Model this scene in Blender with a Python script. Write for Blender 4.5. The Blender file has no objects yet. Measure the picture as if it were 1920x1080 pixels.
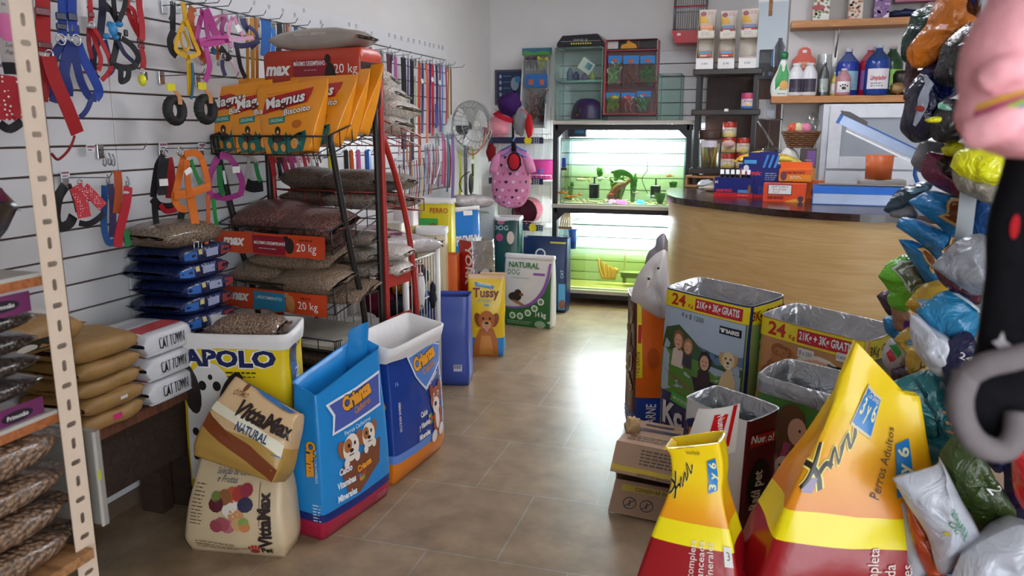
import bpy, math, random
from math import sin, cos, pi, atan, atan2, sqrt, radians, hypot
from mathutils import Vector, Matrix, noise
random.seed(7)
V = Vector
SC = bpy.context.scene
COL = SC.collection
# ---------------------------------------------------------------- camera geometry
FPX = 1457.0
PITCH = atan(297/1457.0)
YAW = atan(448/1487.0)
EYE = 1.5
_fw = V((-sin(YAW)*cos(PITCH), cos(YAW)*cos(PITCH), -sin(PITCH)))
_rt = V((cos(YAW), sin(YAW), 0))
_up = V((-sin(YAW)*sin(PITCH), cos(YAW)*sin(PITCH), cos(PITCH)))
def P(px, py, X=None, Y=None, Z=None):
    """room point seen at a photograph position, on the plane X=, Y= or Z="""
    d = _fw + _rt*((px-960)/FPX) - _up*((py-540)/FPX)
    if X is not None: t = X/d.x
    elif Y is not None: t = Y/d.y
    else: t = (Z-EYE)/d.z
    return V((d.x*t, d.y*t, EYE+d.z*t))
# ---------------------------------------------------------------- materials
def lin(h):
    h = h.lstrip('#')
    o = []
    for i in (0, 2, 4):
        c = int(h[i:i+2], 16)/255
        o.append(c/12.92 if c <= .04045 else ((c+.055)/1.055)**2.4)
    return (*o, 1)
_M = {}
def mt(name, col, r=.5, m=0, k='', s=25, b=.0, c2=None, coat=0, mix=.18, spec=.5, sub=0):
    if name in _M: return _M[name]
    M = bpy.data.materials.new(name); M.use_nodes = True
    N = M.node_tree.nodes; L = M.node_tree.links
    B = N['Principled BSDF']
    B.inputs['Roughness'].default_value = r
    B.inputs['Metallic'].default_value = m
    B.inputs['Coat Weight'].default_value = coat
    B.inputs['Coat Roughness'].default_value = .12
    B.inputs['Specular IOR Level'].default_value = spec
    a = lin(col)
    c2 = lin(c2) if c2 else tuple(x*(1-mix) for x in a[:3])+(1,)
    tc = N.new('ShaderNodeTexCoord')
    mx = N.new('ShaderNodeMix'); mx.data_type = 'RGBA'
    mx.inputs[6].default_value = a; mx.inputs[7].default_value = c2
    hgt = None
    if k == 'kib':
        vo = N.new('ShaderNodeTexVoronoi'); vo.inputs['Scale'].default_value = s
        L.new(tc.outputs['Object'], vo.inputs['Vector'])
        rp = N.new('ShaderNodeMapRange'); rp.inputs[1].default_value = .25; rp.inputs[2].default_value = .75
        L.new(vo.outputs['Distance'], rp.inputs[0]); L.new(rp.outputs[0], mx.inputs[0])
        hgt = rp.outputs[0]
    elif k[:4] == 'wood':
        mp = N.new('ShaderNodeMapping'); mp.inputs['Scale'].default_value = (1, 1, 13) if k == 'woodh' else (1.2, 9, 9) if s > 0 else (9, 9, 1.2)
        L.new(tc.outputs['Object'], mp.inputs[0])
        no = N.new('ShaderNodeTexNoise'); no.inputs['Scale'].default_value = abs(s); no.inputs['Detail'].default_value = 5
        no.inputs['Distortion'].default_value = 1.2
        L.new(mp.outputs[0], no.inputs['Vector'])
        rp = N.new('ShaderNodeMapRange'); rp.inputs[1].default_value = .35; rp.inputs[2].default_value = .65
        L.new(no.outputs[0], rp.inputs[0]); L.new(rp.outputs[0], mx.inputs[0]); hgt = rp.outputs[0]
    elif k == 'dots':
        vo = N.new('ShaderNodeTexVoronoi'); vo.inputs['Scale'].default_value = s; vo.inputs['Randomness'].default_value = .45
        L.new(tc.outputs['Object'], vo.inputs['Vector'])
        rp = N.new('ShaderNodeMath'); rp.operation = 'LESS_THAN'; rp.inputs[1].default_value = .24
        L.new(vo.outputs['Distance'], rp.inputs[0]); L.new(rp.outputs[0], mx.inputs[0])
    else:
        no = N.new('ShaderNodeTexNoise'); no.inputs['Scale'].default_value = s; no.inputs['Detail'].default_value = 4
        if b > .4 and k != 'fab': no.inputs['Distortion'].default_value = 1.6
        L.new(tc.outputs['Object'], no.inputs['Vector']); L.new(no.outputs[0], mx.inputs[0]); hgt = no.outputs[0]
    L.new(mx.outputs[2], B.inputs['Base Color'])
    if b and hgt:
        bp = N.new('ShaderNodeBump'); bp.inputs['Strength'].default_value = b; bp.inputs['Distance'].default_value = .02 if k != 'fab' else .003
        if k == 'kib': bp.invert = True; bp.inputs['Distance'].default_value = .006
        L.new(hgt, bp.inputs['Height']); L.new(bp.outputs[0], B.inputs['Normal'])
        if k == 'kib' and coat: L.new(bp.outputs[0], B.inputs['Coat Normal']) if False else None
    _M[name] = M
    return M
def pr(col, r=.38):                       # printed film
    return mt('print_'+col.strip('#')+('' if r == .38 else '_%d' % (r*100)), col, r, s=9, mix=.08, b=.12)
def grad(name, stops, r=.25):
    M = mt(name, '#ffffff', r, s=9, b=.12)
    N = M.node_tree.nodes; L = M.node_tree.links; t = N.new('ShaderNodeTexCoord'); x = N.new('ShaderNodeSeparateXYZ'); c = N.new('ShaderNodeValToRGB'); e = c.color_ramp.elements
    L.new(t.outputs['Object'], x.inputs[0]); L.new(x.outputs[2], c.inputs[0]); L.new(c.outputs[0], N['Principled BSDF'].inputs['Base Color'])
    while len(e) < len(stops): e.new(.5)
    for q, (p, h) in zip(e, stops): q.position = p; q.color = lin(h)
    return M
def fab(col): return mt('fabric_'+col.strip('#'), col, .85, s=180, b=.25, mix=.3, k='fab', spec=.2)
def web(col): return mt('webbing_'+col.strip('#'), col, .6, s=220, b=.2, mix=.25, k='fab', spec=.35)
def pla(col, r=.35): return mt('plastic_'+col.strip('#')+'_%d' % (r*100), col, r, s=14, mix=.08)
def met(col='#b8b8b8', r=.35): return mt('metal_'+col.strip('#')+'_%d' % (r*100), col, r, 1, s=40, mix=.2)
def pnt(col, r=.55): return mt('paint_'+col.strip('#')+'_%d' % (r*100), col, r, s=18, mix=.22, b=.03)
def kib(col, c2, s=70, b=.8): return mt('kibble_'+col.strip('#')+'_%d' % s, col, .42, k='kib', s=s, c2=c2, b=b, coat=.6)
def foil(col='#b9bcc0'): return mt('foil_'+col.strip('#'), col, .28, .85, s=16, mix=.35, b=.5)
def thin(name, tint, gloss=.08, rough=.03):
    if name in _M: return _M[name]
    M = bpy.data.materials.new(name); M.use_nodes = True
    N = M.node_tree.nodes; L = M.node_tree.links; N.clear()
    o = N.new('ShaderNodeOutputMaterial'); t = N.new('ShaderNodeBsdfTransparent'); g = N.new('ShaderNodeBsdfGlossy')
    t.inputs[0].default_value = lin(tint) if isinstance(tint, str) else (*tint, 1)
    g.inputs['Roughness'].default_value = rough
    x = N.new('ShaderNodeMixShader'); lw = N.new('ShaderNodeLayerWeight'); lw.inputs[0].default_value = .25
    mm = N.new('ShaderNodeMath'); mm.operation = 'MULTIPLY_ADD'; mm.inputs[1].default_value = .35; mm.inputs[2].default_value = gloss
    L.new(lw.outputs['Facing'], mm.inputs[0]); L.new(mm.outputs[0], x.inputs[0])
    L.new(t.outputs[0], x.inputs[1]); L.new(g.outputs[0], x.inputs[2]); L.new(x.outputs[0], o.inputs[0])
    _M[name] = M
    return M
def emis(name, col, st):
    if name in _M: return _M[name]
    M = bpy.data.materials.new(name); M.use_nodes = True
    B = M.node_tree.nodes['Principled BSDF']
    B.inputs['Base Color'].default_value = lin(col)
    B.inputs['Emission Color'].default_value = lin(col); B.inputs['Emission Strength'].default_value = st
    _M[name] = M
    return M
# ---------------------------------------------------------------- text outlines
_T = {}
def text_mesh(s, bold=0, sh=0):
    k = (s, bold, sh)
    if k not in _T:
        cu = bpy.data.curves.new('t', 'FONT'); cu.body = s; cu.size = 1; cu.resolution_u = 2
        cu.offset = bold; cu.shear = sh
        ob = bpy.data.objects.new('t', cu); COL.objects.link(ob)
        me = ob.to_mesh()
        vs = [v.co.copy() for v in me.vertices]; fs = [tuple(p.vertices) for p in me.polygons]
        ob.to_mesh_clear(); bpy.data.objects.remove(ob); bpy.data.curves.remove(cu)
        xs = [v.x for v in vs] or [0, 1]
        x0 = min(xs); W = max(xs)-x0
        _T[k] = ([(v.x-x0, v.y) for v in vs], fs, W)
    return _T[k]
# ---------------------------------------------------------------- mesh builder
def rotm(yaw=0, x=0, y=0): return Matrix.Rotation(yaw, 3, 'Z') @ Matrix.Rotation(y, 3, 'Y') @ Matrix.Rotation(x, 3, 'X')
class MB:
    def __init__(s): s.v = []; s.f = []; s.m = []; s.s = []; s.mats = []
    def mi(s, mat):
        if mat not in s.mats: s.mats.append(mat)
        return s.mats.index(mat)
    def add(s, vs, fs, mat, smooth=True):
        o = len(s.v); i = s.mi(mat)
        s.v += [tuple(p) for p in vs]
        for f in fs: s.f.append(tuple(o+j for j in f)); s.m.append(i); s.s.append(smooth)
        return s
    def box(s, c, d, mat, R=None, bev=0):
        c = V(c); h = V(d)/2; R = R if R is not None else Matrix.Identity(3)
        b = min(bev, min(h)*.9)
        if b <= 0:
            vs = [c+R@V((sx*h.x, sy*h.y, sz*h.z)) for sx in (-1, 1) for sy in (-1, 1) for sz in (-1, 1)]
            fs = [(0, 1, 3, 2), (4, 6, 7, 5), (0, 4, 5, 1), (2, 3, 7, 6), (0, 2, 6, 4), (1, 5, 7, 3)]
            return s.add(vs, fs, mat, False)
        vs = []; ix = {}
        for sx in (-1, 1):
            for sy in (-1, 1):
                for sz in (-1, 1):
                    for a in range(3):
                        q = [sx*h.x, sy*h.y, sz*h.z]
                        for k in range(3):
                            if k != a: q[k] -= (sx, sy, sz)[k]*b
                        ix[(sx, sy, sz, a)] = len(vs); vs.append(c+R@V(q))
        fs = []
        for a in range(3):
            u, w = (a+1) % 3, (a+2) % 3
            for sg in (-1, 1):
                r = []
                for su, sw in ((-1, -1), (1, -1), (1, 1), (-1, 1)):
                    k = [0, 0, 0]; k[a] = sg; k[u] = su; k[w] = sw; r.append(ix[(*k, a)])
                fs.append(tuple(r) if sg > 0 else tuple(r[::-1]))
            for su in (-1, 1):
                for sw in (-1, 1):
                    k1 = [0, 0, 0]; k1[u] = su; k1[w] = sw; k2 = list(k1); k1[a] = -1; k2[a] = 1
                    r = (ix[(*k1, u)], ix[(*k2, u)], ix[(*k2, w)], ix[(*k1, w)])
                    fs.append(r if su*sw > 0 else r[::-1])
        for sx in (-1, 1):
            for sy in (-1, 1):
                for sz in (-1, 1):
                    r = tuple(ix[(sx, sy, sz, a)] for a in range(3))
                    fs.append(r if sx*sy*sz > 0 else r[::-1])
        return s.add(vs, fs, mat, False)
    def tube(s, pts, r, mat, n=6, closed=False):
        pts = [V(p) for p in pts]; N = len(pts); vs = []; fs = []
        up = V((0, 0, 1)); pn = None
        for i, p in enumerate(pts):
            if closed: t = pts[(i+1) % N]-pts[i-1]
            else: t = pts[min(i+1, N-1)]-pts[max(i-1, 0)]
            if t.length < 1e-9: t = V((0, 0, 1))
            t.normalize()
            if pn is None: pn = t.cross(V((0, 0, 1)) if abs(t.z) < .9 else V((1, 0, 0)))
            pn = pn-t*pn.dot(t)
            if pn.length < 1e-6: pn = t.orthogonal()
            pn.normalize(); q = t.cross(pn)
            rr = r[i] if isinstance(r, (list, tuple)) else r
            for k in range(n):
                a = 2*pi*k/n; vs.append(p+pn*(rr*cos(a))+q*(rr*sin(a)))
        M = N if closed else N-1
        for i in range(M):
            for k in range(n):
                a = i*n+k; b = i*n+(k+1) % n; c = ((i+1) % N)*n+(k+1) % n; d = ((i+1) % N)*n+k
                fs.append((a, b, c, d))
        if not closed: fs.append(tuple(range(n))[::-1]); fs.append(tuple((N-1)*n+k for k in range(n)))
        return s.add(vs, fs, mat)
    def rib(s, pts, w, t, nrm, mat, closed=False):
        """flat strap along pts, its face turned to nrm"""
        pts = [V(p) for p in pts]; nrm = V(nrm).normalized(); N = len(pts); vs = []; fs = []
        for i, p in enumerate(pts):
            if closed: tg = pts[(i+1) % N]-pts[i-1]
            else: tg = pts[min(i+1, N-1)]-pts[max(i-1, 0)]
            sd = tg.cross(nrm)
            sd = sd.normalized() if sd.length > 1e-6 else V((1, 0, 0))
            n2 = sd.cross(tg); n2 = n2.normalized() if n2.length > 1e-6 else nrm
            for a, b in ((-1, -1), (1, -1), (1, 1), (-1, 1)): vs.append(p+sd*(a*w/2)+n2*(b*t/2))
        M = N if closed else N-1
        for i in range(M):
            for k in range(4):
                j = ((i+1) % N)*4
                fs.append((i*4+k, i*4+(k+1) % 4, j+(k+1) % 4, j+k))
        if not closed: fs += [(3, 2, 1, 0), tuple((N-1)*4+k for k in range(4))]
        return s.add(vs, fs, mat, False)
    def surf(s, fn, nu, nv, mat, cu=False, matf=None, flip=False):
        vs = [fn(i/nu, j/nv) for j in range(nv+1) for i in range(nu if cu else nu+1)]
        W = nu if cu else nu+1
        for j in range(nv):
            fs = []
            for i in range(nu):
                a = j*W+i; b = j*W+(i+1) % W
                fs.append((a, b, b+W, a+W) if not flip else (a, a+W, b+W, b))
            if j == 0: o = len(s.v); s.v += [tuple(p) for p in vs]
            for q, f in enumerate(fs):
                mm = matf((q+.5)/nu, (j+.5)/nv) if matf else mat
                s.f.append(tuple(o+k for k in f)); s.m.append(s.mi(mm)); s.s.append(True)
        return s
    def lathe(s, prof, mat, n=20, c=(0, 0, 0), R=None, matf=None):
        c = V(c); R = R if R is not None else Matrix.Identity(3); vs = []; 
        for r, z in prof:
            for k in range(n): vs.append(c+R@V((r*cos(2*pi*k/n), r*sin(2*pi*k/n), z)))
        o = len(s.v); s.v += [tuple(p) for p in vs]
        for i in range(len(prof)-1):
            mm = matf(i) if matf else mat
            for k in range(n):
                s.f.append((o+i*n+k, o+i*n+(k+1) % n, o+(i+1)*n+(k+1) % n, o+(i+1)*n+k)); s.m.append(s.mi(mm)); s.s.append(True)
        if prof[0][0] > 1e-4: s.f.append(tuple(o+k for k in range(n))[::-1]); s.m.append(s.mi(matf(0) if matf else mat)); s.s.append(False)
        if prof[-1][0] > 1e-4:
            q = o+(len(prof)-1)*n
            s.f.append(tuple(q+k for k in range(n))); s.m.append(s.mi(matf(len(prof)-2) if matf else mat)); s.s.append(False)
        return s
    def ell(s, c, r, mat, R=None, n=12, m=8):
        c = V(c); R = R if R is not None else Matrix.Identity(3)
        return s.surf(lambda u, v: c+R@V((r[0]*cos(2*pi*u)*sin(pi*v), r[1]*sin(2*pi*u)*sin(pi*v), -r[2]*cos(pi*v))), n, m, mat, cu=True)
    def prism(s, pts, z0, z1, mat, ax=None):
        """outline pts (x,y) extruded from z0 to z1; ax maps (x,y,z)->Vector"""
        ax = ax or (lambda x, y, z: V((x, y, z)))
        n = len(pts)
        vs = [ax(x, y, z0) for x, y in pts]+[ax(x, y, z1) for x, y in pts]
        fs = [tuple(range(n))[::-1], tuple(range(n, 2*n))]+[(i, (i+1) % n, n+(i+1) % n, n+i) for i in range(n)]
        return s.add(vs, fs, mat, False)
    def build(s, name, parent=None, loc=None):
        """linked mesh object; loc: shift the world vertices to an object at loc"""
        me = bpy.data.meshes.new(name)
        if loc is not None:
            l = V(loc); vs = [tuple(V(p)-l) for p in s.v]
        else: vs = s.v
        me.from_pydata(vs, [], s.f)
        for m in s.mats: me.materials.append(m)
        me.polygons.foreach_set('material_index', s.m)
        me.polygons.foreach_set('use_smooth', s.s)
        me.update()
        o = bpy.data.objects.new(name, me); COL.objects.link(o)
        if parent is not None: o.parent = parent
        elif loc is not None: o.location = loc
        return o
def tag(o, label, cat, group=None, loc=None, rz=None):
    o['label'] = label; o['category'] = cat
    if group: o['group'] = group
    if loc is not None: o.location = loc
    if rz is not None: o.rotation_euler = (0, 0, rz)
    return o
def empty(name, label, cat, loc=(0, 0, 0), rz=0, group=None):
    o = bpy.data.objects.new(name, None); COL.objects.link(o); o.empty_display_size = .05
    return tag(o, label, cat, group, loc, rz)
def struct(mb, name, parent=None):
    o = mb.build(name, parent)
    if parent is None: o['kind'] = 'structure'
    return o
def solo(mb, name, label, cat, loc=None, rz=0, group=None):
    """a thing that is one mesh: given in its own axes (loc set) or in room axes (loc None)"""
    if loc is None:
        xs = [p[0] for p in mb.v]; ys = [p[1] for p in mb.v]; zs = [p[2] for p in mb.v]
        loc = ((min(xs)+max(xs))/2, (min(ys)+max(ys))/2, min(zs))
        o = mb.build(name, loc=loc); return tag(o, label, cat, group)
    o = mb.build(name); return tag(o, label, cat, group, loc, rz)
def copy_tree(o, parent=None):
    c = o.copy(); COL.objects.link(c)
    if parent is not None: c.parent = parent
    for ch in list(o.children): copy_tree(ch, c)
    return c
# ---------------------------------------------------------------- printed artwork on a surface
class Dec:
    def __init__(s, mb, fn, e=.0007, b=.0006): s.mb = mb; s.fn = fn; s.e = e; s.b = b
    def p(s, x, y, l): return s.fn(x, y, l*s.e+s.b)
    def rect(s, x0, y0, x1, y1, mat, l=1, nx=0, ny=0):
        nx = nx or max(1, int(abs(x1-x0)/.03)); ny = ny or max(1, int(abs(y1-y0)/.03))
        s.mb.surf(lambda u, v: s.p(x0+(x1-x0)*u, y0+(y1-y0)*v, l), nx, ny, mat); return s
    def poly(s, pts, mat, l=1, rings=3):
        # edges subdivided, then a fan of rings about the middle
        q = []
        for i in range(len(pts)):
            a, b = pts[i], pts[(i+1) % len(pts)]; k = max(1, int(hypot(b[0]-a[0], b[1]-a[1])/.035))
            q += [(a[0]+(b[0]-a[0])*j/k, a[1]+(b[1]-a[1])*j/k) for j in range(k)]
        cx = sum(p[0] for p in q)/len(q); cy = sum(p[1] for p in q)/len(q); n = len(q); vs = []; fs = []
        for r in range(rings):
            f = 1-r/rings
            vs += [s.p(cx+(x-cx)*f, cy+(y-cy)*f, l) for x, y in q]
        vs.append(s.p(cx, cy, l))
        for r in range(rings-1):
            fs += [(r*n+i, r*n+(i+1) % n, (r+1)*n+(i+1) % n, (r+1)*n+i) for i in range(n)]
        o = (rings-1)*n; fs += [(o+i, o+(i+1) % n, len(vs)-1) for i in range(n)]
        s.mb.add(vs, fs, mat); return s
    def strip(s, A, B, mat, l=1, k=5):
        """print between two lines of points"""
        A, B = smooth_path([(*p, 0) for p in A], k), smooth_path([(*p, 0) for p in B], k); n = len(A); m = 4
        s.mb.add([s.p(*(a.lerp(b, j/m)).xy, l) for a, b in zip(A, B) for j in range(m+1)], [(i*(m+1)+j, i*(m+1)+j+1, (i+1)*(m+1)+j+1, (i+1)*(m+1)+j) for i in range(n-1) for j in range(m)], mat); return s
    def ell(s, cx, cy, rx, ry, mat, l=1, rot=0, n=16):
        c, d = cos(rot), sin(rot)
        return s.poly([(cx+rx*cos(2*pi*k/n)*c-ry*sin(2*pi*k/n)*d, cy+rx*cos(2*pi*k/n)*d+ry*sin(2*pi*k/n)*c) for k in range(n)], mat, l, 2)
    def text(s, t, x, y, h, mat, l=2, bold=.012, sh=0, al='c', rot=0, w=None, out=None):
        vs, fs, W = text_mesh(t, bold, sh)
        k = h/.72; kx = k if not w else w/max(W, .01)
        o = {'c': -W*kx/2, 'l': 0, 'r': -W*kx}[al]; c, d = cos(rot), sin(rot)
        if out: s.text(t, x, y, h, out, l-1, bold+.045, sh, al, rot, w)
        s.mb.add([s.p(x+(o+a*kx)*c-b*k*d, y+(o+a*kx)*d+b*k*c, l) for a, b in vs], fs, mat, False); return s
    def lines(s, x, y, w, n, dy, mat, l=2, th=.003):
        """rows of small print too fine to read"""
        for i in range(n):
            xx = x; ww = w*random.uniform(.75, 1)
            while xx < x+ww:
                q = random.uniform(.01, .03); s.rect(xx, y-i*dy, min(xx+q, x+ww), y-i*dy+th, mat, l); xx += q+.005
        return s
def flat(o, ax, ay):
    o, ax, ay = V(o), V(ax).normalized(), V(ay).normalized(); n = ax.cross(ay)
    return lambda x, y, off: o+ax*x+ay*y+n*off
# ---------------------------------------------------------------- bags
def hermite(keys, v):
    i = 0
    while i < len(keys)-2 and v > keys[i+1][0]: i += 1
    a, b = keys[i], keys[i+1]; dt = b[0]-a[0]; t = min(1, max(0, (v-a[0])/dt)); out = []
    for k in range(1, len(a)):
        d = (b[k]-a[k])/dt
        da = (b[k]-keys[i-1][k])/(b[0]-keys[i-1][0]) if i > 0 else d
        db = (keys[i+2][k]-a[k])/(keys[i+2][0]-a[0]) if i < len(keys)-2 else d
        if d*da <= 0: da = 0
        if d*db <= 0: db = 0
        m = 3*abs(d); da = max(-m, min(m, da)); db = max(-m, min(m, db))
        t2, t3 = t*t, t*t*t
        out.append((2*t3-3*t2+1)*a[k]+(t3-2*t2+t)*dt*da+(3*t2-2*t3)*b[k]+(t3-t2)*dt*db)
    return out
class Bag:
    """standing gusseted bag; prof rows: v, width, depth, dx, dy, z, bulge front/back, bulge sides, tilt x, tilt y (fractions of w, d, h)"""
    def __init__(s, w, d, h, prof=None, wr=.006, seed=0, rnd=.07):
        s.w, s.d, s.h, s.wr, s.seed, s.rnd = w, d, h, wr, seed*7.3, rnd
        s.prof = prof or [(0, .97, .95, 0, 0, 0, .0, .0, 0, 0), (.12, 1, 1.05, 0, 0, .11, .03, .01, 0, 0),
                          (.55, 1, 1, 0, 0, .55, .04, .0, 0, 0), (.85, 1, .9, 0, 0, .86, .02, -.01, 0, 0), (1, 1, .8, 0, 0, 1, .015, -.01, 0, 0)]
        s.mb = MB()
    def raw(s, sv, v):
        w, d, dx, dy, z, bf, bs, tx, ty = hermite(s.prof, v)
        sv %= 4; k = min(3, int(sv)); u = sv-k
        cs = [(-.5, -.5), (.5, -.5), (.5, .5), (-.5, .5)]
        a, b = cs[k], cs[(k+1) % 4]
        x, y = a[0]+(b[0]-a[0])*u, a[1]+(b[1]-a[1])*u
        p = V((x*w*s.w+dx*s.w, y*d*s.d+dy*s.d, (z+tx*x+ty*y)*s.h))
        out = V(((0, 1, 0, -1)[k], (-1, 0, 1, 0)[k], 0)); bu = 4*u*(1-u)
        p += out*((bf if k % 2 == 0 else bs)*s.w*bu)
        n = noise.noise(V((p.x*9+s.seed, p.y*9, p.z*7)))*.75+noise.noise(V((p.x*19, p.y*19+s.seed, p.z*13)))*.25
        return p+out*(n*s.wr*min(1, v*8)*(.35+.65*bu))
    def S(s, sv, v):
        r = s.rnd
        return (s.raw(sv-r, v)+s.raw(sv-r/2, v)+s.raw(sv, v)+s.raw(sv+r/2, v)+s.raw(sv+r, v))/5
    def off(s, sv, v, o):
        e = .02; v1 = min(1, v+e); v0 = max(0, v-e)
        n = (s.S(sv+e, v)-s.S(sv-e, v)).cross(s.S(sv, v1)-s.S(sv, v0))
        n = n.normalized() if n.length > 1e-9 else V((0, -1, 0))
        return s.S(sv, v)+n*o
    def shell(s, bands, per=7, nz=16):
        nz = int(nz*1.6)
        vl = sorted(set([round(i/nz, 4) for i in range(nz+1)]+[b[0] for b in bands]+[b[1] for b in bands]))
        us = [k+u for k in range(4) for u in ((0, .06, .13, .22, .33, .44, .56, .67, .78, .87, .94) if per >= 7 else (0, .1, .37, .63, .9))]; N = len(us); o = len(s.mb.v)
        for v in vl: s.mb.v += [tuple(s.S(u, v)) for u in us]
        for j in range(len(vl)-1):
            vm = (vl[j]+vl[j+1])/2
            for i in range(N):
                m = None
                for b in bands:
                    if b[0] <= vm <= b[1] and (len(b) < 4 or int(us[i]) in b[3]): m = b[2]
                s.mb.f.append((o+j*N+i, o+j*N+(i+1) % N, o+(j+1)*N+(i+1) % N, o+(j+1)*N+i)); s.mb.m.append(s.mb.mi(m)); s.mb.s.append(True)
        s.mb.f.append(tuple(o+i for i in range(N))[::-1]); s.mb.m.append(s.mb.mi(bands[0][2])); s.mb.s.append(False)
        return s
    def face(s, k):
        L = s.w if k % 2 == 0 else s.d
        return Dec(s.mb, lambda x, y, o: s.off(k+.5+x/L, y/s.h, o), b=.0024)
    def lip(s, name, mat, root, c=0, inn=.25, o=.005):
        """white or silver inside of the mouth, turned over the outside by c"""
        mb = MB(); rows = []
        if c: rows += [(1-c, o), (1-c/2, o+.002)]
        rows += [(1, o*.8), (1.0, -.004)]
        rows += [(1-inn*.4, -.007), (1-inn, -.010)]
        us = [k+u for k in range(4) for u in (0, .07, .2, .4, .6, .8, .93)]; N = len(us); vs = []; fs = []
        for q, (v, of) in enumerate(rows):
            for u in us:
                p = s.off(u, v, of)
                if v == 1 and c: p.z += .004
                if c and q == 0: p.z += .012*noise.noise(V((u*2.3+s.seed, 1, 2)))
                vs.append(p)
        for j in range(len(rows)-1):
            fs += [(j*N+i, j*N+(i+1) % N, (j+1)*N+(i+1) % N, (j+1)*N+i) for i in range(N)]
        mb.add(vs, fs, mat)
        return mb.build(name, root)
    def fill(s, v, mat, root, dome=.03, name='kibble_fill'):
        mb = MB(); us = [k+u for k in range(4) for u in (0, .15, .4, .6, .85)]; N = len(us)
        c = sum((s.S(u, v) for u in us), V())/N; vs = []; fs = []
        for f in (1, .75, .5, .25):
            for u in us:
                p = c+(s.off(u, v, -.012)-c)*f; p.z += dome*(1-f*f)+.006*noise.noise(p*18); vs.append(p)
        vs.append(c+V((0, 0, dome)))
        for j in range(3): fs += [(j*N+i, j*N+(i+1) % N, (j+1)*N+(i+1) % N, (j+1)*N+i) for i in range(N)]
        fs += [(3*N+i, 3*N+(i+1) % N, 4*N) for i in range(N)]
        mb.add(vs, fs, mat); return mb.build(name, root)
    def done(s, name, label, cat, loc, yaw, group=None, tiltx=0, tilty=0):
        o = solo(s.mb, name, label, cat, loc, yaw, group); o.rotation_euler = (tiltx, tilty, yaw); return o
class Pillow:
    """filled bag lying flat: length along x, width along y, resting on z=0"""
    def __init__(s, L, W, T, wr=.006, seed=0, e=.62, sag=0, n=4):
        s.L, s.W, s.T, s.wr, s.seed, s.e, s.n = L, W, T, wr, seed*5.7, e, n; s.mb = MB(); s.sag = sag
    def S(s, x, ph, off=0):
        a = max(-1, min(1, x/(s.L/2)))
        f = max(0, 1-abs(a)**s.n)**.5; f = .16+.84*f
        g = 1-.10*abs(a)**6
        c, d = cos(ph), sin(ph)
        y = s.W/2*g*math.copysign(abs(c)**s.e, c); z = s.T/2*f*math.copysign(abs(d)**s.e, d)
        if d < 0: z = max(z*1.15, -s.T/2*f)
        p = V((a*s.L/2, y, s.T/2+z))
        n = V((0, c*f+1e-4, d))
        n.normalize()
        k = noise.noise(V((p.x*11+s.seed, p.y*11, p.z*11)))*.65+noise.noise(V((p.x*26, p.y*26+s.seed, p.z*26)))*.35
        p += n*(k*s.wr*(1 if d > -.5 else .15)+off)
        p.z = max(p.z, 0)
        if s.sag: p.z -= s.sag*(a*a)*(p.z/s.T)
        return p
    def shell(s, mat, nx=18, nph=20, seal=.018, matf=None):
        s.mb.surf(lambda u, v: s.S(-s.L/2+s.L*v, 2*pi*u), nph, nx, mat, cu=True, matf=matf, flip=True)
        if seal:
            for sg in (-1, 1):
                s.mb.surf(lambda u, v: V((sg*(s.L/2+seal*v-.002), (u-.5)*s.W*.9, s.T/2+.004*sin(u*19+s.seed)+.006*v*sin(u*7+s.seed))), 10, 1, mat)
        return s
    def side(s, k=-1):
        """artwork on the long side (k=-1 faces -y); y=0 is the middle of the side"""
        q = (s.W*.5+s.T*.5)*.9/(pi/2)
        return Dec(s.mb, lambda x, y, o: s.S(-k*x if k > 0 else x, (pi-y/q*.9) if k < 0 else y/q*.9, o))
    def top(s):
        def fn(x, y, o):
            c = max(-.999, min(.999, y/(s.W/2))); c = math.copysign(abs(c)**(1/s.e), c)
            return s.S(x, math.acos(max(-1, min(1, c))), o)
        return Dec(s.mb, fn)
    def done(s, name, label, cat, loc, yaw=0, group=None, rx=0, ry=0):
        o = solo(s.mb, name, label, cat, loc, yaw, group); o.rotation_euler = (rx, ry, yaw); return o
def arc(c, r, a0, a1, n, ax=(1, 0, 0), ay=(0, 0, 1)):
    c, ax, ay = V(c), V(ax), V(ay)
    return [c+ax*(r*cos(a0+(a1-a0)*i/n))+ay*(r*sin(a0+(a1-a0)*i/n)) for i in range(n+1)]
def smooth_path(pts, k=4):
    """Catmull-Rom through pts"""
    pts = [V(p) for p in pts]; o = []
    for i in range(len(pts)-1):
        a, b, c, d = pts[max(i-1, 0)], pts[i], pts[i+1], pts[min(i+2, len(pts)-1)]
        for j in range(k):
            t = j/k; o.append(.5*((2*b)+(c-a)*t+(2*a-5*b+4*c-d)*t*t+(3*b-a-3*c+d)*t*t*t))
    return o+[pts[-1]]
def dog(D, x, y, r, fur, dark, ear=None, nose='#1b1716', l=3, muz=None, tongue=False, mir=1):
    """a plain dog's head"""
    ear = ear or dark
    D.ell(x-mir*r*.85, y+r*.05, r*.38, r*.75, pr(ear), l, .25*mir)
    D.ell(x+mir*r*.85, y+r*.05, r*.38, r*.75, pr(ear), l, -.25*mir)
    D.ell(x, y, r*.85, r, pr(fur), l+1)
    D.ell(x, y-r*.45, r*.5, r*.48, pr(muz or fur), l+2)
    for k in (-1, 1): D.ell(x+k*r*.34, y+r*.22, r*.12, r*.13, pr(nose), l+3)
    D.ell(x, y-r*.25, r*.2, r*.15, pr(nose), l+3)
    if tongue: D.ell(x, y-r*.85, r*.17, r*.3, pr('#d98a8a'), l+3)
    else: D.rect(x-r*.2, y-r*.68, x+r*.2, y-r*.62, pr(nose), l+3, 2, 1)
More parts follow.
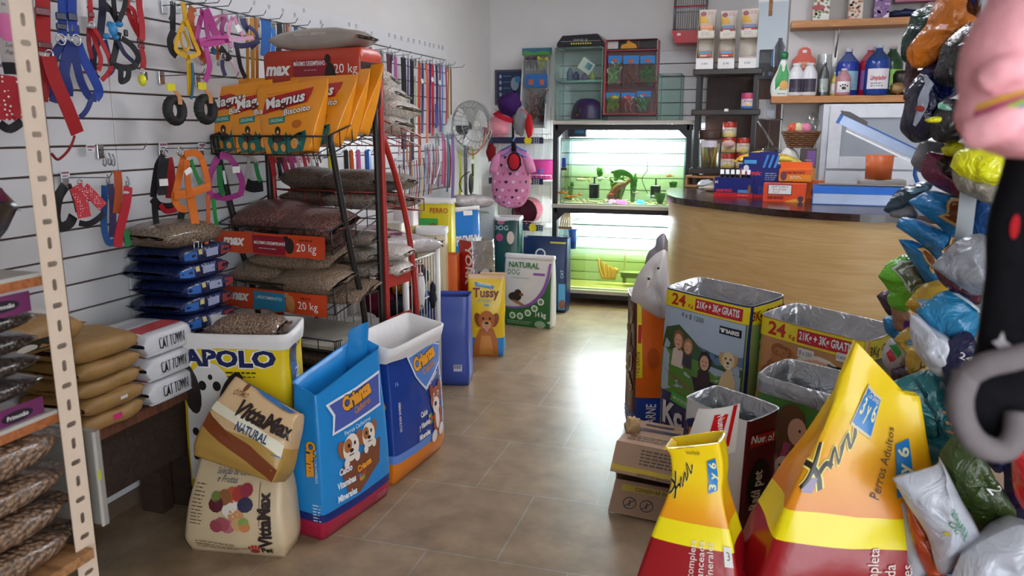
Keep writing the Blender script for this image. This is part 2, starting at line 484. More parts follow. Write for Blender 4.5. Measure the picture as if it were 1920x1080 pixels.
# ================================================================ room
WX = -2.3; WY = 7.05
m_wall = mt('plaster_wall', '#d9d6d4', .85, s=5, b=.12, mix=.1)
m_slat = mt('slat_laminate', '#d8d8da', .42, s=4, mix=.12)
m_gro = pnt('#6b5648', .8)
m_ceil = mt('ceiling_paint', '#d8d6d2', .9, s=3, mix=.06)
def floor_mat():
    M = bpy.data.materials.new('floor_tile'); M.use_nodes = True
    N = M.node_tree.nodes; L = M.node_tree.links; B = N['Principled BSDF']; B.inputs['Specular IOR Level'].default_value = .28
    tc = N.new('ShaderNodeTexCoord'); mp = N.new('ShaderNodeMapping'); mp.inputs['Location'].default_value = (.515, -2.385+5.25, 0)
    L.new(tc.outputs['Object'], mp.inputs[0])
    br = N.new('ShaderNodeTexBrick'); br.inputs['Scale'].default_value = 1; br.inputs['Brick Width'].default_value = .525
    br.inputs['Row Height'].default_value = .525; br.inputs['Mortar Size'].default_value = .0035; br.inputs['Mortar Smooth'].default_value = .1
    br.inputs['Color1'].default_value = lin('#937b62'); br.inputs['Color2'].default_value = lin('#9f876c'); br.inputs['Mortar'].default_value = lin('#a1978a')
    L.new(mp.outputs[0], br.inputs['Vector'])
    no = N.new('ShaderNodeTexNoise'); no.inputs['Scale'].default_value = 7; no.inputs['Detail'].default_value = 6; no.inputs['Roughness'].default_value = .6
    L.new(tc.outputs['Object'], no.inputs['Vector'])
    rp = N.new('ShaderNodeMapRange'); rp.inputs[1].default_value = .3; rp.inputs[2].default_value = .7; rp.inputs[3].default_value = .6; rp.inputs[4].default_value = 1.06
    L.new(no.outputs[0], rp.inputs[0])
    mx = N.new('ShaderNodeMix'); mx.data_type = 'RGBA'; mx.blend_type = 'MULTIPLY'; mx.inputs[0].default_value = 1
    L.new(br.outputs['Color'], mx.inputs[6]); L.new(rp.outputs[0], mx.inputs[7]); L.new(mx.outputs[2], B.inputs['Base Color'])
    r2 = N.new('ShaderNodeMapRange'); r2.inputs[3].default_value = .28; r2.inputs[4].default_value = .40
    L.new(no.outputs[0], r2.inputs[0]); L.new(r2.outputs[0], B.inputs['Roughness'])
    bp = N.new('ShaderNodeBump'); bp.inputs['Strength'].default_value = .25; bp.inputs['Distance'].default_value = .004; bp.invert = True
    L.new(br.outputs['Fac'], bp.inputs['Height']); L.new(bp.outputs[0], B.inputs['Normal'])
    return M
b = MB(); b.box((0.3, 3.4, -.05), (5.4, 11.2, .1), floor_mat()); struct(b, 'floor')
b = MB(); b.box((0.3, 3.4, 2.85), (5.4, 11.2, .1), m_ceil); struct(b, 'ceiling')
b = MB(); b.box((WX-.12, 3.4, 1.4), (.18, 11.2, 2.8), m_wall); wl = struct(b, 'wall_left')
# slatted display panel: boards 0.1 m high with dark grooves
b = MB(); y0, y1, ztop = .3, 5.88, 2.135
b.box((WX-.024, (y0+y1)/2, ztop/2), (.012, y1-y0, ztop), m_gro)

b.box((WX-.008, (y0+y1)/2, (2.030+ztop)/2), (.02, y1-y0, ztop-2.030), m_slat)
zz = 2.0275
while zz > .1:
    for ya, yb in ((y0, 2.43), (2.433, 4.93), (4.933, y1)):
        b.box((WX-.008, (ya+yb)/2, zz-.0495), (.02, yb-ya, .0905), m_slat, bev=.002)
    zz -= .0975
b.build('slat_panel', wl)
# ceiling is cut off in the photograph; walls behind and to the right
b = MB(); b.box((-1.2, WY+.09, 1.4), (2.4, .18, 2.8), m_wall); wb = struct(b, 'wall_back')
b = MB(); b.box((-.85, WY-.004, 1.085), (1.65, .012, 2.15), m_gro)
zz = 2.164
while zz > .1:
    b.box((-.85, WY-.016, zz-.0545), (1.65, .016, .102), m_slat, bev=.002); zz -= .109
b.build('slat_panel', wb)
b = MB(); b.box((1.4, 6.75, 1.4), (2.33, .5, 2.8), m_wall); struct(b, 'wall_back_right')
b = MB(); b.box((2.5, 2.9, 1.4), (.18, 7.4, 2.8), m_wall); struct(b, 'wall_right')
# kitchen room behind the opening
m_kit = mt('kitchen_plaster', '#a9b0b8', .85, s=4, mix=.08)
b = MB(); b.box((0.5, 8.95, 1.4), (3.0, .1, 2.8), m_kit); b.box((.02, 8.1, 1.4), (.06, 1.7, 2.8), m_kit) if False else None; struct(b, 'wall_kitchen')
b = MB(); b.box((-1.15, -1.6, 1.4), (2.5, .1, 2.8), m_wall); struct(b, 'wall_front_blocker')  # unseen wall, added and sized to keep daylight off the left side
# ---------------------------------------------------------------- light: ceiling tubes, open shop front, daylight
def tube_lamp(n, x, y, yaw, label, st):
    t = empty('ceiling_lamp', label, 'lamp', (x, y, 2.8), yaw, 'fluorescent ceiling lamps')
    b = MB(); b.box((0, 0, -.03), (.16, 1.24, .05), pnt('#e6e6e2', .4), bev=.008); b.build('housing', t)
    for k in (-1, 1):
        b = MB(); b.tube([(k*.04, -.59, -.075), (k*.04, .59, -.075)], .013, emis('tube_glow_%d' % int(st*10), '#f4f6ff', st), 8); b.build('tube', t)
        b = MB()
        for e in (-1, 1): b.box((k*.04, e*.6, -.07), (.02, .02, .04), pnt('#dddddd', .4))
        b.build('tube_holder', t)
SC.cycles.transparent_max_bounces = 32
TL = 21
tube_lamp(0, .0, 3.4, 0, 'ceiling tube lamp over the front of the aisle', TL)
tube_lamp(1, -.55, 5.1, 0, 'ceiling tube lamp between the fish tanks and the counter', TL)
tube_lamp(2, .8, 4.3, 0, 'ceiling tube lamp above the wood-fronted counter', 38)
W = bpy.data.worlds.new('day'); SC.world = W; W.use_nodes = True
bg = W.node_tree.nodes['Background']; bg.inputs[0].default_value = (.86, .93, 1, 1); bg.inputs[1].default_value = 2.8
# ---------------------------------------------------------------- camera
cd = bpy.data.cameras.new('camera'); cam = bpy.data.objects.new('camera', cd); COL.objects.link(cam); SC.camera = cam
cd.sensor_width = 36; cd.lens = 36*FPX/1920; cd.clip_start = .05
cam.location = (0, 0, EYE)
cam.rotation_euler = Matrix((_rt, _up, -_fw)).transposed().to_euler()
cd.dof.use_dof = True; cd.dof.focus_distance = 3.6; cd.dof.aperture_fstop = 5
SC.view_settings.view_transform = 'Standard'; SC.view_settings.look = 'None'; SC.view_settings.gamma = 1; SC.view_settings.exposure = 1.15
SC.view_settings.use_curve_mapping = False
# ================================================================ goods hung on the left wall
def pxm(p):                                    # metres per photograph pixel at a room point
    return (V(p)-V((0, 0, EYE))).dot(_fw)/FPX
chrome = met('#c4c6c8', .22); chain_m = met('#9aa0a4', .3); blk = pla('#17171a', .4)
def hang(name, label, cat, X, parts, group=None):
    """a thing hung on hooks, its straps given along their run on the plane X"""
    f = parts[0][1][0] if isinstance(parts[0][1], list) else parts[0][1]
    root = empty(name, label, cat, P(f[0], f[1], X=X), 0, group); l = root.location.copy()
    for q, pt in enumerate(parts):
        k = pt[0]; b = MB(); dx = .006*((q*37) % 5-2)
        if k in ('strap', 'tail', 'handle', 'rope', 'tag_strap'):
            pts = [P(x, y, X=X+dx) for x, y in pt[1]]
            s = pxm(pts[0]); w = pt[2]*s
            pts = smooth_path(pts, 4) if len(pts) > 2 else pts
            for i, p in enumerate(pts): p.x += .003*sin(i*.5+q)
            mat = web(pt[3]) if isinstance(pt[3], str) else pt[3]
            if k == 'rope': b.tube(pts, w/2, mat, 6)
            else: b.rib(pts, w, .0035, (1, -.25, 0), mat)
        elif k == 'ring':
            c = P(*pt[1], X=X+dx+.004); r = pt[2]*pxm(c)
            b.tube(arc(c, r, 0, 2*pi, 14, (0, 1, 0))[:-1], .0028, chrome, 6, True)
        elif k == 'buckle':
            c = P(*pt[1], X=X+dx+.006); s = pxm(c)
            mat = pla(pt[4], .35) if len(pt) > 4 else blk
            b.box(c, (.012, pt[2]*s, pt[3]*s), mat, bev=.003)
        elif k == 'frame':                                             # metal buckle frame with its pin
            c = P(*pt[1], X=X+dx+.006); s = pxm(c); w, h = pt[2]*s/2, pt[3]*s/2
            b.tube([c+V((0, a*w, e*h)) for a, e in ((-1, -1), (1, -1), (1, 1), (-1, 1))], .003, chrome, 6, True)
            b.tube([c+V((.003, 0, h)), c+V((.003, 0, -h))], .002, chrome, 5); k = 'metal_buckle'
        elif k == 'price_tag' or k == 'tag':
            c = P(*pt[1], X=X+.02); s = pxm(c)
            b.box(c, (.0015, pt[2]*s, pt[3]*s), pr('#e6e4e2'), R=rotm(-.25, pt[4] if len(pt) > 4 else 0)); k = 'price_tag'
        elif k == 'clip':
            c = P(*pt[1], X=X+dx); s = pxm(c); h = pt[2]*s
            b.tube([c+V((0, 0, h/2)), c+V((0, .006, h*.1)), c+V((0, .006, -h*.4)), c+V((0, 0, -h/2)), c+V((0, -.006, -h*.4)), c+V((0, -.004, h*.05))], .0028, chain_m, 5)
        elif k == 'lump':
            c = P(*pt[1], X=X+dx); s = pxm(c)
            b.ell(c, (.014, pt[2]*s/2, pt[3]*s/2), pla(pt[4], .4))
            k = pt[5] if len(pt) > 5 else 'charm'
        b.build(k, root, loc=l)
    return root
R1, B1, K1 = '#a3161c', '#1e3f9a', '#18181c'
# --- upper row, from the post rightwards
hang('dog_leash', 'wide red webbing leash with slide buckles hanging next to the metal post', 'leash', -1.98, [
    ('strap', [(78, -25), (79, 15), (82, 55), (84, 98)], 27, R1), ('buckle', (79, 22), 30, 15, '#5e0f14'), ('buckle', (84, 85), 30, 12, '#5e0f14'),
    ('ring', (92, 103), 9), ('strap', [(92, 106), (104, 150), (124, 200), (146, 250)], 27, R1), ('tail', [(84, 106), (82, 150), (80, 190)], 18, '#8a1218'),
    ('rope', [(140, 255), (131, 275), (120, 292), (108, 299), (95, 288)], 5, '#8a1218')])
hang('dog_harness', 'royal blue webbing harness with two black slide buckles and a long loop', 'harness', -2.06, [
    ('strap', [(115, -20), (116, 25), (118, 66)], 17, B1), ('strap', [(133, -20), (135, 30), (141, 68)], 17, B1),
    ('buckle', (114, 31), 21, 14, '#141c44'), ('buckle', (136, 32), 20, 15, '#141c44'), ('buckle', (115, 50), 21, 12, '#141c44'), ('buckle', (140, 54), 20, 15, '#141c44'),
    ('ring', (114, 74), 10), ('ring', (143, 75), 10),
    ('strap', [(118, 80), (105, 100), (99, 130), (97, 160), (93, 183)], 16, '#1b2f74'), ('strap', [(135, 80), (126, 110), (120, 140), (126, 165), (128, 180)], 20, '#1b2f74'),
    ('strap', [(147, 82), (160, 115), (176, 150), (186, 172), (180, 184)], 18, B1), ('strap', [(140, 82), (142, 115), (150, 150), (168, 180), (180, 184)], 15, '#1b2f74'),
    ('tail', [(172, 185), (162, 205), (151, 220)], 9, '#1b2f74'), ('strap', [(93, 183), (104, 187), (118, 188)], 13, '#1b2f74')])
hang('dog_harness', 'thin red harness with a chrome ring hanging behind the royal blue one', 'harness', -2.14, [
    ('strap', [(165, -20), (168, 10), (171, 44)], 9, '#b5222a'), ('buckle', (171, 28), 12, 10, '#6d1217'), ('ring', (172, 47), 6),
    ('strap', [(172, 52), (182, 85), (188, 110), (184, 132)], 8, '#b5222a'), ('strap', [(176, 50), (192, 80), (207, 120), (203, 138), (192, 150)], 8, '#b5222a'),
    ('strap', [(168, 52), (166, 85), (172, 110)], 8, '#8d181e'), ('strap', [(150, 135), (165, 136), (182, 134)], 5, '#8d181e')])
hang('cardboard_backing', 'grey brown card tag hanging above the thin red harness', 'tag', -2.2, [('price_tag', (152, 14), 22, 32)])
hang('dog_harness', 'dark navy harness half hidden behind the thin red one', 'harness', -2.23, [
    ('strap', [(190, -20), (191, 20), (189, 60)], 14, '#1a1d3c'), ('strap', [(189, 60), (176, 100), (178, 138), (184, 148)], 12, '#1c2347'), ('strap', [(196, 75), (206, 105), (213, 128), (200, 142)], 7, '#27336e')])
hang('dog_harness', 'black harness with a light blue bone shaped tag', 'harness', -2.12, [
    ('strap', [(193, 4), (208, 22), (220, 40)], 10, K1), ('strap', [(209, -20), (214, 15), (220, 38)], 9, K1), ('strap', [(236, -20), (234, 15), (224, 38)], 9, K1),
    ('strap', [(222, 60), (219, 90), (211, 115), (212, 122)], 12, K1), ('strap', [(230, 72), (246, 84), (258, 105), (257, 118)], 11, K1), ('strap', [(210, 119), (230, 127), (250, 125), (258, 117)], 12, K1),
    ('strap', [(222, 78), (232, 100), (250, 115)], 8, '#23284a'), ('strap', [(225, 128), (226, 150), (231, 153), (239, 146), (240, 128)], 10, K1), ('buckle', (236, 62), 8, 12), 
    ('lump', (212, 55), 18, 26, '#2f86c4', 'bone_tag'), ('lump', (206, 46), 10, 12, '#2f86c4', 'bone_tag'), ('lump', (224, 45), 11, 12, '#2f86c4', 'bone_tag'), ('lump', (200, 68), 11, 11, '#2f86c4', 'bone_tag'), ('lump', (217, 70), 10, 10, '#2f86c4', 'bone_tag')])
hang('dog_harness', 'red harness with a round yellow tag at its lower end', 'harness', -2.16, [
    ('strap', [(240, -20), (238, 8), (244, 30), (256, 58), (262, 72)], 9, '#b01e26'), ('strap', [(236, 10), (251, 20), (256, 40), (262, 72)], 8, '#b01e26'), ('strap', [(260, -20), (262, 8), (266, 40), (265, 75)], 12, '#b01e26'),
    ('buckle', (263, 76), 14, 8, '#7d141a'), ('buckle', (265, 87), 14, 8, '#7d141a'), ('strap', [(266, 92), (268, 110), (267, 128)], 11, '#b01e26'), ('ring', (267, 134), 5), ('lump', (267, 150), 17, 22, '#d6d427', 'round_tag'), ('buckle', (273, 143), 6, 16)])
hang('dog_collar_set', 'long black collar hanging on the first hook of the upper rail', 'collar', -2.2, [
    ('strap', [(324, 4), (323, 30), (325, 58)], 11, K1), ('strap', [(321, 30), (318, 38)], 7, K1), ('strap', [(325, 58), (320, 75), (323, 95), (330, 105)], 13, K1), ('clip', (323, 5), 8)])
hang('dog_harness', 'bright yellow harness with a studded strap hanging to the tyre toy', 'harness', -2.12, [
    ('strap', [(342, 4), (345, 25), (348, 40)], 9, '#d7a50e'), ('strap', [(346, 38), (336, 62), (331, 92), (345, 104), (358, 107)], 8, '#d7a50e'), ('strap', [(348, 38), (360, 65), (372, 95), (370, 101), (356, 107)], 8, '#d7a50e'),
    ('strap', [(344, 58), (355, 80), (352, 92), (338, 96)], 5, '#d7a50e'), ('strap', [(340, 60), (342, 85), (350, 100)], 4, '#b88a0c'), ('tail', [(354, 106), (354, 140), (355, 180)], 9, '#d7a50e'), ('tail', [(360, 118), (361, 150), (359, 186)], 5, '#1f5f7a')])
hang('dog_leash', 'orange webbing leash between the yellow and magenta harnesses', 'leash', -2.18, [
    ('strap', [(362, 14), (356, 40), (364, 70), (376, 100), (386, 118)], 16, '#b5561a'), ('clip', (378, 118), 8), ('tail', [(376, 98), (380, 108)], 8, '#8e1b1c')])
hang('dog_harness', 'magenta harness with a triangular frame and a long tail', 'harness', -2.1, [
    ('strap', [(380, 18), (373, 45), (370, 70), (374, 84)], 10, '#b23a86'), ('strap', [(384, 18), (396, 42), (404, 60), (410, 68)], 17, '#a83480'), ('strap', [(384, 24), (388, 50), (392, 72)], 9, '#a83480'),
    ('strap', [(374, 80), (396, 80), (414, 76), (427, 71)], 15, '#b23a86'), ('strap', [(374, 76), (400, 70), (427, 70)], 6, '#c14b96'), ('tail', [(386, 84), (390, 110), (392, 130), (386, 152)], 11, '#b23a86'), ('lump', (369, 26), 6, 8, '#e2dedd', 'knob')])
hang('dog_harness', 'pale pink harness with a white price tag', 'harness', -2.1, [
    ('strap', [(436, 32), (428, 50), (430, 75), (433, 88)], 7, '#dd94bd'), ('strap', [(438, 32), (447, 50), (456, 68)], 6, '#dd94bd'), ('strap', [(428, 74), (450, 73), (475, 70)], 7, '#e0a0c4'),
    ('tail', [(431, 80), (434, 90)], 8, '#d58ab5'), ('frame', (432, 93), 7, 7), ('tag', (447, 53), 11, 13, .5)])
hang('dog_harness', 'dusty pink harness behind the pale pink one', 'harness', -2.17, [
    ('strap', [(420, 28), (410, 38), (402, 50)], 6, '#b56b8f'), ('strap', [(422, 32), (416, 50), (420, 70)], 9, '#a0437c'), ('strap', [(398, 34), (412, 30), (426, 28)], 5, '#b56b8f')])
hang('dog_harness', 'slate purple harness at the end of the harness rail', 'harness', -2.15, [
    ('strap', [(455, 34), (458, 48), (466, 56)], 13, '#3c3d68'), ('strap', [(466, 50), (480, 62), (484, 78), (470, 90)], 7, '#3c3d68'), ('strap', [(438, 84), (455, 86), (475, 82), (485, 76)], 10, '#35365c')])
hang('dog_collar', 'black studded collar with square buckle under the pink harnesses', 'collar', -2.12, [
    ('strap', [(412, 90), (418, 98), (426, 108), (432, 104)], 14, '#121214'), ('frame', (419, 105), 11, 9), ('tail', [(416, 112), (418, 125), (423, 142)], 8, '#3d3660')])
hang('dog_collar', 'black collar with pale eyelets hanging below the slate purple harness', 'collar', -2.12, [
    ('strap', [(443, 86), (446, 105), (452, 125), (461, 146)], 9, '#1c1826'), ('strap', [(432, 112), (440, 126), (450, 142)], 6, '#d7b5c4')])
hang('dog_leash', 'small orange leash with a chrome clip under the dusty pink harness', 'leash', -2.2, [('strap', [(406, 80), (407, 95), (409, 112)], 6, '#c05a1e'), ('clip', (409, 118), 9), ('strap', [(396, 90), (404, 100)], 10, '#2d6d88')])
for px, w, y1, c, lb in [(472, 8, 150, '#c98616', 'amber leash hanging left of the wide blue one'), (480, 6, 148, '#b36a14', 'thin dark amber leash beside the wide blue one'), (462, 6, 148, '#c4891e', 'short amber leash below the slate purple harness')]:
    hang('dog_leash', lb, 'leash', -2.2, [('strap', [(px, 34), (px+1, 90), (px+3, y1)], w, c)], 'leashes on the upper rail')
for px, w, y0, y1, c, lb in [(498, 22, 38, 92, '#1d62b0', 'wide bright blue leash above the orange box front'), (512, 8, 54, 88, '#2a7fd6', 'narrow sky blue leash beside the wide blue one'), (523, 12, 44, 84, '#15151a', 'black leash right of the two blue leashes'),
        (538, 5, 44, 80, '#a8523c', 'brick red braided leash on the rail above the clear bag'), (544, 4, 45, 78, '#b9b2ae', 'pale grey cord leash beside the braided brick leash'), (553, 7, 50, 78, '#3b4f8a', 'blue patterned leash on the rail above the clear bag'),
        (561, 4, 52, 76, '#b7c2a8', 'pale green cord on the rail above the clear bag'), (570, 5, 55, 74, '#d8d6d2', 'white leash on the rail above the clear bag'), (580, 12, 55, 74, '#3c352a', 'dark brown bundle of cords on the rail above the clear bag'), (600, 6, 60, 76, '#7e8a98', 'grey blue leash on the rail above the clear bag'), (622, 11, 66, 80, '#2c2030', 'dark patterned collar on the rail above the clear bag')]:
    hang('dog_leash', lb, 'leash', -2.22, [('strap', [(px, y0), (px+.5, (y0+y1)/2), (px, y1+14)], w, c)], 'leashes on the upper rail')
# --- upper rail right of the display stand: long leashes
long_ = [(707, 10, 96, 150, chain_m, 'thick steel chain leash, first right of the display stand'), (717, 8, 98, 150, chain_m, 'thinner steel chain leash beside the first one'),
    (727, 9, 100, 172, '#5a1f30', 'maroon leash beside the steel chains'), (733, 5, 102, 180, '#37243c', 'dark plum leash beside the maroon one'), (741, 8, 106, 205, '#a5508a', 'pink leash left of the wide black leashes'),
    (756, 14, 108, 280, '#141317', 'wide black leash, first of the black pair'), (765, 3, 110, 220, '#4a4488', 'thin purple leash between the black ones'), (772, 10, 112, 300, '#17151a', 'long black leash, second of the black pair'), (778, 3, 150, 250, '#b7a878', 'thin khaki cord beside the second black leash'),
    (786, 7, 116, 308, '#c9481c', 'long orange leash reaching below all its neighbours'), (792, 6, 118, 250, '#352c66', 'indigo leash with a white tag'), (800, 6, 118, 268, '#cf5a1e', 'second orange leash beside the indigo one'), (806, 6, 118, 250, '#7c3a8e', 'purple leash between orange and red ones'),
    (811, 7, 120, 255, '#b31f36', 'crimson leash with a white tag'), (818, 6, 121, 240, '#22284f', 'navy spotted leash near the end of the rail'), (825, 5, 121, 247, '#9a4f8f', 'mauve leash near the end of the rail'), (829, 3, 123, 248, '#3f7fb6', 'thin light blue leash near the end of the rail'),
    (836, 4, 124, 232, '#a93a5a', 'rose leash third from the end of the rail'), (841, 3, 126, 222, '#b98a2a', 'ochre leash second from the end of the rail'), (845, 3, 127, 215, '#7a3a2c', 'rust brown leash at the end of the rail')]
for i, (px, w, y0, y1, c, lb) in enumerate(long_):
    X = -2.20+.02*(i % 3)
    if c is chain_m:
        root = empty('chain_leash', lb, 'leash', P(px, y0, X=X)); b = MB(); n = 13
        for k in range(n):
            q = P(px, y0+(y1-y0)*k/n, X=X); b.tube(arc(q, w*.32*pxm(q), 0, 2*pi, 8, (0, 1, 0) if k % 2 else (1, 0, 0))[:-1], .0022, chain_m, 5, True)
        b.build('chain', root, loc=root.location.copy())
    else:
        pts = [('strap', [(px, y0), (px-1+i % 3, (y0+y1)/2), (px+(i % 2)*1.5, y1)], w, c), ('clip', (px, y0-3), 9)]
        if i in (10, 13, 15): pts.append(('tag', (px, 146+3*(i % 4)), 6, 8, .4))
        if i in (14,): pts.append(('strap', [(px, 195), (px+1, 238)], 10, '#1f2f78'))
        hang('dog_leash', lb, 'leash', X, pts, 'long leashes on the upper rail')
# second rail, lower right
low = [(817, 4, 252, 345, '#77707a'), (822, 4, 254, 350, '#5b5566'), (830, 6, 250, 345, '#b0447e'), (834, 5, 262, 350, '#a12c4a'), (839, 5, 252, 360, '#3d6c80'), (848, 9, 252, 385, '#8a6aa8'), (843, 4, 270, 352, '#7c2230')]
nm = ['grey', 'dark grey', 'hot pink', 'crimson', 'teal', 'lilac', 'wine red']
for i, (px, w, y0, y1, c) in enumerate(low):
    hang('dog_leash', '%s leash on the middle rail near the silver fan' % nm[i], 'leash', -2.16, [('strap', [(px, y0), (px+1, (y0+y1)/2), (px, y1)], w, c), ('clip', (px, y0-2), 7)], 'leashes on the middle rail')
thin_c = ['#9fb39a', '#2c3760', '#a8a4a0', '#7a2530', '#c3bdb2', '#27406e', '#b5722e', '#8a8f96', '#a33a4c', '#4c4a58', '#c9b48a', '#6d2e3c', '#98a7b8', '#3b2f3c', '#c05a3a']
tn = ['pale green', 'navy', 'silver grey', 'maroon', 'cream', 'blue', 'copper', 'steel grey', 'raspberry', 'slate', 'straw', 'burgundy', 'powder blue', 'near black', 'terracotta']
for i in range(15):
    px = 744+i*4.6; y0 = 310-i*1.2
    hang('dog_leash', '%s cord leash in the dense lower row behind the stand' % tn[i], 'leash', -2.14, [('strap', [(px, y0), (px+1.2, y0+40), (px-.5, 384-i*1.5)], 2.6, thin_c[i])], 'cord leashes in the lower row')
up_c = [('#6f7fa6', 'blue grey'), ('#9d4468', 'plum pink'), ('#c2c0bd', 'off white'), ('#4b3a6e', 'deep violet'), ('#a8505a', 'dusty red'), ('#d4cfc9', 'ivory')]
for i, (c, n_) in enumerate(up_c):
    px = 797+i*5.2
    hang('dog_leash', '%s thin leash under the orange leashes' % n_, 'leash', -2.12, [('strap', [(px, 278-i), (px+.6, 310), (px-1-(i == 5)*8, 345)], 3, c), ('clip', (px, 275-i), 6)], 'thin leashes under the orange ones')
for px, y0, y1, c, lb in [(757, 250, 318, '#2a3055', 'short navy leash under the white bags'), (763, 262, 318, '#b0662a', 'short copper leash under the white bags'), (769, 265, 330, '#6e2c20', 'short rust leash under the white bags'), (749, 262, 292, '#d9a0a8', 'pink ribbon with a tag hanging under the white bags')]:
    hang('dog_leash', lb, 'leash', -2.16, [('strap', [(px, y0), (px, y1)], 5, c)], 'short leashes under the white bags')
for px, y0, y1, w, lb in [(862, 282, 372, 7, 'yellow measuring strap hanging left of the toaster fan cable'), (886, 270, 360, 6, 'yellow green strap hanging behind the fan')]:
    hang('dog_leash', lb.replace('toaster fan cable', 'fan cable').replace('measuring ', ''), 'leash', -2.2, [('strap', [(px, y0), (px+1, (y0+y1)/2), (px, y1)], w, '#c2bd22')])
# --- middle row
hang('dog_muzzle', 'black fabric muzzle with red and white dotted lining on the lower left hook', 'muzzle', -2.05, [
    ('strap', [(122, 348), (108, 370), (105, 405), (112, 425), (128, 420), (138, 405)], 18, '#131215'), ('strap', [(128, 345), (140, 375), (147, 398)], 7, '#2a1a16'),
    ('strap', [(140, 349), (152, 372), (160, 408)], 26, mt('dotted_red', '#b8323c', .8, k='dots', s=130, c2='#e8d8d6')), ('strap', [(158, 352), (176, 368), (192, 388)], 20, mt('dotted_red', '#b8323c')),
    ('strap', [(150, 418), (165, 420), (180, 412), (195, 400)], 11, '#131215'), ('ring', (150, 342), 5)])
hang('key_leash', 'red wrist leash, front one of the four on the clip hook', 'leash', -2.03, [('strap', [(240, 350), (235, 385), (226, 430), (221, 464)], 17, '#ad1528'), ('clip', (239, 340), 18), ('lump', (236, 361), 5, 5, '#d8d8d8', 'rivet')])
hang('key_leash', 'orange wrist leash with buckle second from the front of the clip hook', 'leash', -2.08, [('strap', [(220, 320), (221, 360), (219, 400)], 15, '#b04a1a'), ('clip', (205, 298), 22), ('clip', (212, 300), 22)])
hang('key_leash', 'blue wrist leash hanging left on the clip hook', 'leash', -2.12, [('strap', [(196, 348), (194, 390), (196, 425), (204, 455), (213, 452)], 12, '#1f4f8c'), ('clip', (202, 336), 16)])
hang('key_leash', 'purple wrist leash behind the orange one', 'leash', -2.15, [('strap', [(206, 345), (210, 385), (212, 445)], 13, '#3c315e'), ('strap', [(234, 430), (240, 462)], 11, '#1f7a3e'), ('clip', (196, 300), 22)])
hang('dog_harness', 'black harness with red lining and chrome buckle beside the orange harness', 'harness', -2.14, [
    ('strap', [(306, 292), (295, 310), (291, 345), (288, 370)], 13, '#19191d'), ('strap', [(314, 296), (320, 330), (320, 372)], 18, '#97131c'), ('strap', [(307, 296), (304, 330), (306, 366)], 20, '#202024'),
    ('strap', [(286, 372), (300, 386), (320, 388), (332, 380)], 16, '#19191d'), ('tail', [(291, 380), (293, 415), (293, 440)], 12, '#131316'), ('frame', (293, 453), 14, 15), ('ring', (310, 287), 6), ('tag', (307, 342), 18, 13),
    ('tail', [(342, 390), (336, 430), (341, 476)], 13, '#131316'), ('strap', [(300, 384), (313, 396), (330, 392)], 10, '#b0162a')])
hang('dog_harness', 'large orange leather harness with chrome buckle and price tag', 'harness', -2.03, [
    ('strap', [(345, 290), (337, 320), (332, 352), (328, 375), (336, 390), (350, 392)], 13, '#d06a1a'), ('strap', [(345, 290), (362, 286), (377, 294), (384, 320), (390, 350)], 13, '#d06a1a'), ('strap', [(348, 300), (352, 330), (356, 365)], 12, '#c96214'),
    ('strap', [(358, 300), (370, 330), (376, 345)], 7, '#1e7a34'), ('strap', [(328, 366), (355, 362), (393, 349)], 16, '#d06a1a'), ('tail', [(358, 368), (364, 410), (369, 453)], 18, '#d06a1a'), ('tail', [(390, 365), (389, 420), (386, 470)], 8, '#b8521c'), ('frame', (371, 462), 21, 18), ('tag', (353, 321), 16, 10, .5), ('ring', (338, 284), 8)])
hang('dog_harness', 'magenta ring harness with green straps and a white tag left of the stand', 'harness', -2.14, [
    ('strap', [(408, 296), (396, 320), (392, 345), (398, 368), (415, 366)], 13, '#a83a88'), ('strap', [(412, 292), (430, 296), (443, 312), (453, 340), (450, 366)], 13, '#a83a88'), ('strap', [(410, 310), (415, 350), (420, 366)], 11, '#1f6f38'), ('strap', [(402, 368), (425, 372), (450, 364)], 10, '#a83a88'),
    ('tag', (443, 318), 17, 12), ('tail', [(420, 320), (424, 345)], 5, '#e2e2e2'), ('tail', [(400, 372), (403, 410), (412, 440)], 8, '#1f8a3e')])
hang('dog_harness', 'black harness with a grey knot and green trim behind the stand post', 'harness', -2.2, [
    ('strap', [(468, 290), (478, 302), (486, 310)], 7, '#b2aca6'), ('strap', [(466, 290), (464, 320), (460, 345)], 7, '#a7a29e'), ('strap', [(478, 306), (484, 325), (489, 340)], 9, '#1f7a3e'), ('strap', [(462, 345), (475, 350), (492, 348)], 22, '#151518'), ('lump', (467, 286), 10, 10, '#b7b0a8', 'knot')])
mid2 = [(508, 12, '#a81e22', 'red'), (520, 9, '#1b1a1e', 'black'), (532, 10, '#a3204e', 'carmine'), (545, 11, '#b23680', 'fuchsia'), (557, 8, '#d9a8bd', 'pale pink'), (570, 8, '#b21e3a', 'cherry red'), (584, 5, '#d6d0cf', 'white'), (592, 6, '#4e2f26', 'brown')]
for px, w, c, n_ in mid2:
    hang('dog_harness', '%s harness strap in the row behind the display stand' % n_, 'harness', -2.18, [('strap', [(px-8, 282), (px, 300), (px+7, 330)], w, c), ('strap', [(px+3, 284), (px+9, 305)], w*.5, c)], 'harness straps behind the stand')
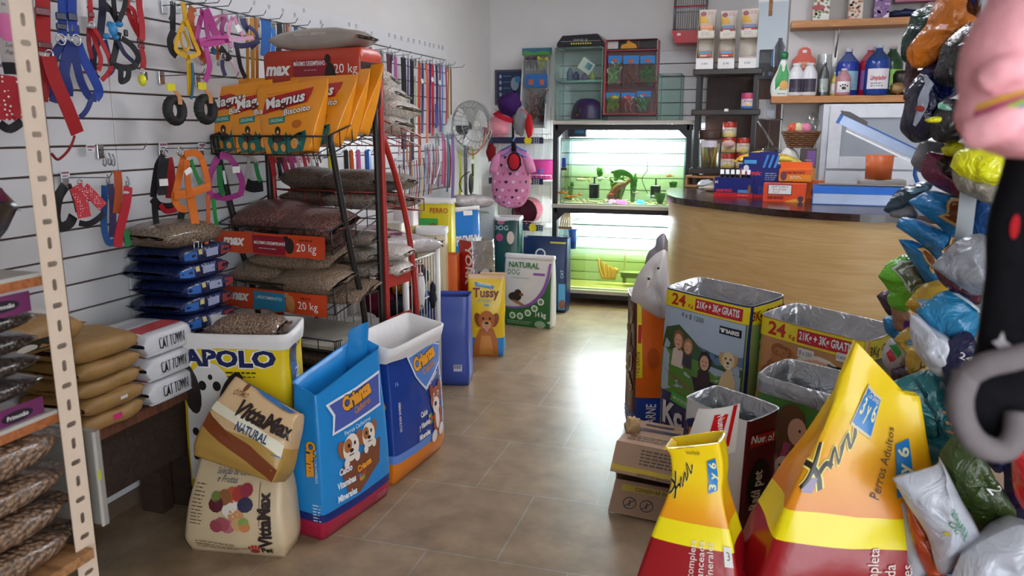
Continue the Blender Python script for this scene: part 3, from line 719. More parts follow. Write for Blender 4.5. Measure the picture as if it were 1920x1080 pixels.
for px, w, c, lb, cat, nm_ in [(622, 18, '#d8cf1c', 'yellow packaged dog toy behind the stand', 'toy', 'dog_toy'), (649, 8, '#2a2a20', 'dark green package behind the stand', 'pack', 'toy_package'), (659, 8, '#c8571e', 'orange and yellow package behind the stand', 'pack', 'toy_package'), (672, 8, '#c863a0', 'pink bottle shaped toy behind the stand', 'toy', 'dog_toy'), (690, 16, '#2b5fae', 'blue card pack behind the black post of the stand', 'pack', 'toy_package'), (714, 16, '#b4242c', 'red card pack beside the red tube of the stand', 'pack', 'toy_package')]:
    b = MB(); c0 = P(px, 302, X=-2.17); s = pxm(c0); b.box(c0, (.03, w*s, 44*s), pla(c, .25), bev=.012); b.box(c0+V((0, 0, 26*s)), (.004, w*s*.8, 12*s), pr('#d8d8da')); solo(b, nm_, lb, cat)
# tyre toys with yellow card headers
def tyre(px, py, lb):
    c = P(px, py, X=-2.13); s = pxm(c); R = 27*s
    root = empty('tyre_toy', lb, 'toy', c); l = root.location.copy()
    def fn(u, v):
        a = 2*pi*u; t = 2*pi*v; rr = R*.72+R*.3*cos(t)*(1+(.16 if int(u*40) % 2 and cos(t) > .2 else 0))
        return V((R*.36*sin(t), rr*cos(a), rr*sin(a)))
    b = MB(); b.surf(fn, 80, 12, mt('rubber_black', '#1a1a1b', .65, s=60, b=.1), cu=True)
    b.build('tyre', root)
    b = MB(); b.rib([(0, R*.15, R*1.35), (.02, R*.15, R*.9), (.02, R*.15, R*.4)], R*.4, .003, (1, 0, 0), pr('#c78a5a')); b.build('strap', root)
    b = MB(); b.box((0, -R*.2, R*1.55), (.004, R*.8, R*.5), pr('#d9cd2e')); b.build('header_card', root)
tyre(328, 207, 'black rubber tyre dog toy hanging on the left one of two hooks'); tyre(386, 205, 'black rubber tyre dog toy half hidden by the orange pouches')
# hooks in the grooves
def hook(px, py, ln=.2, z=None):
    p = P(px, py, X=WX+.005); root = empty('wall_hook', 'chrome wire hook set in a groove of the slatted wall', 'hook', p, 0, 'wire hooks on the slatted wall')
    b = MB(); b.box((.006, 0, -.012), (.006, .03, .05), chrome, bev=.001); b.build('bracket', root)
    b = MB(); b.tube([(.008, 0, -.005), (ln, 0, -.002), (ln+.012, 0, .012), (ln+.015, 0, .02)], .002, met('#77787a', .35), 6); b.build('wire', root)
for a in [(66, -24), (95, -24), (150, -28), (195, -20), (225, -18), (248, -16), (305, 8), (331, 8), (352, 14), (420, 25), (448, 30), (480, 36), (510, 44), (535, 48), (560, 54), (585, 60), (612, 66), (640, 73), (668, 80), (693, 92), (712, 98), (733, 103), (755, 110), (777, 114), (798, 120), (820, 122), (838, 126), (300, 140), (368, 145), (185, 278), (118, 330), (300, 276), (374, 277), (450, 272), (520, 276), (600, 288), (660, 285), (740, 300), (770, 296), (800, 280), (820, 252), (842, 252)]: hook(*a, ln=.20 if a[0] < 400 else .13)
# price labels stuck on the panel's top board and grooves
lb_m = pr('#c9c6c4'); k = 0
for a in [(477, 6), (505, 13), (531, 20), (553, 28), (570, 20), (602, 42), (655, 46), (668, 49), (684, 61), (697, 63), (730, 66), (741, 69), (753, 72), (766, 75), (776, 77), (787, 79), (797, 82), (806, 84), (814, 86), (823, 88), (830, 90)]:
    b = MB(); c = P(*a, X=WX+.0035); s = pxm(c); b.box(c, (.002, 7*s, 8*s), lb_m)
    D = Dec(b, flat(c+V((.001, 0, 0)), (0, 1, 0), (0, 0, 1))); D.lines(-3*s, 2*s, 6*s, 2, 3*s, pr('#6f6a70'), 1, 1*s)
    solo(b, 'price_sticker', 'small white price sticker on the top board of the slatted wall', 'sticker', group='price stickers on the top board')
for a, lb in [((122, 327), 'white price card above the red dotted muzzle'), ((170, 278), 'white price card left of the clip hook'), ((306, 274), 'white price card above the black and red harness'), ((379, 275), 'white price card above the magenta ring harness')]:
    b = MB(); c = P(*a, X=WX+.03); s = pxm(c); b.box(c, (.002, 20*s, 14*s), pr('#e4e0e4'))
    D = Dec(b, flat(c+V((.001, 0, 0)), (0, 1, 0), (0, 0, 1))); D.rect(-9*s, 1*s, 8*s, 5*s, pr('#8c5a6c'), 1); D.lines(-8*s, -4*s, 14*s, 1, 1, pr('#555060'), 1, 2*s)
    solo(b, 'price_card', lb, 'sign')
# packs left of the post
b = MB(); c = P(12, 60, X=-2.1); s = pxm(c); b.box(c, (.02, 60*s, 130*s), pla('#a79c98', .3), bev=.01)
D = Dec(b, flat(c+V((.0105, 0, 0)), (0, 1, 0), (0, 0, 1))); D.ell(-4*s, 8*s, 24*s, 26*s, pr('#c6508e')); D.text('3', 8*s, 45*s, 12*s, pr('#222222')); D.text('to', -6*s, 46*s, 7*s, pr('#222222'), w=9*s)
D.text('Soft', -4*s, -28*s, 8*s, pr('#333333'), sh=.3, bold=0); D.text('Paper', 0, -40*s, 8*s, pr('#333333'), sh=.3, bold=0)
solo(b, 'hanging_pack', 'grey and pink plastic pack hanging left of the metal post', 'pack')
hang('dog_vest', 'red dog vest with white dots hanging left of the metal post', 'vest', -2.05, [
    ('strap', [(6, 128), (20, 128), (40, 130)], 22, '#15141a'), ('strap', [(2, 140), (4, 180), (8, 225)], 46, mt('dotted_vest', '#a01c26', .8, k='dots', s=75, c2='#d8c8c6')), ('strap', [(34, 145), (38, 190), (36, 222)], 22, mt('dotted_vest', '')), ('strap', [(0, 232), (20, 242), (40, 228)], 16, '#15141a')])
# ================================================================ slotted steel shelving at the left edge
def slotted(mb, o, ax, ay, w, z0, z1, mat, t=.002, pitch=.042):
    """steel strip with alternating upright and level slots cut through"""
    o, ax, ay = V(o), V(ax), V(ay); n = ax.cross(ay); z = z0; k = 0
    while z < z1-1e-6:
        h = min(pitch, z1-z); cx, cz = w*(.5), z+h/2
        a, b = (.0055, .012) if k % 2 == 0 else (.012, .0055)
        ring = []
        for i in range(16):
            an = 2*pi*(i+.5)/16; x, y = cos(an), sin(an)
            r = min(a, b); e = max(a, b)-r
            ring.append((cx+r*x+(e*math.copysign(1, x) if a > b else 0), cz+r*y+(e*math.copysign(1, y) if b > a else 0)))
        out = []
        for i in range(16):
            an = 2*pi*(i+.5)/16; x, y = cos(an), sin(an); m = max(abs(x)/(w/2), abs(y)/(h/2)); out.append((w/2+x/m, cz+y/m))
        for s in (0, -t):
            vs = [o+ax*p[0]+ay*p[1]+n*s for p in out]+[o+ax*p[0]+ay*p[1]+n*s for p in ring]
            fs = [(i, (i+1) % 16, 16+(i+1) % 16, 16+i) for i in range(16)]
            # fill the corners of the cell
            cs = [(w, z), (w, z+h), (0, z+h), (0, z)]
            base = len(vs); vs += [o+ax*c[0]+ay*c[1]+n*s for c in cs]
            for ci, (i0, i1) in enumerate(((13, 14), (1, 2), (5, 6), (9, 10))): pass
            quad = {0: [i for i in range(16) if out[i][0] > w/2 and out[i][1] < cz], 1: [i for i in range(16) if out[i][0] > w/2 and out[i][1] > cz],
                    2: [i for i in range(16) if out[i][0] < w/2 and out[i][1] > cz], 3: [i for i in range(16) if out[i][0] < w/2 and out[i][1] < cz]}
            for c in range(4):
                q = sorted(quad[c])
                for i in range(len(q)-1): fs.append((q[i], base+c, q[i+1]) if s == 0 else (q[i], q[i+1], base+c))
            for ia, ib in ((15, 0), (3, 4), (7, 8), (11, 12)):
                pass
            mb.add(vs, fs, mat, False)
        vs = [o+ax*p[0]+ay*p[1] for p in ring]+[o+ax*p[0]+ay*p[1]-n*t for p in ring]
        mb.add(vs, [(i, (i+1) % 16, 16+(i+1) % 16, 16+i) for i in range(16)], mat)
        z += pitch; k += 1
steel = mt('post_enamel', '#d9c3ae', .45, s=30, mix=.12, b=.03)
PX, PY = -1.31, 1.165
lsh = empty('steel_shelving', 'slotted steel shelf unit cut off by the left edge of the picture', 'shelf', (-1.6, .6, 0)); l = lsh.location.copy()
b = MB(); slotted(b, (PX, PY, 0), (0, 1, 0), (0, 0, 1), .052, 0, 2.35, steel); b.box((PX-.019, PY+.051, 1.175), (.038, .002, 2.35), steel); b.build('slotted_post', lsh, loc=l)
b = MB(); slotted(b, (PX-.62, PY+.052, 0), (0, -1, 0), (0, 0, 1), .052, 0, 2.35, steel); b.build('slotted_post', lsh, loc=l)
wood_o = mt('board_orange', '#a8663a', .55, k='wood', s=6, c2='#8a4a26', b=.05); board_w = pnt('#b6b0a8', .5)
def board(z, name='shelf_board'):
    b = MB(); b.box((PX-.325, .52, z-.004), (.63, 1.3, .008), board_w); b.box((PX-.325, .52, z-.017), (.632, 1.302, .018), wood_o); b.build(name, lsh, loc=l)
board(1.226); board(.942)
b = MB()
for k in range(5): b.box((PX-.03-.14*k, .52, .615), (.1, 1.34, .022), mt('pallet_pine', '#a9794c', .75, k='wood', s=5, c2='#7d5330'))
b.build('slat_deck', lsh, loc=l)
for yy in (1.08, .45, -.1):
    b = MB(); b.box((PX-.31, yy, .565), (.6, .09, .075), mt('pallet_pine', '')); b.build('bearer', lsh, loc=l)
kd = kib('#3a2a22', '#1c120e', 95, 1); kl = kib('#8a6a50', '#5e4432', 70, 1.2)
mag = pr('#6a2a58'); wht = pr('#e8e6e2'); dk = pr('#1a181c')
for i, z in enumerate((1.112, 1.068, 1.024, .980)):
    p = Pillow(.64, .5, .046, wr=.004, seed=i+1, e=.5).shell(kd, nx=24, seal=.012)
    p.done('kibble_bag', ['dark kibble bag on top of the stack with purple labels, left edge', 'dark kibble bag second in the stack with purple labels', 'dark kibble bag third in the stack with purple labels', 'lowest dark kibble bag of the stack with purple labels'][i], 'bag', (PX-.27, .86, z), pi/2, 'dark kibble bags on the steel shelving')
for z, lb in ((1.160, 'purple label strip hanging under the upper shelf board'), (.944, 'purple label strip along the lower shelf board')):
    b = MB(); b.box((PX-.022, .84, z+.012), (.002, .62, .04), mag); D = Dec(b, flat((PX-.021, 1.09, z), (0, 1, 0), (0, 0, 1)))
    D.ell(.0, .012, .035, .011, pr('#221d28'), 1); D.text('Primosão', 0, .008, .009, wht, bold=.01)
    solo(b, 'label_strip', lb, 'label')
for i, z in enumerate((.835, .768, .703, .628)):
    p = Pillow(.66, .52, [.085, .067, .066, .073][i], wr=.008, seed=i+9, e=.55).shell(kl, nx=26, nph=24, seal=.03, matf=None)
    p.done('kibble_bag', ['clear bag of large tan kibble on top of the low left stack', 'clear bag of large tan kibble second in the low left stack', 'clear bag of large tan kibble third in the low left stack', 'clear bag of large tan kibble at the bottom of the low left stack'][i], 'bag', (PX-.25, .84, z-.0), pi/2, 'large kibble bags at the lower left')
# big dark bag lying on the upper board
p = Pillow(.62, .5, .255, wr=.006, seed=3, e=.75).shell(mt('smoke_film', '#3b2f2c', .2, s=8, b=.3, coat=.5), nx=20, seal=.01)
D = p.side(-1); D.rect(-.5, .02, .28, .085, pr('#5c1238'), 1, 20, 3); D.ell(.22, .07, .05, .012, dk, 2); D.text('perca', .22, .066, .011, wht, 3); D.text('15 kg', .22, .035, .016, wht, 3)
p.done('kibble_bag', 'big dark brown bag with a magenta 15 kg band on the upper left shelf', 'bag', (PX-.27, .86, 1.226), pi/2)
b = MB(); b.box((PX-.31, 1.262, .75), (.60, .012, .22), pnt('#8d8780', .5)); b.box((PX-.012, 1.256, .75), (.004, .012, .22), pnt('#b0aaa4', .5)); b.box((PX-.009, 1.2545, .76), (.002, .006, .022), pr('#a9b01e'))
o = solo(b, 'side_panel', 'white side board standing on the floor behind the slotted post', 'panel')
for v in o.data.vertices: pass
# ================================================================ low platform with sacks along the left wall
BX = -2.03
pl = empty('low_platform', 'dark wooden platform along the slatted wall carrying sacks', 'platform', (-2.15, 2.1, 0)); l = pl.location.copy()
b = MB(); b.box((-2.14, 1.95, .515), (.30, .92, .035), mt('board_redbrown', '#6b3d28', .6, k='wood', s=-5, c2='#4a2a1c')); b.build('deck_board', pl, loc=l)
b = MB(); b.box((-2.06, 1.95, .375), (.018, .88, .24), mt('dark_wood', '#3a2a20', .7, k='wood', s=4, c2='#2a1c15')); b.build('apron', pl, loc=l)
for yy in (1.55, 1.95, 2.36):
    b = MB(); b.box((-2.2, yy, .25), (.1, .06, .5), mt('dark_wood', '')); b.build('bearer', pl, loc=l)
kraft = mt('kraft_paper', '#a27c48', .55, s=12, mix=.25, b=.35)
for i in range(5):
    z = .533+i*.058
    p = Pillow(.27-.012*(i == 1), .30, .060 if i < 4 else .075, wr=.018, seed=i+20, e=.5, n=5).shell(kraft, nx=20, seal=.016)
    if i == 0: D = p.side(-1); D.rect(-.02, -.005, .012, .012, pr('#c4286a'), 1)
    if i == 1: D = p.side(-1); D.rect(-.0, 0, .03, .014, pr('#d8d4cc'), 1)
    p.done('food_sack', 'kraft paper sack ' + ['at the bottom of its stack with a pink sticker', 'second from the bottom of its stack with a white sticker', 'in the middle of its stack', 'second from the top of its stack', 'on the top of its stack near the cat food bags'][i], 'sack', (-2.12+.01*(i % 2), 1.985+.01*((i*3) % 3-1), z), pi/2, 'kraft paper sacks on the platform')
p = Pillow(.42, .25, .10, wr=.012, seed=31, e=.6).shell(kraft, nx=18, seal=.01); D = p.side(-1); D.rect(-.12, -.045, .1, .0, pr('#1c2418'), 1); D.ell(-.02, -.02, .04, .016, pr('#c8c4ba'), 2)
p.done('food_sack', 'kraft sack with a dark green panel lying on the stack behind the post', 'sack', (-2.13, 1.72, .835), pi/2)
# three white cat food bags
catm = mt('cat_bag_white', '#c9c8cc', .4, s=10, mix=.08, b=.2)
for i in range(3):
    z = .533+i*.089
    p = Pillow(.24, .27, .088, wr=.004, seed=40+i, e=.34, n=12).shell(catm, nx=14, nph=24, seal=0)
    D = p.side(-1); D.text('CAT TOWN', .0, -.006, .017, pr('#141418'), 2, bold=.03); D.lines(-.02, -.028, .06, 1, .01, pr('#b9a8ac'), 1, .002)
    D = p.top(); D.rect(-.13, -.10, .13, -.02, pr('#b4474c'), 1); D.rect(-.13, .0, .13, .05, pr('#4c2a5a') if i == 0 else pr('#a8a8b2'), 1)
    b = p.mb; b.box((0, -.128, .012), (.25, .012, .004), catm)
    p.done('cat_food_bag', ['bottom', 'middle', 'top'][i]+' bag of the three white cat food bags on the platform', 'bag', (-2.10, 2.25, z), pi/2, 'white cat food bags')
# navy bags stacked on a pallet against the wall
bluf = mt('film_navy', '#1a2650', .2, s=14, mix=.5, b=.5, coat=.3)
st = empty('pallet', 'dark wooden pallet under the navy bag stack', 'pallet', (-2.15, 2.57, 0)); l = st.location.copy()
b = MB(); b.box((-2.15, 2.58, .515), (.25, .34, .03), mt('dark_wood', '')); b.build('deck_board', st, loc=l)
for yy in (2.44, 2.72):
    b = MB(); b.box((-2.15, yy, .25), (.24, .05, .5), mt('dark_wood', '')); b.build('bearer', st, loc=l)
for i in range(8):
    z = .531+.066*i
    p = Pillow(.31, .27, .072, wr=.012, seed=50+i, e=.5).shell(bluf, nx=22, seal=.02)
    D = p.side(-1)
    D.rect(.07, -.02, .13, .022, pr('#8c3a34', .25), 1); D.rect(-.02, -.012, .05, .02, pr('#8f98b4', .25), 1); D.rect(-.14, -.02, -.07, .02, pr('#2f62a8', .25), 1); D.rect(-.06, .0, -.04, .03, pr('#c8b878', .25), 1)
    p.done('dog_food_bag', ['lowest', 'second lowest', 'third lowest', 'fourth lowest', 'fourth from the top', 'third from the top', 'second from the top', 'uppermost'][i]+' bag of the shiny navy blue stack beside the display stand', 'bag', (-2.15+.012*(i % 2), 2.53+.01*(i % 3), z), pi/2, 'navy bags stacked beside the display stand')
p = Pillow(.31, .26, .10, wr=.006, seed=61, e=.75, n=2.6).shell(kib('#8a7560', '#54422f', 130, .6), nx=18, seal=.02)
D = p.top(); D.text('R3', -.1, -.04, .03, wht, 1)
p.done('kibble_bag', 'clear bag of grey brown kibble lying on the navy blue stack', 'bag', (-2.14, 2.50, 1.055), 1.5)
# ================================================================ two wire display stands, back to back
RA = V((-2.27, 2.97, 0)); RYAW = -.129; RW = .625
def R(x, y, z): return RA+rotm(RYAW)@V((x, y, z))
blackm = pnt('#17130f', .5); redm = pnt('#a8251c', .45); wirem = pnt('#2a1a16', .45); redw = pnt('#8a2a20', .45)
def side_tube(root, x, pts, r, mat, name, l):
    b = MB(); b.tube(smooth_path([R(x, y, z) for y, z in pts], 5), r, mat, 8); b.build(name, root, loc=l)
rk = empty('display_stand', 'black wire display stand holding orange pouches and bags of kibble', 'display stand', R(.3, .15, 0), 0); l = rk.location.copy()
for x in (.0, RW):
    side_tube(rk, x, [(-.0, 1.475), (.06, 1.2), (.12, .95), (.19, .7), (.215, .35), (.215, 0)], .014, blackm, 'front_tube', l)
    side_tube(rk, x, [(.335, 0), (.335, .8), (.335, 1.6)], .014, blackm, 'back_post', l)
def basket(root, l, y0, z0, y1, z1, rim, mat, x0=-.0, x1=RW, n=9, name='wire_basket'):
    """tilted basket: floor from (y0,z0) in front to (y1,z1) behind, rim height in front"""
    b = MB(); W = .0032
    A = lambda x, y, z: R(x, y, z)
    b.tube([A(x0, y0, z0+rim), A(x1, y0, z0+rim)], W*1.3, mat, 5); b.tube([A(x0, y0, z0), A(x1, y0, z0)], W, mat, 5); b.tube([A(x0, y1, z1), A(x1, y1, z1)], W, mat, 5)
    for x in (x0, x1):
        b.tube([A(x, y0, z0), A(x, y1, z1)], W, mat, 5); b.tube([A(x, y0, z0+rim), A(x, y1, z1+rim*.9)], W*1.2, mat, 5); b.tube([A(x, y0, z0), A(x, y0, z0+rim)], W, mat, 5)
        for k in range(1, 4):
            f = k/4; b.tube([A(x, y0+(y1-y0)*f, z0+(z1-z0)*f), A(x, y0+(y1-y0)*f, z0+(z1-z0)*f+rim*.95)], W*.8, mat, 4)
    for k in range(1, n):
        x = x0+(x1-x0)*k/n
        b.tube([A(x, y0, z0+rim), A(x, y0, z0), A(x, y1, z1)], W*.85, mat, 5)
    b.build(name, root, loc=l)
basket(rk, l, -.02, 1.395, .33, 1.50, .078, blackm)
basket(rk, l, -.02, .985, .33, 1.10, .10, blackm)
basket(rk, l, -.02, .725, .33, .80, .11, blackm)
b = MB(); b.box(R(RW/2, .17, .575), (RW, .40, .016), pnt('#b8b2a4', .5), R=rotm(RYAW)); b.build('bottom_shelf', rk, loc=l)
basket(rk, l, -.03, .56, .02, .56, .05, blackm, n=7, name='shelf_rail')
b = MB(); b.box(R(RW/2, .2, .20), (RW, .36, .05), blackm, R=rotm(RYAW)); b.build('base_tray', rk, loc=l)
# second stand behind, red enamel
r2 = empty('display_stand', 'red wire display stand standing behind the black one', 'display stand', R(.3, .5, 0), 0); l2 = r2.location.copy()
for x in (.0, RW+.01):
    side_tube(r2, x, [(.375, 1.47), (.49, 1.25), (.575, 1.0), (.62, .72), (.63, .45), (.63, 0)], .014, redm, 'curved_tube', l2)
    side_tube(r2, x, [(.366, 0), (.366, .8), (.366, 1.72)], .013, redm, 'back_post', l2)
for z, hh in ((.80, .06), (.60, .05)):
    b = MB(); b.box(R(RW+.01, .475, z), (.006, .2, hh), redm, R=rotm(RYAW)); b.build('cross_plate', r2, loc=l2)
basket(r2, l2, .72, 1.42, .38, 1.50, .05, redw); basket(r2, l2, .74, 1.10, .38, 1.16, .06, redw); basket(r2, l2, .72, .77, .38, .82, .06, redw)
# low fence of red wire seen under the upper front bags
b = MB(); b.tube([R(0, .37, 1.215), R(RW, .37, 1.215)], .004, redw, 5)
for k in range(8): b.tube([R(RW*k/7, .372, 1.215), R(RW*k/7, .372, 1.13)], .003, redw, 4)
b.build('back_rail', r2, loc=l2)
for x in (.02, RW-.02):
    pass
# crumpled printed panels hung in front of the baskets
orange = pr('#c2431f'); 
def panel(y, z0, h, tilt, kind, lb, seed):
    b = MB(); W = .60
    def fn(x, yy, o):
        n = .012*noise.noise(V((x*9+seed, yy*9, 0)))-.004
        edge = .008*noise.noise(V((x*17, seed, 1)))*(1 if yy < h*.3 else 0)
        return R(x, y-.012+n-o-tilt*yy, z0+yy+edge)
    b.surf(lambda u, v: fn(u*W, v*h, 0), 24, 6, orange); b.surf(lambda u, v: fn(u*W, v*h, -.003), 24, 6, orange, flip=True)
    D = Dec(b, fn, .0012); D.text('max', .115, h*.38, .045, wht, 2, bold=.045, sh=.25)
    if kind:
        D.rect(.22, h*.05, .40, h*.9, pr('#8c1f2c'), 1); D.text('MÁXIMO DESEMPENHO', .315, h*.5, .014, wht, 2, w=.17); D.lines(.25, h*.3, .12, 1, .01, wht, 2, .002)
        D.ell(.42, h*.5, .022, h*.35, pr('#2a1c1a'), 2); D.ell(.405, h*.82, .012, .012, pr('#2a1c1a'), 2)
    else:
        D.rect(.20, h*.05, .38, h*.9, pr('#2b83a8'), 1); D.text('CRESCIMENTO', .285, h*.55, .014, wht, 2, w=.16)
        D.ell(.41, h*.45, .025, h*.4, pr('#b9814e'), 2); D.ell(.39, h*.85, .012, .012, pr('#b9814e'), 2)
    D.text('20 kg', .505, h*.28, .035, wht, 2, bold=0); D.lines(.47, h*.75, .07, 1, .01, pr('#6a1c14'), 2, .006)
    solo(b, 'printed_panel', lb, 'panel')
panel(-.025, .965, .095, .0, 1, 'crumpled orange panel with a dark red field on the middle basket of the stand', 1)
panel(-.025, .715, .095, .0, 0, 'crumpled orange panel with a blue field on the lowest basket of the stand', 5)
# bags of kibble on the stands
kt = kib('#8d7560', '#6b5643', 130, .6); km = kib('#74493e', '#4a2620', 120, .7); kg = kib('#94877b', '#6c5f53', 130, .5); kdk = kib('#66574a', '#42362c', 130, .5); kwh = kib('#d8d0c6', '#aaa096', 110, .4)
def lay(x, y, z, L, Wd, T, mat, lb, yaw=0, seed=1, rx=.28, seal=.012, e=.7, grp='kibble bags on the display stands'):
    p = Pillow(L, Wd, T, wr=.008, seed=seed, e=e+.1, n=2.3).shell(mat, nx=18, nph=18, seal=seal)
    q = R(x, y, z); return p.done('kibble_bag', lb, 'bag', q, RYAW+yaw, grp, rx=rx)
lay(.15, .18, 1.06, .31, .24, .115, km, 'left reddish brown kibble bag on the middle basket of the stand', .10, 71)
lay(.465, .11, 1.04, .33, .22, .12, km, 'right reddish brown kibble bag on the middle basket of the stand', -.12, 72)
lay(.31, .17, 1.00, .52, .22, .045, km, 'flat reddish bag under the two bags of the middle basket', 0, 73)
lay(.15, .15, .815, .32, .22, .105, kt, 'tan kibble bag at the left front of the lowest basket', .10, 74)
lay(.455, .09, .805, .34, .22, .11, kt, 'tan kibble bag at the right front of the lowest basket', -.12, 75)
lay(.34, .15, .905, .44, .24, .09, kt, 'tan kibble bag lying across the pair on the lowest basket', 0, 76)
lay(.38, .18, .760, .56, .24, .065, kt, 'tan kibble bag underneath the pair on the lowest basket', .05, 77)
for i in range(4):
    lay(.42, .12, .235+.078*i, .44, .30, .08, kdk, ['lowest', 'second lowest', 'third', 'top'][i]+' dark kibble bag stacked under the bottom board of the stand', -.1, 80+i, 0)
# rear stand, second level seen over the middle basket
lay(.15, .50, 1.20, .30, .24, .12, kdk, 'left dark bag of the upper pair on the rear stand', .04, 90, -.12)
lay(.43, .46, 1.195, .31, .24, .12, kdk, 'right dark bag of the upper pair on the rear stand', -.02, 91, -.12)
lay(.15, .50, 1.12, .31, .24, .085, kdk, 'left dark bag of the lower pair on the rear stand', .0, 92, -.12)
lay(.43, .48, 1.12, .31, .24, .085, kg, 'right grey bag of the lower pair on the rear stand', .0, 93, -.12)
lay(.48, .62, 1.205, .28, .22, .09, kg, 'grey bag at the back corner of the rear stand, second level', .25, 94, -.12)
lay(.48, .63, 1.12, .28, .22, .08, kg, 'grey bag under the back corner bag of the rear stand', .15, 95, -.12)
# top level, pale bags
for i, (x, y, z, w, yw, lb) in enumerate([(.47, .55, 1.475, .30, .1, 'bottom pale bag at the top right of the rear stand'), (.50, .58, 1.545, .28, -.05, 'second pale bag at the top right of the rear stand'), (.47, .55, 1.61, .27, .2, 'third pale bag at the top right of the rear stand'), (.45, .55, 1.68, .22, .35, 'uppermost pale bag at the top right of the rear stand')]):
    lay(x, y, z, w+.03, .24, .10, kwh, lb, yw, 100+i, -.1)
# third level right
for i, (x, y, z, L_, lb) in enumerate([(.44, .34, .735, .34, 'lowest grey bag at the right of the lowest basket'), (.46, .36, .815, .32, 'second grey bag at the right of the lowest basket'), (.45, .35, .89, .30, 'third grey bag at the right of the lowest basket'), (.44, .36, .965, .34, 'top grey bag at the right of the lowest basket'), (.54, .50, .80, .24, 'grey bag tip beside the red tube, lower'), (.53, .50, .88, .28, 'grey bag tip beside the red tube, upper')]):
    lay(x, y, z, L_, .2, .078, kg if i < 4 else kwh, lb, -.05+.05*i, 110+i, -.02)
# large red orange bag lying on top of the stand
p = Bag(.53, .17, .27, [(0, .96, .9, 0, 0, 0, 0, 0, 0, 0), (.1, 1, 1, 0, 0, .1, .005, .0, 0, 0), (.9, 1, 1, 0, 0, .9, .005, 0, 0, 0), (1, .95, .85, 0, 0, 1, 0, 0, 0, 0)], wr=.005, seed=3, rnd=.03)
p.shell([(0, 1, pr('#b23a22', .3))], nz=8)
v = [p.S(u, 1) for u in (0, .5, 1, 1.5, 2, 2.5, 3, 3.5)]
D = p.face(0); D.text('max', -.175, .165, .055, wht, 2, bold=.045, sh=.25); D.rect(-.09, .02, .085, .225, pr('#8c1f2c', .3), 1); D.text('MÁXIMO DESEMPENHO', 0, .20, .02, wht, 2, w=.17); D.lines(-.03, .18, .09, 1, .01, wht, 2, .002)
D.ell(.11, .15, .03, .06, pr('#241a18'), 2); D.ell(.10, .225, .016, .02, pr('#241a18'), 2); D.text('20 kg', .19, .165, .04, wht, 2, bold=0)
D.poly([(.20, .02), (.262, .02), (.262, .15), (.23, .13), (.205, .07)], pr('#1c1b1d'), 3)
Dr = p.face(1); Dr.rect(-.082, .01, .082, .21, pr('#1c1b1d'), 1); Dr.text('15 kg', -.015, .075, .045, wht, 2, rot=-pi/2, bold=.03, w=.09); Dr.text('CONT. NETO', -.015, .165, .02, wht, 2, rot=-pi/2, w=.06)
for k in (0, 2):
    q = [p.S(k, 1), p.S(k+1, 1)]
p.mb.surf(lambda u, v: p.S(u*.999, 1)*(1-v)+p.S(3-u*.999, 1)*v, 8, 4, pr('#b23a22', .3))
p.done('dog_food_bag', 'big red orange bag lying on top of the display stand', 'bag', R(.375, .30, 1.575), RYAW)
p = Pillow(.47, .2, .10, wr=.006, seed=120, e=.8, n=2.1).shell(mt('clear_dusty', '#a3968c', .25, s=9, mix=.3, coat=.4), nx=18, seal=.01)
D = p.side(-1); D.rect(.01, .012, .09, .04, pr('#a89890', .3), 1); D.text('N.A1.01:10', -.02, .015, .018, pr('#c9bcb4'), 2)
p.done('kibble_bag', 'clear grey bag lying on the big red orange bag', 'bag', R(.385, .30, 1.84), RYAW)
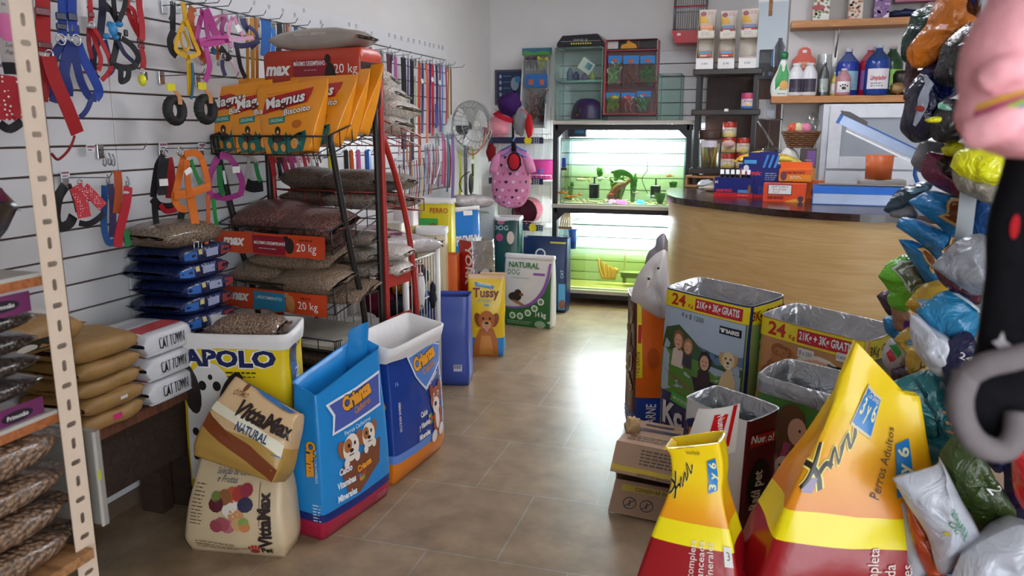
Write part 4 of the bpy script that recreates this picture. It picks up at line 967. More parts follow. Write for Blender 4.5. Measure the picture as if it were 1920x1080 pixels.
# orange biscuit pouches
org = mt('pouch_orange', '#e8921a', .28, s=8, mix=.08, b=.3, coat=.25); teal = pr('#14655c', .28)
def pouch(x, y, z, yaw, rx, lb, seed, full=True, ry=0):
    p = Bag(.385, .07, .30, [(0, .60, .9, 0, 0, 0, 0, 0, 0, 0), (.15, .68, .9, 0, 0, .15, .02, 0, 0, 0), (.5, .84, .65, 0, 0, .5, .04, 0, 0, 0), (.85, .98, .15, 0, 0, .85, .012, 0, 0, 0), (1, 1, .03, 0, 0, 1, 0, 0, 0, 0)], wr=.005, seed=seed, rnd=.05)
    p.shell([(0, 1, org)], nz=12, per=7)
    D0 = p.face(0); D = Dec(p.mb, lambda x, y, o: D0.fn(x*1.3, y, o))
    pts = [(-.105, .0), (.105, .0)]+[(.115-.23*k/18, .068+.010*((k % 2)*2-1)+.012*sin(k*.9)) for k in range(19)]
    D.poly(pts, teal, 1)
    red = pr('#b5201e', .28)
    D.poly([(-.122, .176), (.084, .204), (.096, .27), (-.104, .25)], red, 2)
    D.text('Magnus', -.012, .203, .05, wht, 8, bold=.03, rot=.09, w=.17, out=pr('#5a0f12'))
    D.text('Biscoito', .05, .162, .026, wht, 7, bold=.02, rot=.10, out=pr('#7a3c10'))
    D.rect(-.09, .128, -.005, .155, pr('#1c7a70', .28), 2); D.text('ORIGINAL', -.047, .134, .015, pr('#bfe0d8'), 4, w=.07)
    D.ell(-.045, .095, .016, .02, pr('#2a1d1a'), 2); D.ell(-.045, .062, .03, .018, pr('#3a2a26'), 2); D.ell(-.045, .09, .006, .008, pr('#d8b08a'), 3)
    D.ell(.055, .115, .025, .018, pr('#b9651a', .28), 2)
    for cx, cy, r in ((-.07, .03, .018), (-.02, .022, .016), (.05, .035, .022)): D.ell(cx, cy, r, r, pr('#d98e3c', .28), 3)
    D.text('400g', .07, .03, .015, pr('#9ad0c4'), 3, bold=0); D.rect(.078, .235, .092, .249, pr('#7a5a3a', .28), 2)
    for k in range(6): D.rect(-.1+.015*k, .265, -.095+.015*k+.006, .267, pr('#a8620e', .28), 1)
    o = p.done('biscuit_pouch', lb, 'pouch', R(x, y, z), RYAW+yaw, 'orange biscuit pouches')
    o.rotation_euler = (rx, ry, RYAW+yaw); return o
pouch(.075, .06, 1.405, .08, -.20, 'leftmost orange biscuit pouch in the front row of the top basket', 1, ry=-.10)
pouch(.225, .045, 1.400, .04, -.22, 'middle orange biscuit pouch in the front row of the top basket', 2, ry=-.10)
pouch(.405, .03, 1.398, .0, -.18, 'rightmost orange biscuit pouch in the front row, its whole face showing', 3, ry=-.10)
pouch(.17, .15, 1.44, .1, -.26, 'orange biscuit pouch hidden behind the left two front pouches', 4)
pouch(.34, .14, 1.435, -.05, -.28, 'orange biscuit pouch hidden behind the front row, its top edge showing', 5)
pouch(.47, .11, 1.432, -.1, -.20, 'orange biscuit pouch directly behind the rightmost front pouch', 6)
pouch(.50, .18, 1.455, -.15, -.20, 'orange biscuit pouch third from the front at the right of the top basket', 7, ry=-.03)
pouch(.52, .25, 1.478, -.15, -.20, 'orange biscuit pouch furthest back at the right of the top basket', 8, ry=-.03)
# ================================================================ standing bags, left of the aisle
def stand(b, name, label, cat, FL, yaw, group=None, rx=0):
    """front left bottom corner at FL"""
    q = V((FL[0], FL[1], 0))+rotm(yaw)@V((b.w/2, b.d/2, 0)); o = b.done(name, label, cat, (q.x, q.y, 0), yaw, group); o.rotation_euler = (rx, 0, yaw); return o
ylw = pr('#e0c21a', .3); nvy = pr('#16214e', .3); paper_w = mt('bag_liner_white', '#dcd8d6', .5, s=12, mix=.12, b=.3); blkp = pr('#191717')
# --- yellow bag with a spotted dog
b_ = Bag(.42, .17, .765, [(0, .97, .9, 0, 0, 0, 0, 0, 0, 0), (.12, 1, 1, 0, 0, .12, .03, .01, 0, 0), (.5, 1, 1, 0, 0, .5, .045, .0, 0, 0), (.85, 1, 1.0, 0, 0, .86, .03, -.01, 0, 0), (1, 1.03, 1.1, 0, 0, 1, .03, .01, .0, .03)], wr=.010, seed=1)
b_.shell([(0, .10, nvy), (.10, 1, ylw)], nz=20)
D = b_.face(0)
D.text('APOLO', -.01, .628, .066, nvy, 4, bold=.05, w=.36, out=pr('#e8e4e0'))
D.lines(-.06, .60, .2, 1, .01, pr('#3a3420'), 2, .006); D.lines(-.13, .585, .26, 1, .01, pr('#3a3420'), 2, .004)
D.text('Mais', .09, .485, .045, pr('#b9461c'), 3, sh=.2, w=.095); D.text('vitaminas', .11, .43, .045, pr('#b9461c'), 3, sh=.2, w=.17)
wf = pr('#cfcbc8'); D1 = D; D = Dec(b_.mb, lambda x, y, o: D1.fn(-.21+(x+.21)*1.15, .08+(y-.04)*1.12, o), b=.0024)
D.poly([(-.2, .12), (-.02, .12), (-.03, .24), (-.05, .33), (-.09, .5), (-.15, .52), (-.19, .44)], wf, 2)
D.ell(-.105, .44, .075, .10, wf, 3); D.ell(-.175, .45, .035, .09, pr('#2a2220'), 4, .2); D.ell(-.035, .43, .035, .085, pr('#221c1b'), 4, -.4); D.ell(-.085, .36, .05, .045, wf, 4); D.ell(-.07, .375, .024, .024, blkp, 5); D.ell(-.085, .325, .035, .012, pr('#6a4a48'), 5)
for x, y, r in ((-.13, .46, .014), (-.08, .46, .014), (-.15, .40, .012), (-.165, .30, .012), (-.14, .25, .016), (-.10, .27, .012), (-.12, .19, .014), (-.17, .21, .011), (-.07, .23, .012), (-.08, .17, .013), (-.15, .155, .01), (-.10, .49, .008)): D.ell(x, y, r, r*1.2, blkp, 5)
D = D1; D.poly([(-.21, .055), (-.06, .075), (-.06, .13), (-.21, .14)], nvy, 6); D.text('O', -.14, .075, .04, wht, 7, bold=.03)
D = b_.face(1); D.rect(-.055, .33, .015, .66, pr('#20589c'), 1); D.ell(-.02, .665, .035, .04, nvy, 2); D.text('Natural', -.012, .60, .042, pr('#cfe0ee'), 3, rot=-pi/2, al='l', bold=.02); D.text('20', .03, .68, .03, nvy, 2)
ap = stand(b_, 'dog_food_bag', 'tall open yellow bag with a spotted white dog and white turned down rim', 'bag', (-2.015, 2.335), .21)
b_.lip('rolled_rim', paper_w, ap, c=.085, inn=.2); b_.fill(.93, kib('#7a6350', '#4a392c', 120, .7), ap, .02)
p = Pillow(.26, .14, .10, wr=.012, seed=140, e=.75, n=2.4).shell(kib('#8a6d58', '#54402f', 110, .7), seal=.02)
p.done('kibble_bag', 'small clear bag of kibble lying in the mouth of the yellow spotted dog bag', 'bag', (-1.79, 2.47, .715), .21, rx=.1)
# --- beige bag standing lowest in front, with fruit and cereals
bei = mt('film_beige', '#cbb491', .4, s=8, mix=.12, b=.35)
def fruit(D, x, y):
    for cx, cy, r, c in ((.03, .05, .03, '#a3372c'), (.055, .06, .026, '#8f2b3a'), (.0, .045, .03, '#b4533a'), (-.03, .035, .03, '#8c5a34'), (-.06, .01, .032, '#5a1f2a'), (.055, .015, .03, '#2c2c48'), (.0, .0, .035, '#d8d2c8'), (.02, -.02, .03, '#c08a5a'), (-.03, -.055, .03, '#a5525e'), (-.055, -.065, .026, '#97424e'), (.03, -.05, .026, '#c99a6a'), (.05, -.045, .02, '#7d9a48'), (.055, -.06, .02, '#c47a4a'), (-.01, -.06, .03, '#b46a70'), (-.065, .035, .02, '#6c7a3c')): D.ell(x+cx, y+cy, r, r*.85, pr(c), 2+int(abs(cx)*40) % 3, 0, 10)
b_ = Bag(.375, .15, .36, [(0, .96, .8, 0, 0, 0, 0, 0, 0, 0), (.15, 1.02, 1, 0, 0, .15, .05, .02, 0, 0), (.5, .95, .95, 0, .1, .5, .06, .02, 0, 0), (.85, .86, .6, 0, .3, .85, .02, 0, .0, 0), (1, .83, .16, .0, .42, 1, 0, 0, -.0, 0)], wr=.012, seed=4)
b_.shell([(0, 1, bei)], nz=18)
D = b_.face(0); fruit(D, .0, .185); D.text('Seleção de Cereais', -.0, .288, .02, pr('#38506a'), 3, sh=.3, bold=0, w=.17); D.text('e Frutas', -.03, .265, .02, pr('#38506a'), 3, sh=.3, bold=0)
D.poly([(-.16, .335), (.03, .315), (-.0, .335), (-.03, .355), (-.15, .358)], pr('#22425e'), 2); D.text('Filhotes', .06, .318, .022, pr('#2a4a66'), 3, sh=.3, w=.07)
D.text('VittaMax', .145, .05, .045, pr('#2a1a14'), 3, rot=pi/2, al='l', bold=.05, w=.19); D.rect(.105, .13, .107, .27, pr('#2a1a14'), 2)
D.ell(.085, .036, .016, .012, pr('#a8282c'), 3)
for k in range(4): D.ell(.068+.011*k, .052+.004*(k in (1, 2)), .005, .006, pr('#a8282c'), 3)
D.text('Pet', .128, .03, .022, blkp, 3, bold=.04); D.lines(-.14, .055, .20, 3, .01, pr('#7a6440'), 2, .003); D.lines(-.165, .25, .05, 12, .012, pr('#6c5a40'), 2, .003)
vt = stand(b_, 'dog_food_bag', 'small beige bag with fruit picture standing lowest in the left front', 'bag', (-1.87, 2.119), .146, rx=0)
# --- crumpled beige bag lying on it
b_ = Bag(.33, .13, .27, [(0, .96, .8, 0, 0, 0, 0, 0, 0, 0), (.2, 1.02, 1, 0, 0, .18, .05, .02, 0, 0), (.55, .98, .95, 0, 0, .55, .06, .02, 0, 0), (.85, .9, .55, 0, .1, .85, .03, 0, .0, 0), (1, .86, .16, .0, .2, 1, 0, 0, -.2, 0)], wr=.022, seed=9)
b_.shell([(0, .45, pr('#b08a44')), (.45, 1, mt('film_beige_light', '#d2b084', .3, s=8, mix=.15, b=.5))], nz=20)
D = b_.face(0); D.poly([(-.17, .16), (-.05, .12), (.05, .10), (.17, .05), (.17, .0), (.05, .05), (-.06, .08), (-.16, .11)], pr('#7a3c1e'), 1)
D.poly([(-.17, .17), (.0, .145), (.17, .09), (.17, .13), (0, .175), (-.17, .2)], pr('#e0d8c0'), 1)
D.text('VittaMax', .06, .165, .05, pr('#2a1a14'), 3, bold=.05, rot=-.12, w=.26); D.text('NATURAL', .04, .125, .028, pr('#26456a'), 3, rot=-.12, bold=.03, w=.13); D.rect(.13, .09, .18, .094, pr('#26456a'), 3)
D.text('ÓTIMO', -.09, .235, .014, pr('#7a4a24'), 3); D.ell(-.09, .262, .009, .014, pr('#6a3a1c'), 3); D.poly([(-.155, .285), (.14, .235), (.16, .25), (-.15, .30)], pr('#2a68a8'), 3)
b_.lip('blue_mouth', pr('#2a68a8'), None or ap, 0, .1) if False else None
q = b_.done('dog_food_bag', 'crumpled beige and gold bag lying tilted on the small beige bag', 'bag', (-1.655, 2.17, .33), .10)
q.rotation_euler = (-.42, .20, .02)
# --- light blue puppy food bag
skyb = mt('film_sky', '#1f86cc', .3, s=8, mix=.1, b=.3); crim = pr('#a8203f', .3); ogold = pr('#e59a2c', .35); dkb = pr('#2c1a12')
def crianza(D, x, y, h, rot=0, sub='Cachorros'):
    D.text('Crianza', x, y, h, ogold, 5, bold=.06, rot=rot, w=h*3.4, out=dkb)
    if sub: D.text(sub, x+h*.35+h*.8*sin(rot), y-h*.62, h*.5, pr('#c9854a'), 5, bold=.03, rot=rot, w=h*2.0)
def veg(D, x, y, s):
    for i, c in enumerate(('#c9352c', '#3f9a3c', '#d8c22a', '#4a6fc0', '#d9772a', '#57a83a')): D.ell(x+s*cos(i*1.05), y+s*1.2*sin(i*1.05), s*.75, s*.75, pr(c), 3, 0, 8)
b_ = Bag(.432, .14, .64, [(0, .97, .9, 0, 0, 0, 0, 0, 0, 0), (.1, 1.0, 1.1, 0, 0, .1, .03, .01, 0, 0), (.5, .98, 1, -.0, 0, .5, .03, .0, 0, 0), (.85, .93, .8, .0, 0, .84, .01, -.01, .05, 0), (1, .92, .75, .0, .0, .97, .0, -.0, .13, .06)], wr=.007, seed=12)
b_.shell([(0, .115, crim), (.115, .165, pr('#1c2a6e', .3)), (.165, 1, skyb)], nz=20)
D = b_.face(0)
D.poly([(-.15, .395), (.17, .41), (.19, .545), (.02, .535), (-.17, .53), (-.135, .47)], pr('#e6e6ea'), 2); D.poly([(-.138, .405), (.165, .42), (.182, .535), (.02, .525), (-.15, .52), (-.122, .47)], pr('#4a5aa6'), 3)
crianza(D, .02, .475, .055, .12); D.text('Perros Cachorros', .0, .375, .018, pr('#cfe4f4'), 3, rot=.04, w=.17)
D.poly([(-.12, .25), (.14, .29), (.12, .19), (-.02, .12), (-.08, .13)], pr('#7c4630'), 3); crianza(D, .02, .205, .026, .12, '')
for x, y, s in ((-.055, .315, .055), (.06, .325, .05)):
    D.ell(x-s*.9, y+s*.1, s*.4, s*.7, pr('#9a5a34'), 4, .3); D.ell(x+s*.8, y+s*.3, s*.4, s*.7, pr('#9a5a34'), 4, -.3); D.ell(x, y, s*.85, s, pr('#e8ddd0'), 5); D.ell(x-s*.35, y+s*.25, s*.4, s*.5, pr('#a86a3e'), 6); D.ell(x-.3*s, y+.25*s, s*.12, s*.15, blkp, 7); D.ell(x+.35*s, y+.25*s, s*.12, s*.15, blkp, 7); D.ell(x, y-s*.2, s*.2, s*.15, blkp, 7); D.rect(x-s*.25, y-s*.55, x+s*.25, y-s*.48, dkb, 7, 2, 1)
    D.ell(x-s*.5, y-s*1.0, s*.28, s*.35, pr('#e8ddd0'), 6); D.ell(x+s*.6, y-s*.85, s*.28, s*.35, pr('#e8ddd0'), 6)
for i, t in enumerate(('Calcio', 'Vitaminas', 'Minerales')): D.text(t, -.09, .235-.05*i-.01, .026, pr('#e6eef6'), 4, bold=.04, w=.075+.03*(i > 0))
veg(D, .0, .185, .014); D.lines(.10, .05, .08, 3, .012, pr('#d88a9a'), 2, .005)
D = b_.face(3); crianza(D, .012, .32, .042, -pi/2, ''); D.lines(.03, .14, .03, 6, .012, pr('#cfe4f4'), 2, .004)
Dl = b_.face(3); Dl.text('PERROS CACHORROS', .045, .30, .012, pr('#cfe4f4'), 3, rot=-pi/2, w=.14)
c1 = stand(b_, 'dog_food_bag', 'light blue puppy food bag with a crimson base and a tall torn corner', 'bag', (-1.43, 2.325), radians(80.8))
b_.lip('rim', skyb, c1, c=0, inn=.3)
b = MB(); pts = [V((.13+.035*sin(k*.5), .03, .60+.14*k/6)) for k in range(7)]
b.surf(lambda u, v: V((.115+.10*u-.0*v, .05-.09*sin(pi*u)*.6-.02*v, .56+.19*v-.03*v*(u-.5)**2*4)), 8, 6, skyb); b.surf(lambda u, v: V((.115+.10*u-.0*v, .054-.09*sin(pi*u)*.6-.02*v, .56+.19*v-.03*v*(u-.5)**2*4)), 8, 6, skyb, flip=True)
b.build('torn_corner', c1)
# --- dark blue dog food bag with the white cuff
b_ = Bag(.457, .17, .63, [(0, .97, .9, 0, 0, 0, 0, 0, 0, 0), (.1, 1.0, 1.1, 0, 0, .1, .03, .01, 0, 0), (.5, 1.0, 1, -.0, 0, .5, .04, .0, 0, 0), (.85, 1.0, .9, -.02, 0, .85, .02, -.01, .0, 0), (1, 1.05, 1.15, -.03, .0, 1.0, .0, -.0, .0, .06)], wr=.009, seed=15)
b_.shell([(0, .155, pr('#d97a1e', .25)), (.155, .215, pr('#5f86cc', .25)), (.215, 1, mt('film_royal', '#1c3f94', .2, s=8, mix=.2, b=.35, coat=.2))], nz=20)
D = b_.face(0)
D.poly([(-.05, .44), (.03, .355), (.20, .44), (.215, .525), (.12, .56), (-.10, .545)], pr('#e0e4ea'), 2); D.poly([(-.04, .44), (.032, .368), (.19, .445), (.205, .52), (.12, .55), (-.085, .535)], pr('#4f7cc4'), 3)
crianza(D, .05, .475, .06, .15, 'Canina'); D.text('Perros Adultos', .09, .375, .018, wht, 4, rot=.42, w=.13)
D.ell(.12, .29, .055, .055, pr('#a8502c'), 3); D.ell(.075, .335, .02, .028, pr('#8c3c22'), 4); D.ell(.165, .335, .02, .028, pr('#8c3c22'), 4); D.ell(.12, .255, .035, .04, pr('#e6ded6'), 4); D.ell(.115, .262, .014, .011, blkp, 5); D.ell(.098, .305, .01, .014, wht, 5); D.ell(.098, .303, .005, .008, blkp, 6); D.ell(.145, .305, .01, .014, wht, 5); D.ell(.145, .303, .005, .008, blkp, 6)
D.ell(.13, .185, .05, .075, pr('#9c4a2a'), 2); D.ell(.125, .19, .022, .05, pr('#e6ded6'), 3); D.ell(.09, .115, .028, .03, pr('#e6ded6'), 3); D.ell(.165, .125, .026, .03, pr('#e6ded6'), 3)
for i, t in enumerate(('Calcio', 'y Vitaminas', 'Minerales')): D.text(t, -.005, .245-.05*i, .026, wht, 4, bold=.04, w=.065+.035*(i > 0))
veg(D, .055, .21, .014)
Dl = b_.face(3); crianza(Dl, .01, .30, .045, -pi/2, ''); D.text('PERROS ADULTOS', -.195, .30, .014, wht, 3, rot=-pi/2, w=.13); D.text('16', -.19, .44, .02, pr('#8aa8e0'), 3, bold=0)
c2 = stand(b_, 'dog_food_bag', 'dark blue dog food bag with an orange base and a white turned down cuff', 'bag', (-1.372, 2.82), radians(84.5))
b_.lip('rolled_cuff', paper_w, c2, c=.13, inn=.35, o=.007)
# ================================================================ white wire bin with pet clothes
bw = pnt('#d6d2cc', .4)
bn = empty('wire_bin', 'white wire bin full of pet clothes beside the red tube', 'bin', (-1.95, 3.78, 0)); l = bn.location.copy()
bx0, bx1, by0, by1, bt, bb = -2.2, -1.645, 3.57, 4.0, .85, .42
for x in (bx0, bx1):
    for y in (by0, by1):
        b = MB(); b.tube([(x, y, 0), (x, y, bt+.015)], .016, bw, 10); b.build('post', bn, loc=l)
for nm_, A, B in (('side_grid', (bx1, by0), (bx1, by1)), ('front_grid', (bx0, by0), (bx1, by0)), ('back_grid', (bx0, by1), (bx1, by1)), ('wall_grid', (bx0, by0), (bx0, by1))):
    b = MB(); A, B = V((*A, 0)), V((*B, 0)); Z = lambda p, z: V((p.x, p.y, z))
    for z in (bt-.02, bb): b.tube([Z(A, z), Z(B, z)], .006, bw, 6)
    if nm_ == 'side_grid': b.tube([Z(A.lerp(B, .55), .6), Z(B, .6)], .005, bw, 6)
    for k in range(1, 11): q = A.lerp(B, k/11); b.tube([Z(q, bb), Z(q, bt-.02)], .0028, bw, 5)
    b.build(nm_, bn, loc=l)
b = MB(); b.box(((bx0+bx1)/2, (by0+by1)/2, bb), (bx1-bx0, by1-by0, .006), bw); b.build('floor_grid', bn, loc=l)
def cloth(c, r, col, lb, seed, name='pet_garment', amp=.35):
    b = MB(); m = fab(col) if isinstance(col, str) else col
    def fn(u, v):
        d = V((cos(2*pi*u)*sin(pi*v), sin(2*pi*u)*sin(pi*v), -cos(pi*v))); k = 1+amp*noise.noise(d*2.2+V((seed, 0, 0)))+amp*.5*noise.noise(d*5+V((0, seed, 0)))
        return V(c)+V((d.x*r[0]*k, d.y*r[1]*k, d.z*r[2]*k))
    b.surf(fn, 22, 14, m, cu=True); return solo(b, name, lb, 'pet clothes')
for i, (x, y, z, r, c, n_) in enumerate([(-1.73, 3.66, .56, .085, '#1c1a22', 'black'), (-1.72, 3.78, .58, .08, '#6d1626', 'dark red'), (-1.74, 3.70, .72, .08, '#a86a1e', 'amber'), (-1.73, 3.90, .70, .085, '#22303a', 'charcoal'), (-1.72, 3.92, .54, .08, '#2a4a8c', 'denim blue'), (-1.72, 3.80, .72, .07, '#b02a30', 'red'), (-1.85, 3.70, .60, .11, '#7a1f3a', 'wine'), (-1.90, 3.88, .62, .11, '#3a3440', 'slate'), (-1.72, 3.66, .47, .07, '#3c2a2a', 'brown'), (-1.73, 3.93, .46, .06, '#6a8a94', 'pale teal'), (-1.83, 3.8, .74, .08, '#c9b6cf', 'lilac')]):
    cloth((x, y, z), (r*.75, r, r*.8), c, '%s pet garment crumpled inside the white wire bin' % n_, i+1)
cloth((-1.632, 3.74, .66), (.018, .04, .10), '#d8d4d0', 'white pet garment hanging out through the bin side', 31); cloth((-1.632, 3.90, .60), (.018, .03, .07), '#23242c', 'dark sock like garment poking out of the bin side', 33)
def freebag(c, L_, Wd, T, mat, lb, yaw, seed, rx=0, ry=0, grp=None, name='dog_food_bag', seal=.03, e=.6, art=None, n=4):
    p = Pillow(L_, Wd, T, wr=.016, seed=seed, e=e, n=n).shell(mat, nx=20, seal=seal)
    if art: art(p)
    return p.done(name, lb, 'bag', c, yaw, grp, rx=rx, ry=ry)
clearf = mt('clear_film_grey', '#b9b0ae', .22, s=10, mix=.35, b=.7, coat=.4)
freebag((-1.86, 3.78, .85), .56, .38, .10, clearf, 'silvery clear bag lying across the white wire bin', 1.2, 201, ry=.08)
freebag((-1.98, 3.70, .92), .40, .30, .07, mt('film_wine', '#6a2a3c', .25, s=9, mix=.4, b=.5), 'wine red bag under the clear film on the white wire bin', 1.0, 202)
# ================================================================ bags in the rows behind
def sb(l, r, top, Y, d, yaw, name, lb, bands, art=None, lip=None, cuff=0, prof=None, seed=1, inn=.2, wr=.008, cat='bag', bottom=0, wd=None):
    """standing bag from its left and right edges and its top seen at depth Y"""
    a, c = P(l, top, Y=Y), P(r, top, Y=Y); h = a.z; w = (c.x-a.x)/max(.3, cos(yaw))
    if wd: w = wd
    b_ = Bag(w, d, h, prof, wr, seed); b_.shell(bands, per=5, nz=10)
    if art: art(b_)
    o = b_.done(name, lb, cat, ((a.x+c.x)/2, Y+d/2, bottom), yaw)
    if lip: b_.lip('inner_liner', lip, o, c=cuff, inn=inn)
    return b_, o
silver = foil('#b6b8bc')
plum = pr('#3b4fa0', .35)
def art(b_): D = b_.face(0); D.rect(.06, .10, .11, .14, pr('#c8cce0'), 1); [D.rect(.064+.006*k, .115, .067+.006*k, .138, blkp, 2) for k in range(7)]
b_ = Bag(.30, .2, .54, None, .008, 20); b_.shell([(0, 1, plum)], nz=12); art(b_)
q = b_.done('dog_food_bag', 'plain violet blue bag with a barcode behind the white bin post', 'bag', (-1.69, 4.23, 0), .22); b_.lip('rim', plum, q, 0, .1)
# yellow bag with golden dog
b_ = Bag(.235, .12, .56, [(0, .97, .95, 0, 0, 0, 0, 0, 0, 0), (.1, 1, 1.1, 0, 0, .1, .04, .02, 0, 0), (.5, 1.0, 1.1, 0, 0, .5, .05, .02, 0, 0), (.85, 1.03, .7, 0, 0, .86, .0, 0, 0, 0), (1, 1.08, .5, 0, 0, 1, -.03, 0, 0, 0)], .008, 22)
b_.shell([(0, .24, pr('#2f86c8')), (.24, .94, pr('#e3bf1c', .3)), (.94, 1, pr('#d8b48a', .3))], nz=14)
D = b_.face(0); D.poly([(-.075, .505), (.055, .475), (.045, .455), (-.07, .475)], pr('#3f86b8'), 2); D.text('ORIGINAL', -.01, .478, .018, wht, 3, rot=-.15, w=.09)
D.text('Tussy', 0, .405, .06, pr('#7a2a14'), 3, bold=.03, w=.17); D.lines(-.06, .385, .11, 2, .012, pr('#4a86a8'), 2, .004); D.rect(-.01, .35, .02, .36, pr('#3f86b8'), 2)
D.poly([(-.09, .0), (.085, .0), (.075, .12), (.05, .2), (-.04, .2), (-.075, .12)], pr('#b5682a'), 2); D.poly([(-.05, .02), (.05, .02), (.03, .15), (-.03, .15)], pr('#c98840'), 3)
dog(D, .005, .255, .065, '#b8682a', '#8c4818', muz='#d2a06a', l=4, tongue=True)
Dr = b_.face(3); Dr.rect(-.04, .2, .04, .36, pr('#b5342a'), 1)
q = stand(b_, 'dog_food_bag', 'yellow bag with a golden retriever standing at the aisle', 'bag', (-1.735, 4.752), .25); b_.lip('rim', pr('#d8b48a', .3), q, 0, .15)
# white and green bag
def nat(b_, small=False):
    D = b_.face(0); k = b_.w/.40; G = pr('#2f7a3c'); Pp = pr('#8a5aa6')
    D.text('NATURAL', -.035*k, .455*k if not small else b_.h-.10, .042*k, G, 4, bold=.03, w=.255*k)
    D.text('DOG', -.12*k, .40*k if not small else b_.h-.16, .042*k, G, 4, bold=0, w=.10*k)
    if small: return
    D.rect(.045, .405, .14, .422, Pp, 2); D.lines(-.14, .375, .16, 1, .01, pr('#8a9a8a'), 2, .004)
    cv = [(-.2, .14), (-.08, .145), (.04, .18), (.12, .25), (.165, .34), (.198, .45)]; D.strip(cv, [(x, 0) for x, y in cv], pr('#2c6a34'), 2)
    D.strip([(-.2, .155), (-.08, .16), (.03, .20), (.105, .28), (.15, .38), (.17, .50)], cv[:-1]+[(.195, .50)], Pp, 3)
    for x, y in ((-.12, .085), (-.055, .085), (.01, .115), (.065, .155), (.115, .21)): D.ell(x, y, .027, .027, pr('#e4e8e2'), 4); D.ell(x, y, .016, .016, pr('#5a9a58'), 5)
    D.ell(-.1, .235, .055, .035, pr('#2a2422'), 4); D.ell(-.075, .265, .03, .028, pr('#33261e'), 5); D.ell(-.045, .255, .018, .012, pr('#8a5a34'), 6); D.poly([(-.12, .215), (-.06, .2), (-.01, .17), (-.03, .165), (-.1, .19)], pr('#9a6a3e'), 5)
    D.text('14 kg', .115, .09, .04, wht, 4, bold=.02, w=.085); D.ell(.11, .03, .045, .03, pr('#9cc0a0'), 4); D.lines(-.17, .04, .22, 2, .016, pr('#a8c8a8'), 3, .006)
b_ = Bag(.40, .10, .555, [(0, .97, .95, 0, 0, 0, 0, 0, 0, 0), (.1, 1, 1.1, 0, 0, .1, .02, .01, 0, 0), (.5, 1.0, 1, 0, 0, .5, .02, .0, 0, 0), (.85, 1.0, .6, 0, 0, .86, .0, 0, 0, 0), (1, 1.0, .3, 0, 0, 1, .0, 0, 0, 0)], .006, 24)
b_.shell([(0, 1, pr('#d9dad6', .35))], nz=14); nat(b_)
q = stand(b_, 'dog_food_bag', 'white and green bag with a lying puppy at the end of the left row', 'bag', (-1.772, 5.66), -.12); b_.lip('folded_rim', paper_w, q, .05, .1)
# dark navy bag with a white ring
def art(b_):
    D = b_.face(0)
    D.poly([(-.03+.045*cos(a*pi/8), b_.h*.78+.045*sin(a*pi/8)) for a in range(16)], pr('#c9ccd0'), 2); D.ell(-.03, b_.h*.78, .033, .033, pr('#1c2f5c'), 3)
    D.text('CRIC', -.06, b_.h*.62, .035, pr('#c9ccd0'), 2, w=.13); D.rect(.05, b_.h*.93, .19, b_.h*.955, pr('#c9c04a'), 2)
    D.rect(.13, .03, .195, .25, pr('#4a9ac4'), 2); D.ell(.165, .08, .03, .04, pr('#8a5a44'), 3); D.text('CAT', .17, .33, .025, pr('#a8bcd4'), 3, rot=pi/2)
b_ = Bag(.385, .14, .62, None, .008, 26); b_.shell([(0, 1, mt('film_deepblue', '#1c2f5c', .3, s=8, mix=.2, b=.3))], nz=12); art(b_)
q = stand(b_, 'cat_food_bag', 'dark blue bag with a white ring behind the white and green bag', 'bag', (-1.775, 6.19), -.06); b_.lip('rim', pr('#1c2f5c'), q, 0, .1)
# red and silver bag
def art(b_):
    Dl = b_.face(3); Dl.text('YORK', .01, b_.h*.78, .075, wht, 3, rot=-pi/2, bold=.03, al='c', w=.27)
    D = b_.face(0); dog(D, .0, b_.h*.68, .05, '#9a9a9e', '#3a3a3c', l=2)
sb(852, 920, 450, 4.85, .17, 1.0, 'dog_food_bag', 'red bag with a silver front behind the golden retriever bag', [(0, 1, pr('#b5221e'), (3, 1)), (0, 1, silver, (0, 2))], art, silver, seed=28, wd=.20)
sb(828, 852, 478, 4.75, .14, .2, 'dog_food_bag', 'orange bag showing as a strip left of the red bag', [(0, 1, pr('#d0601c'))], None, pr('#d0601c'), seed=29)
def art(b_):
    D = b_.face(0); D.text('PREMIUM', .0, b_.h*.70, .07, wht, 3, w=.21, bold=.03); D.rect(-.03, b_.h*.93, .05, b_.h*.97, wht, 2); Dl = b_.face(3); Dl.text('PREMIUM', .06, b_.h*.66, .03, wht, 2, rot=pi/2, w=.12)
sb(806, 892, 388, 5.3, .23, 1.0, 'dog_food_bag', 'tall blue bag with a dark navy side behind the red bag', [(0, 1, pr('#1c2c62'), (3, 2)), (0, 1, pr('#1e72c0', .25), (0, 1))], art, paper_w, cuff=.03, seed=30, inn=.3, wd=.26)
def art(b_): D = b_.face(0); D.text('VittaMax', .0, b_.h*.86, .06, pr('#2a1c16'), 3, bold=.05, w=b_.w*.9)
sb(776, 826, 428, 4.6, .16, .25, 'dog_food_bag', 'cream bag with brown lettering between the stand and the tall blue bag', [(0, 1, pr('#cfbf98'))], art, paper_w, cuff=.05, seed=31)
def art(b_): D = b_.face(0); D.rect(-b_.w*.48, b_.h*.55, b_.w*.1, b_.h*.86, pr('#3fae50'), 2); D.ell(-b_.w*.05, b_.h*.78, .04, .05, pr('#7a6a2a'), 3); D.text('PERRO', .03, b_.h*.90, .04, pr('#b02a1c'), 3, w=.13)
sb(784, 842, 374, 5.12, .14, .1, 'dog_food_bag', 'yellow and green bag in the back row left of the tall blue bag', [(0, 1, pr('#d9c81e'))], art, paper_w, cuff=.03, seed=32)
sb(734, 770, 378, 4.62, .14, .1, 'dog_food_bag', 'white bag in the back row beside the red tube', [(0, .84, pr('#c9b070')), (.84, 1, pr('#d8c8c8'))], None, paper_w, seed=33)
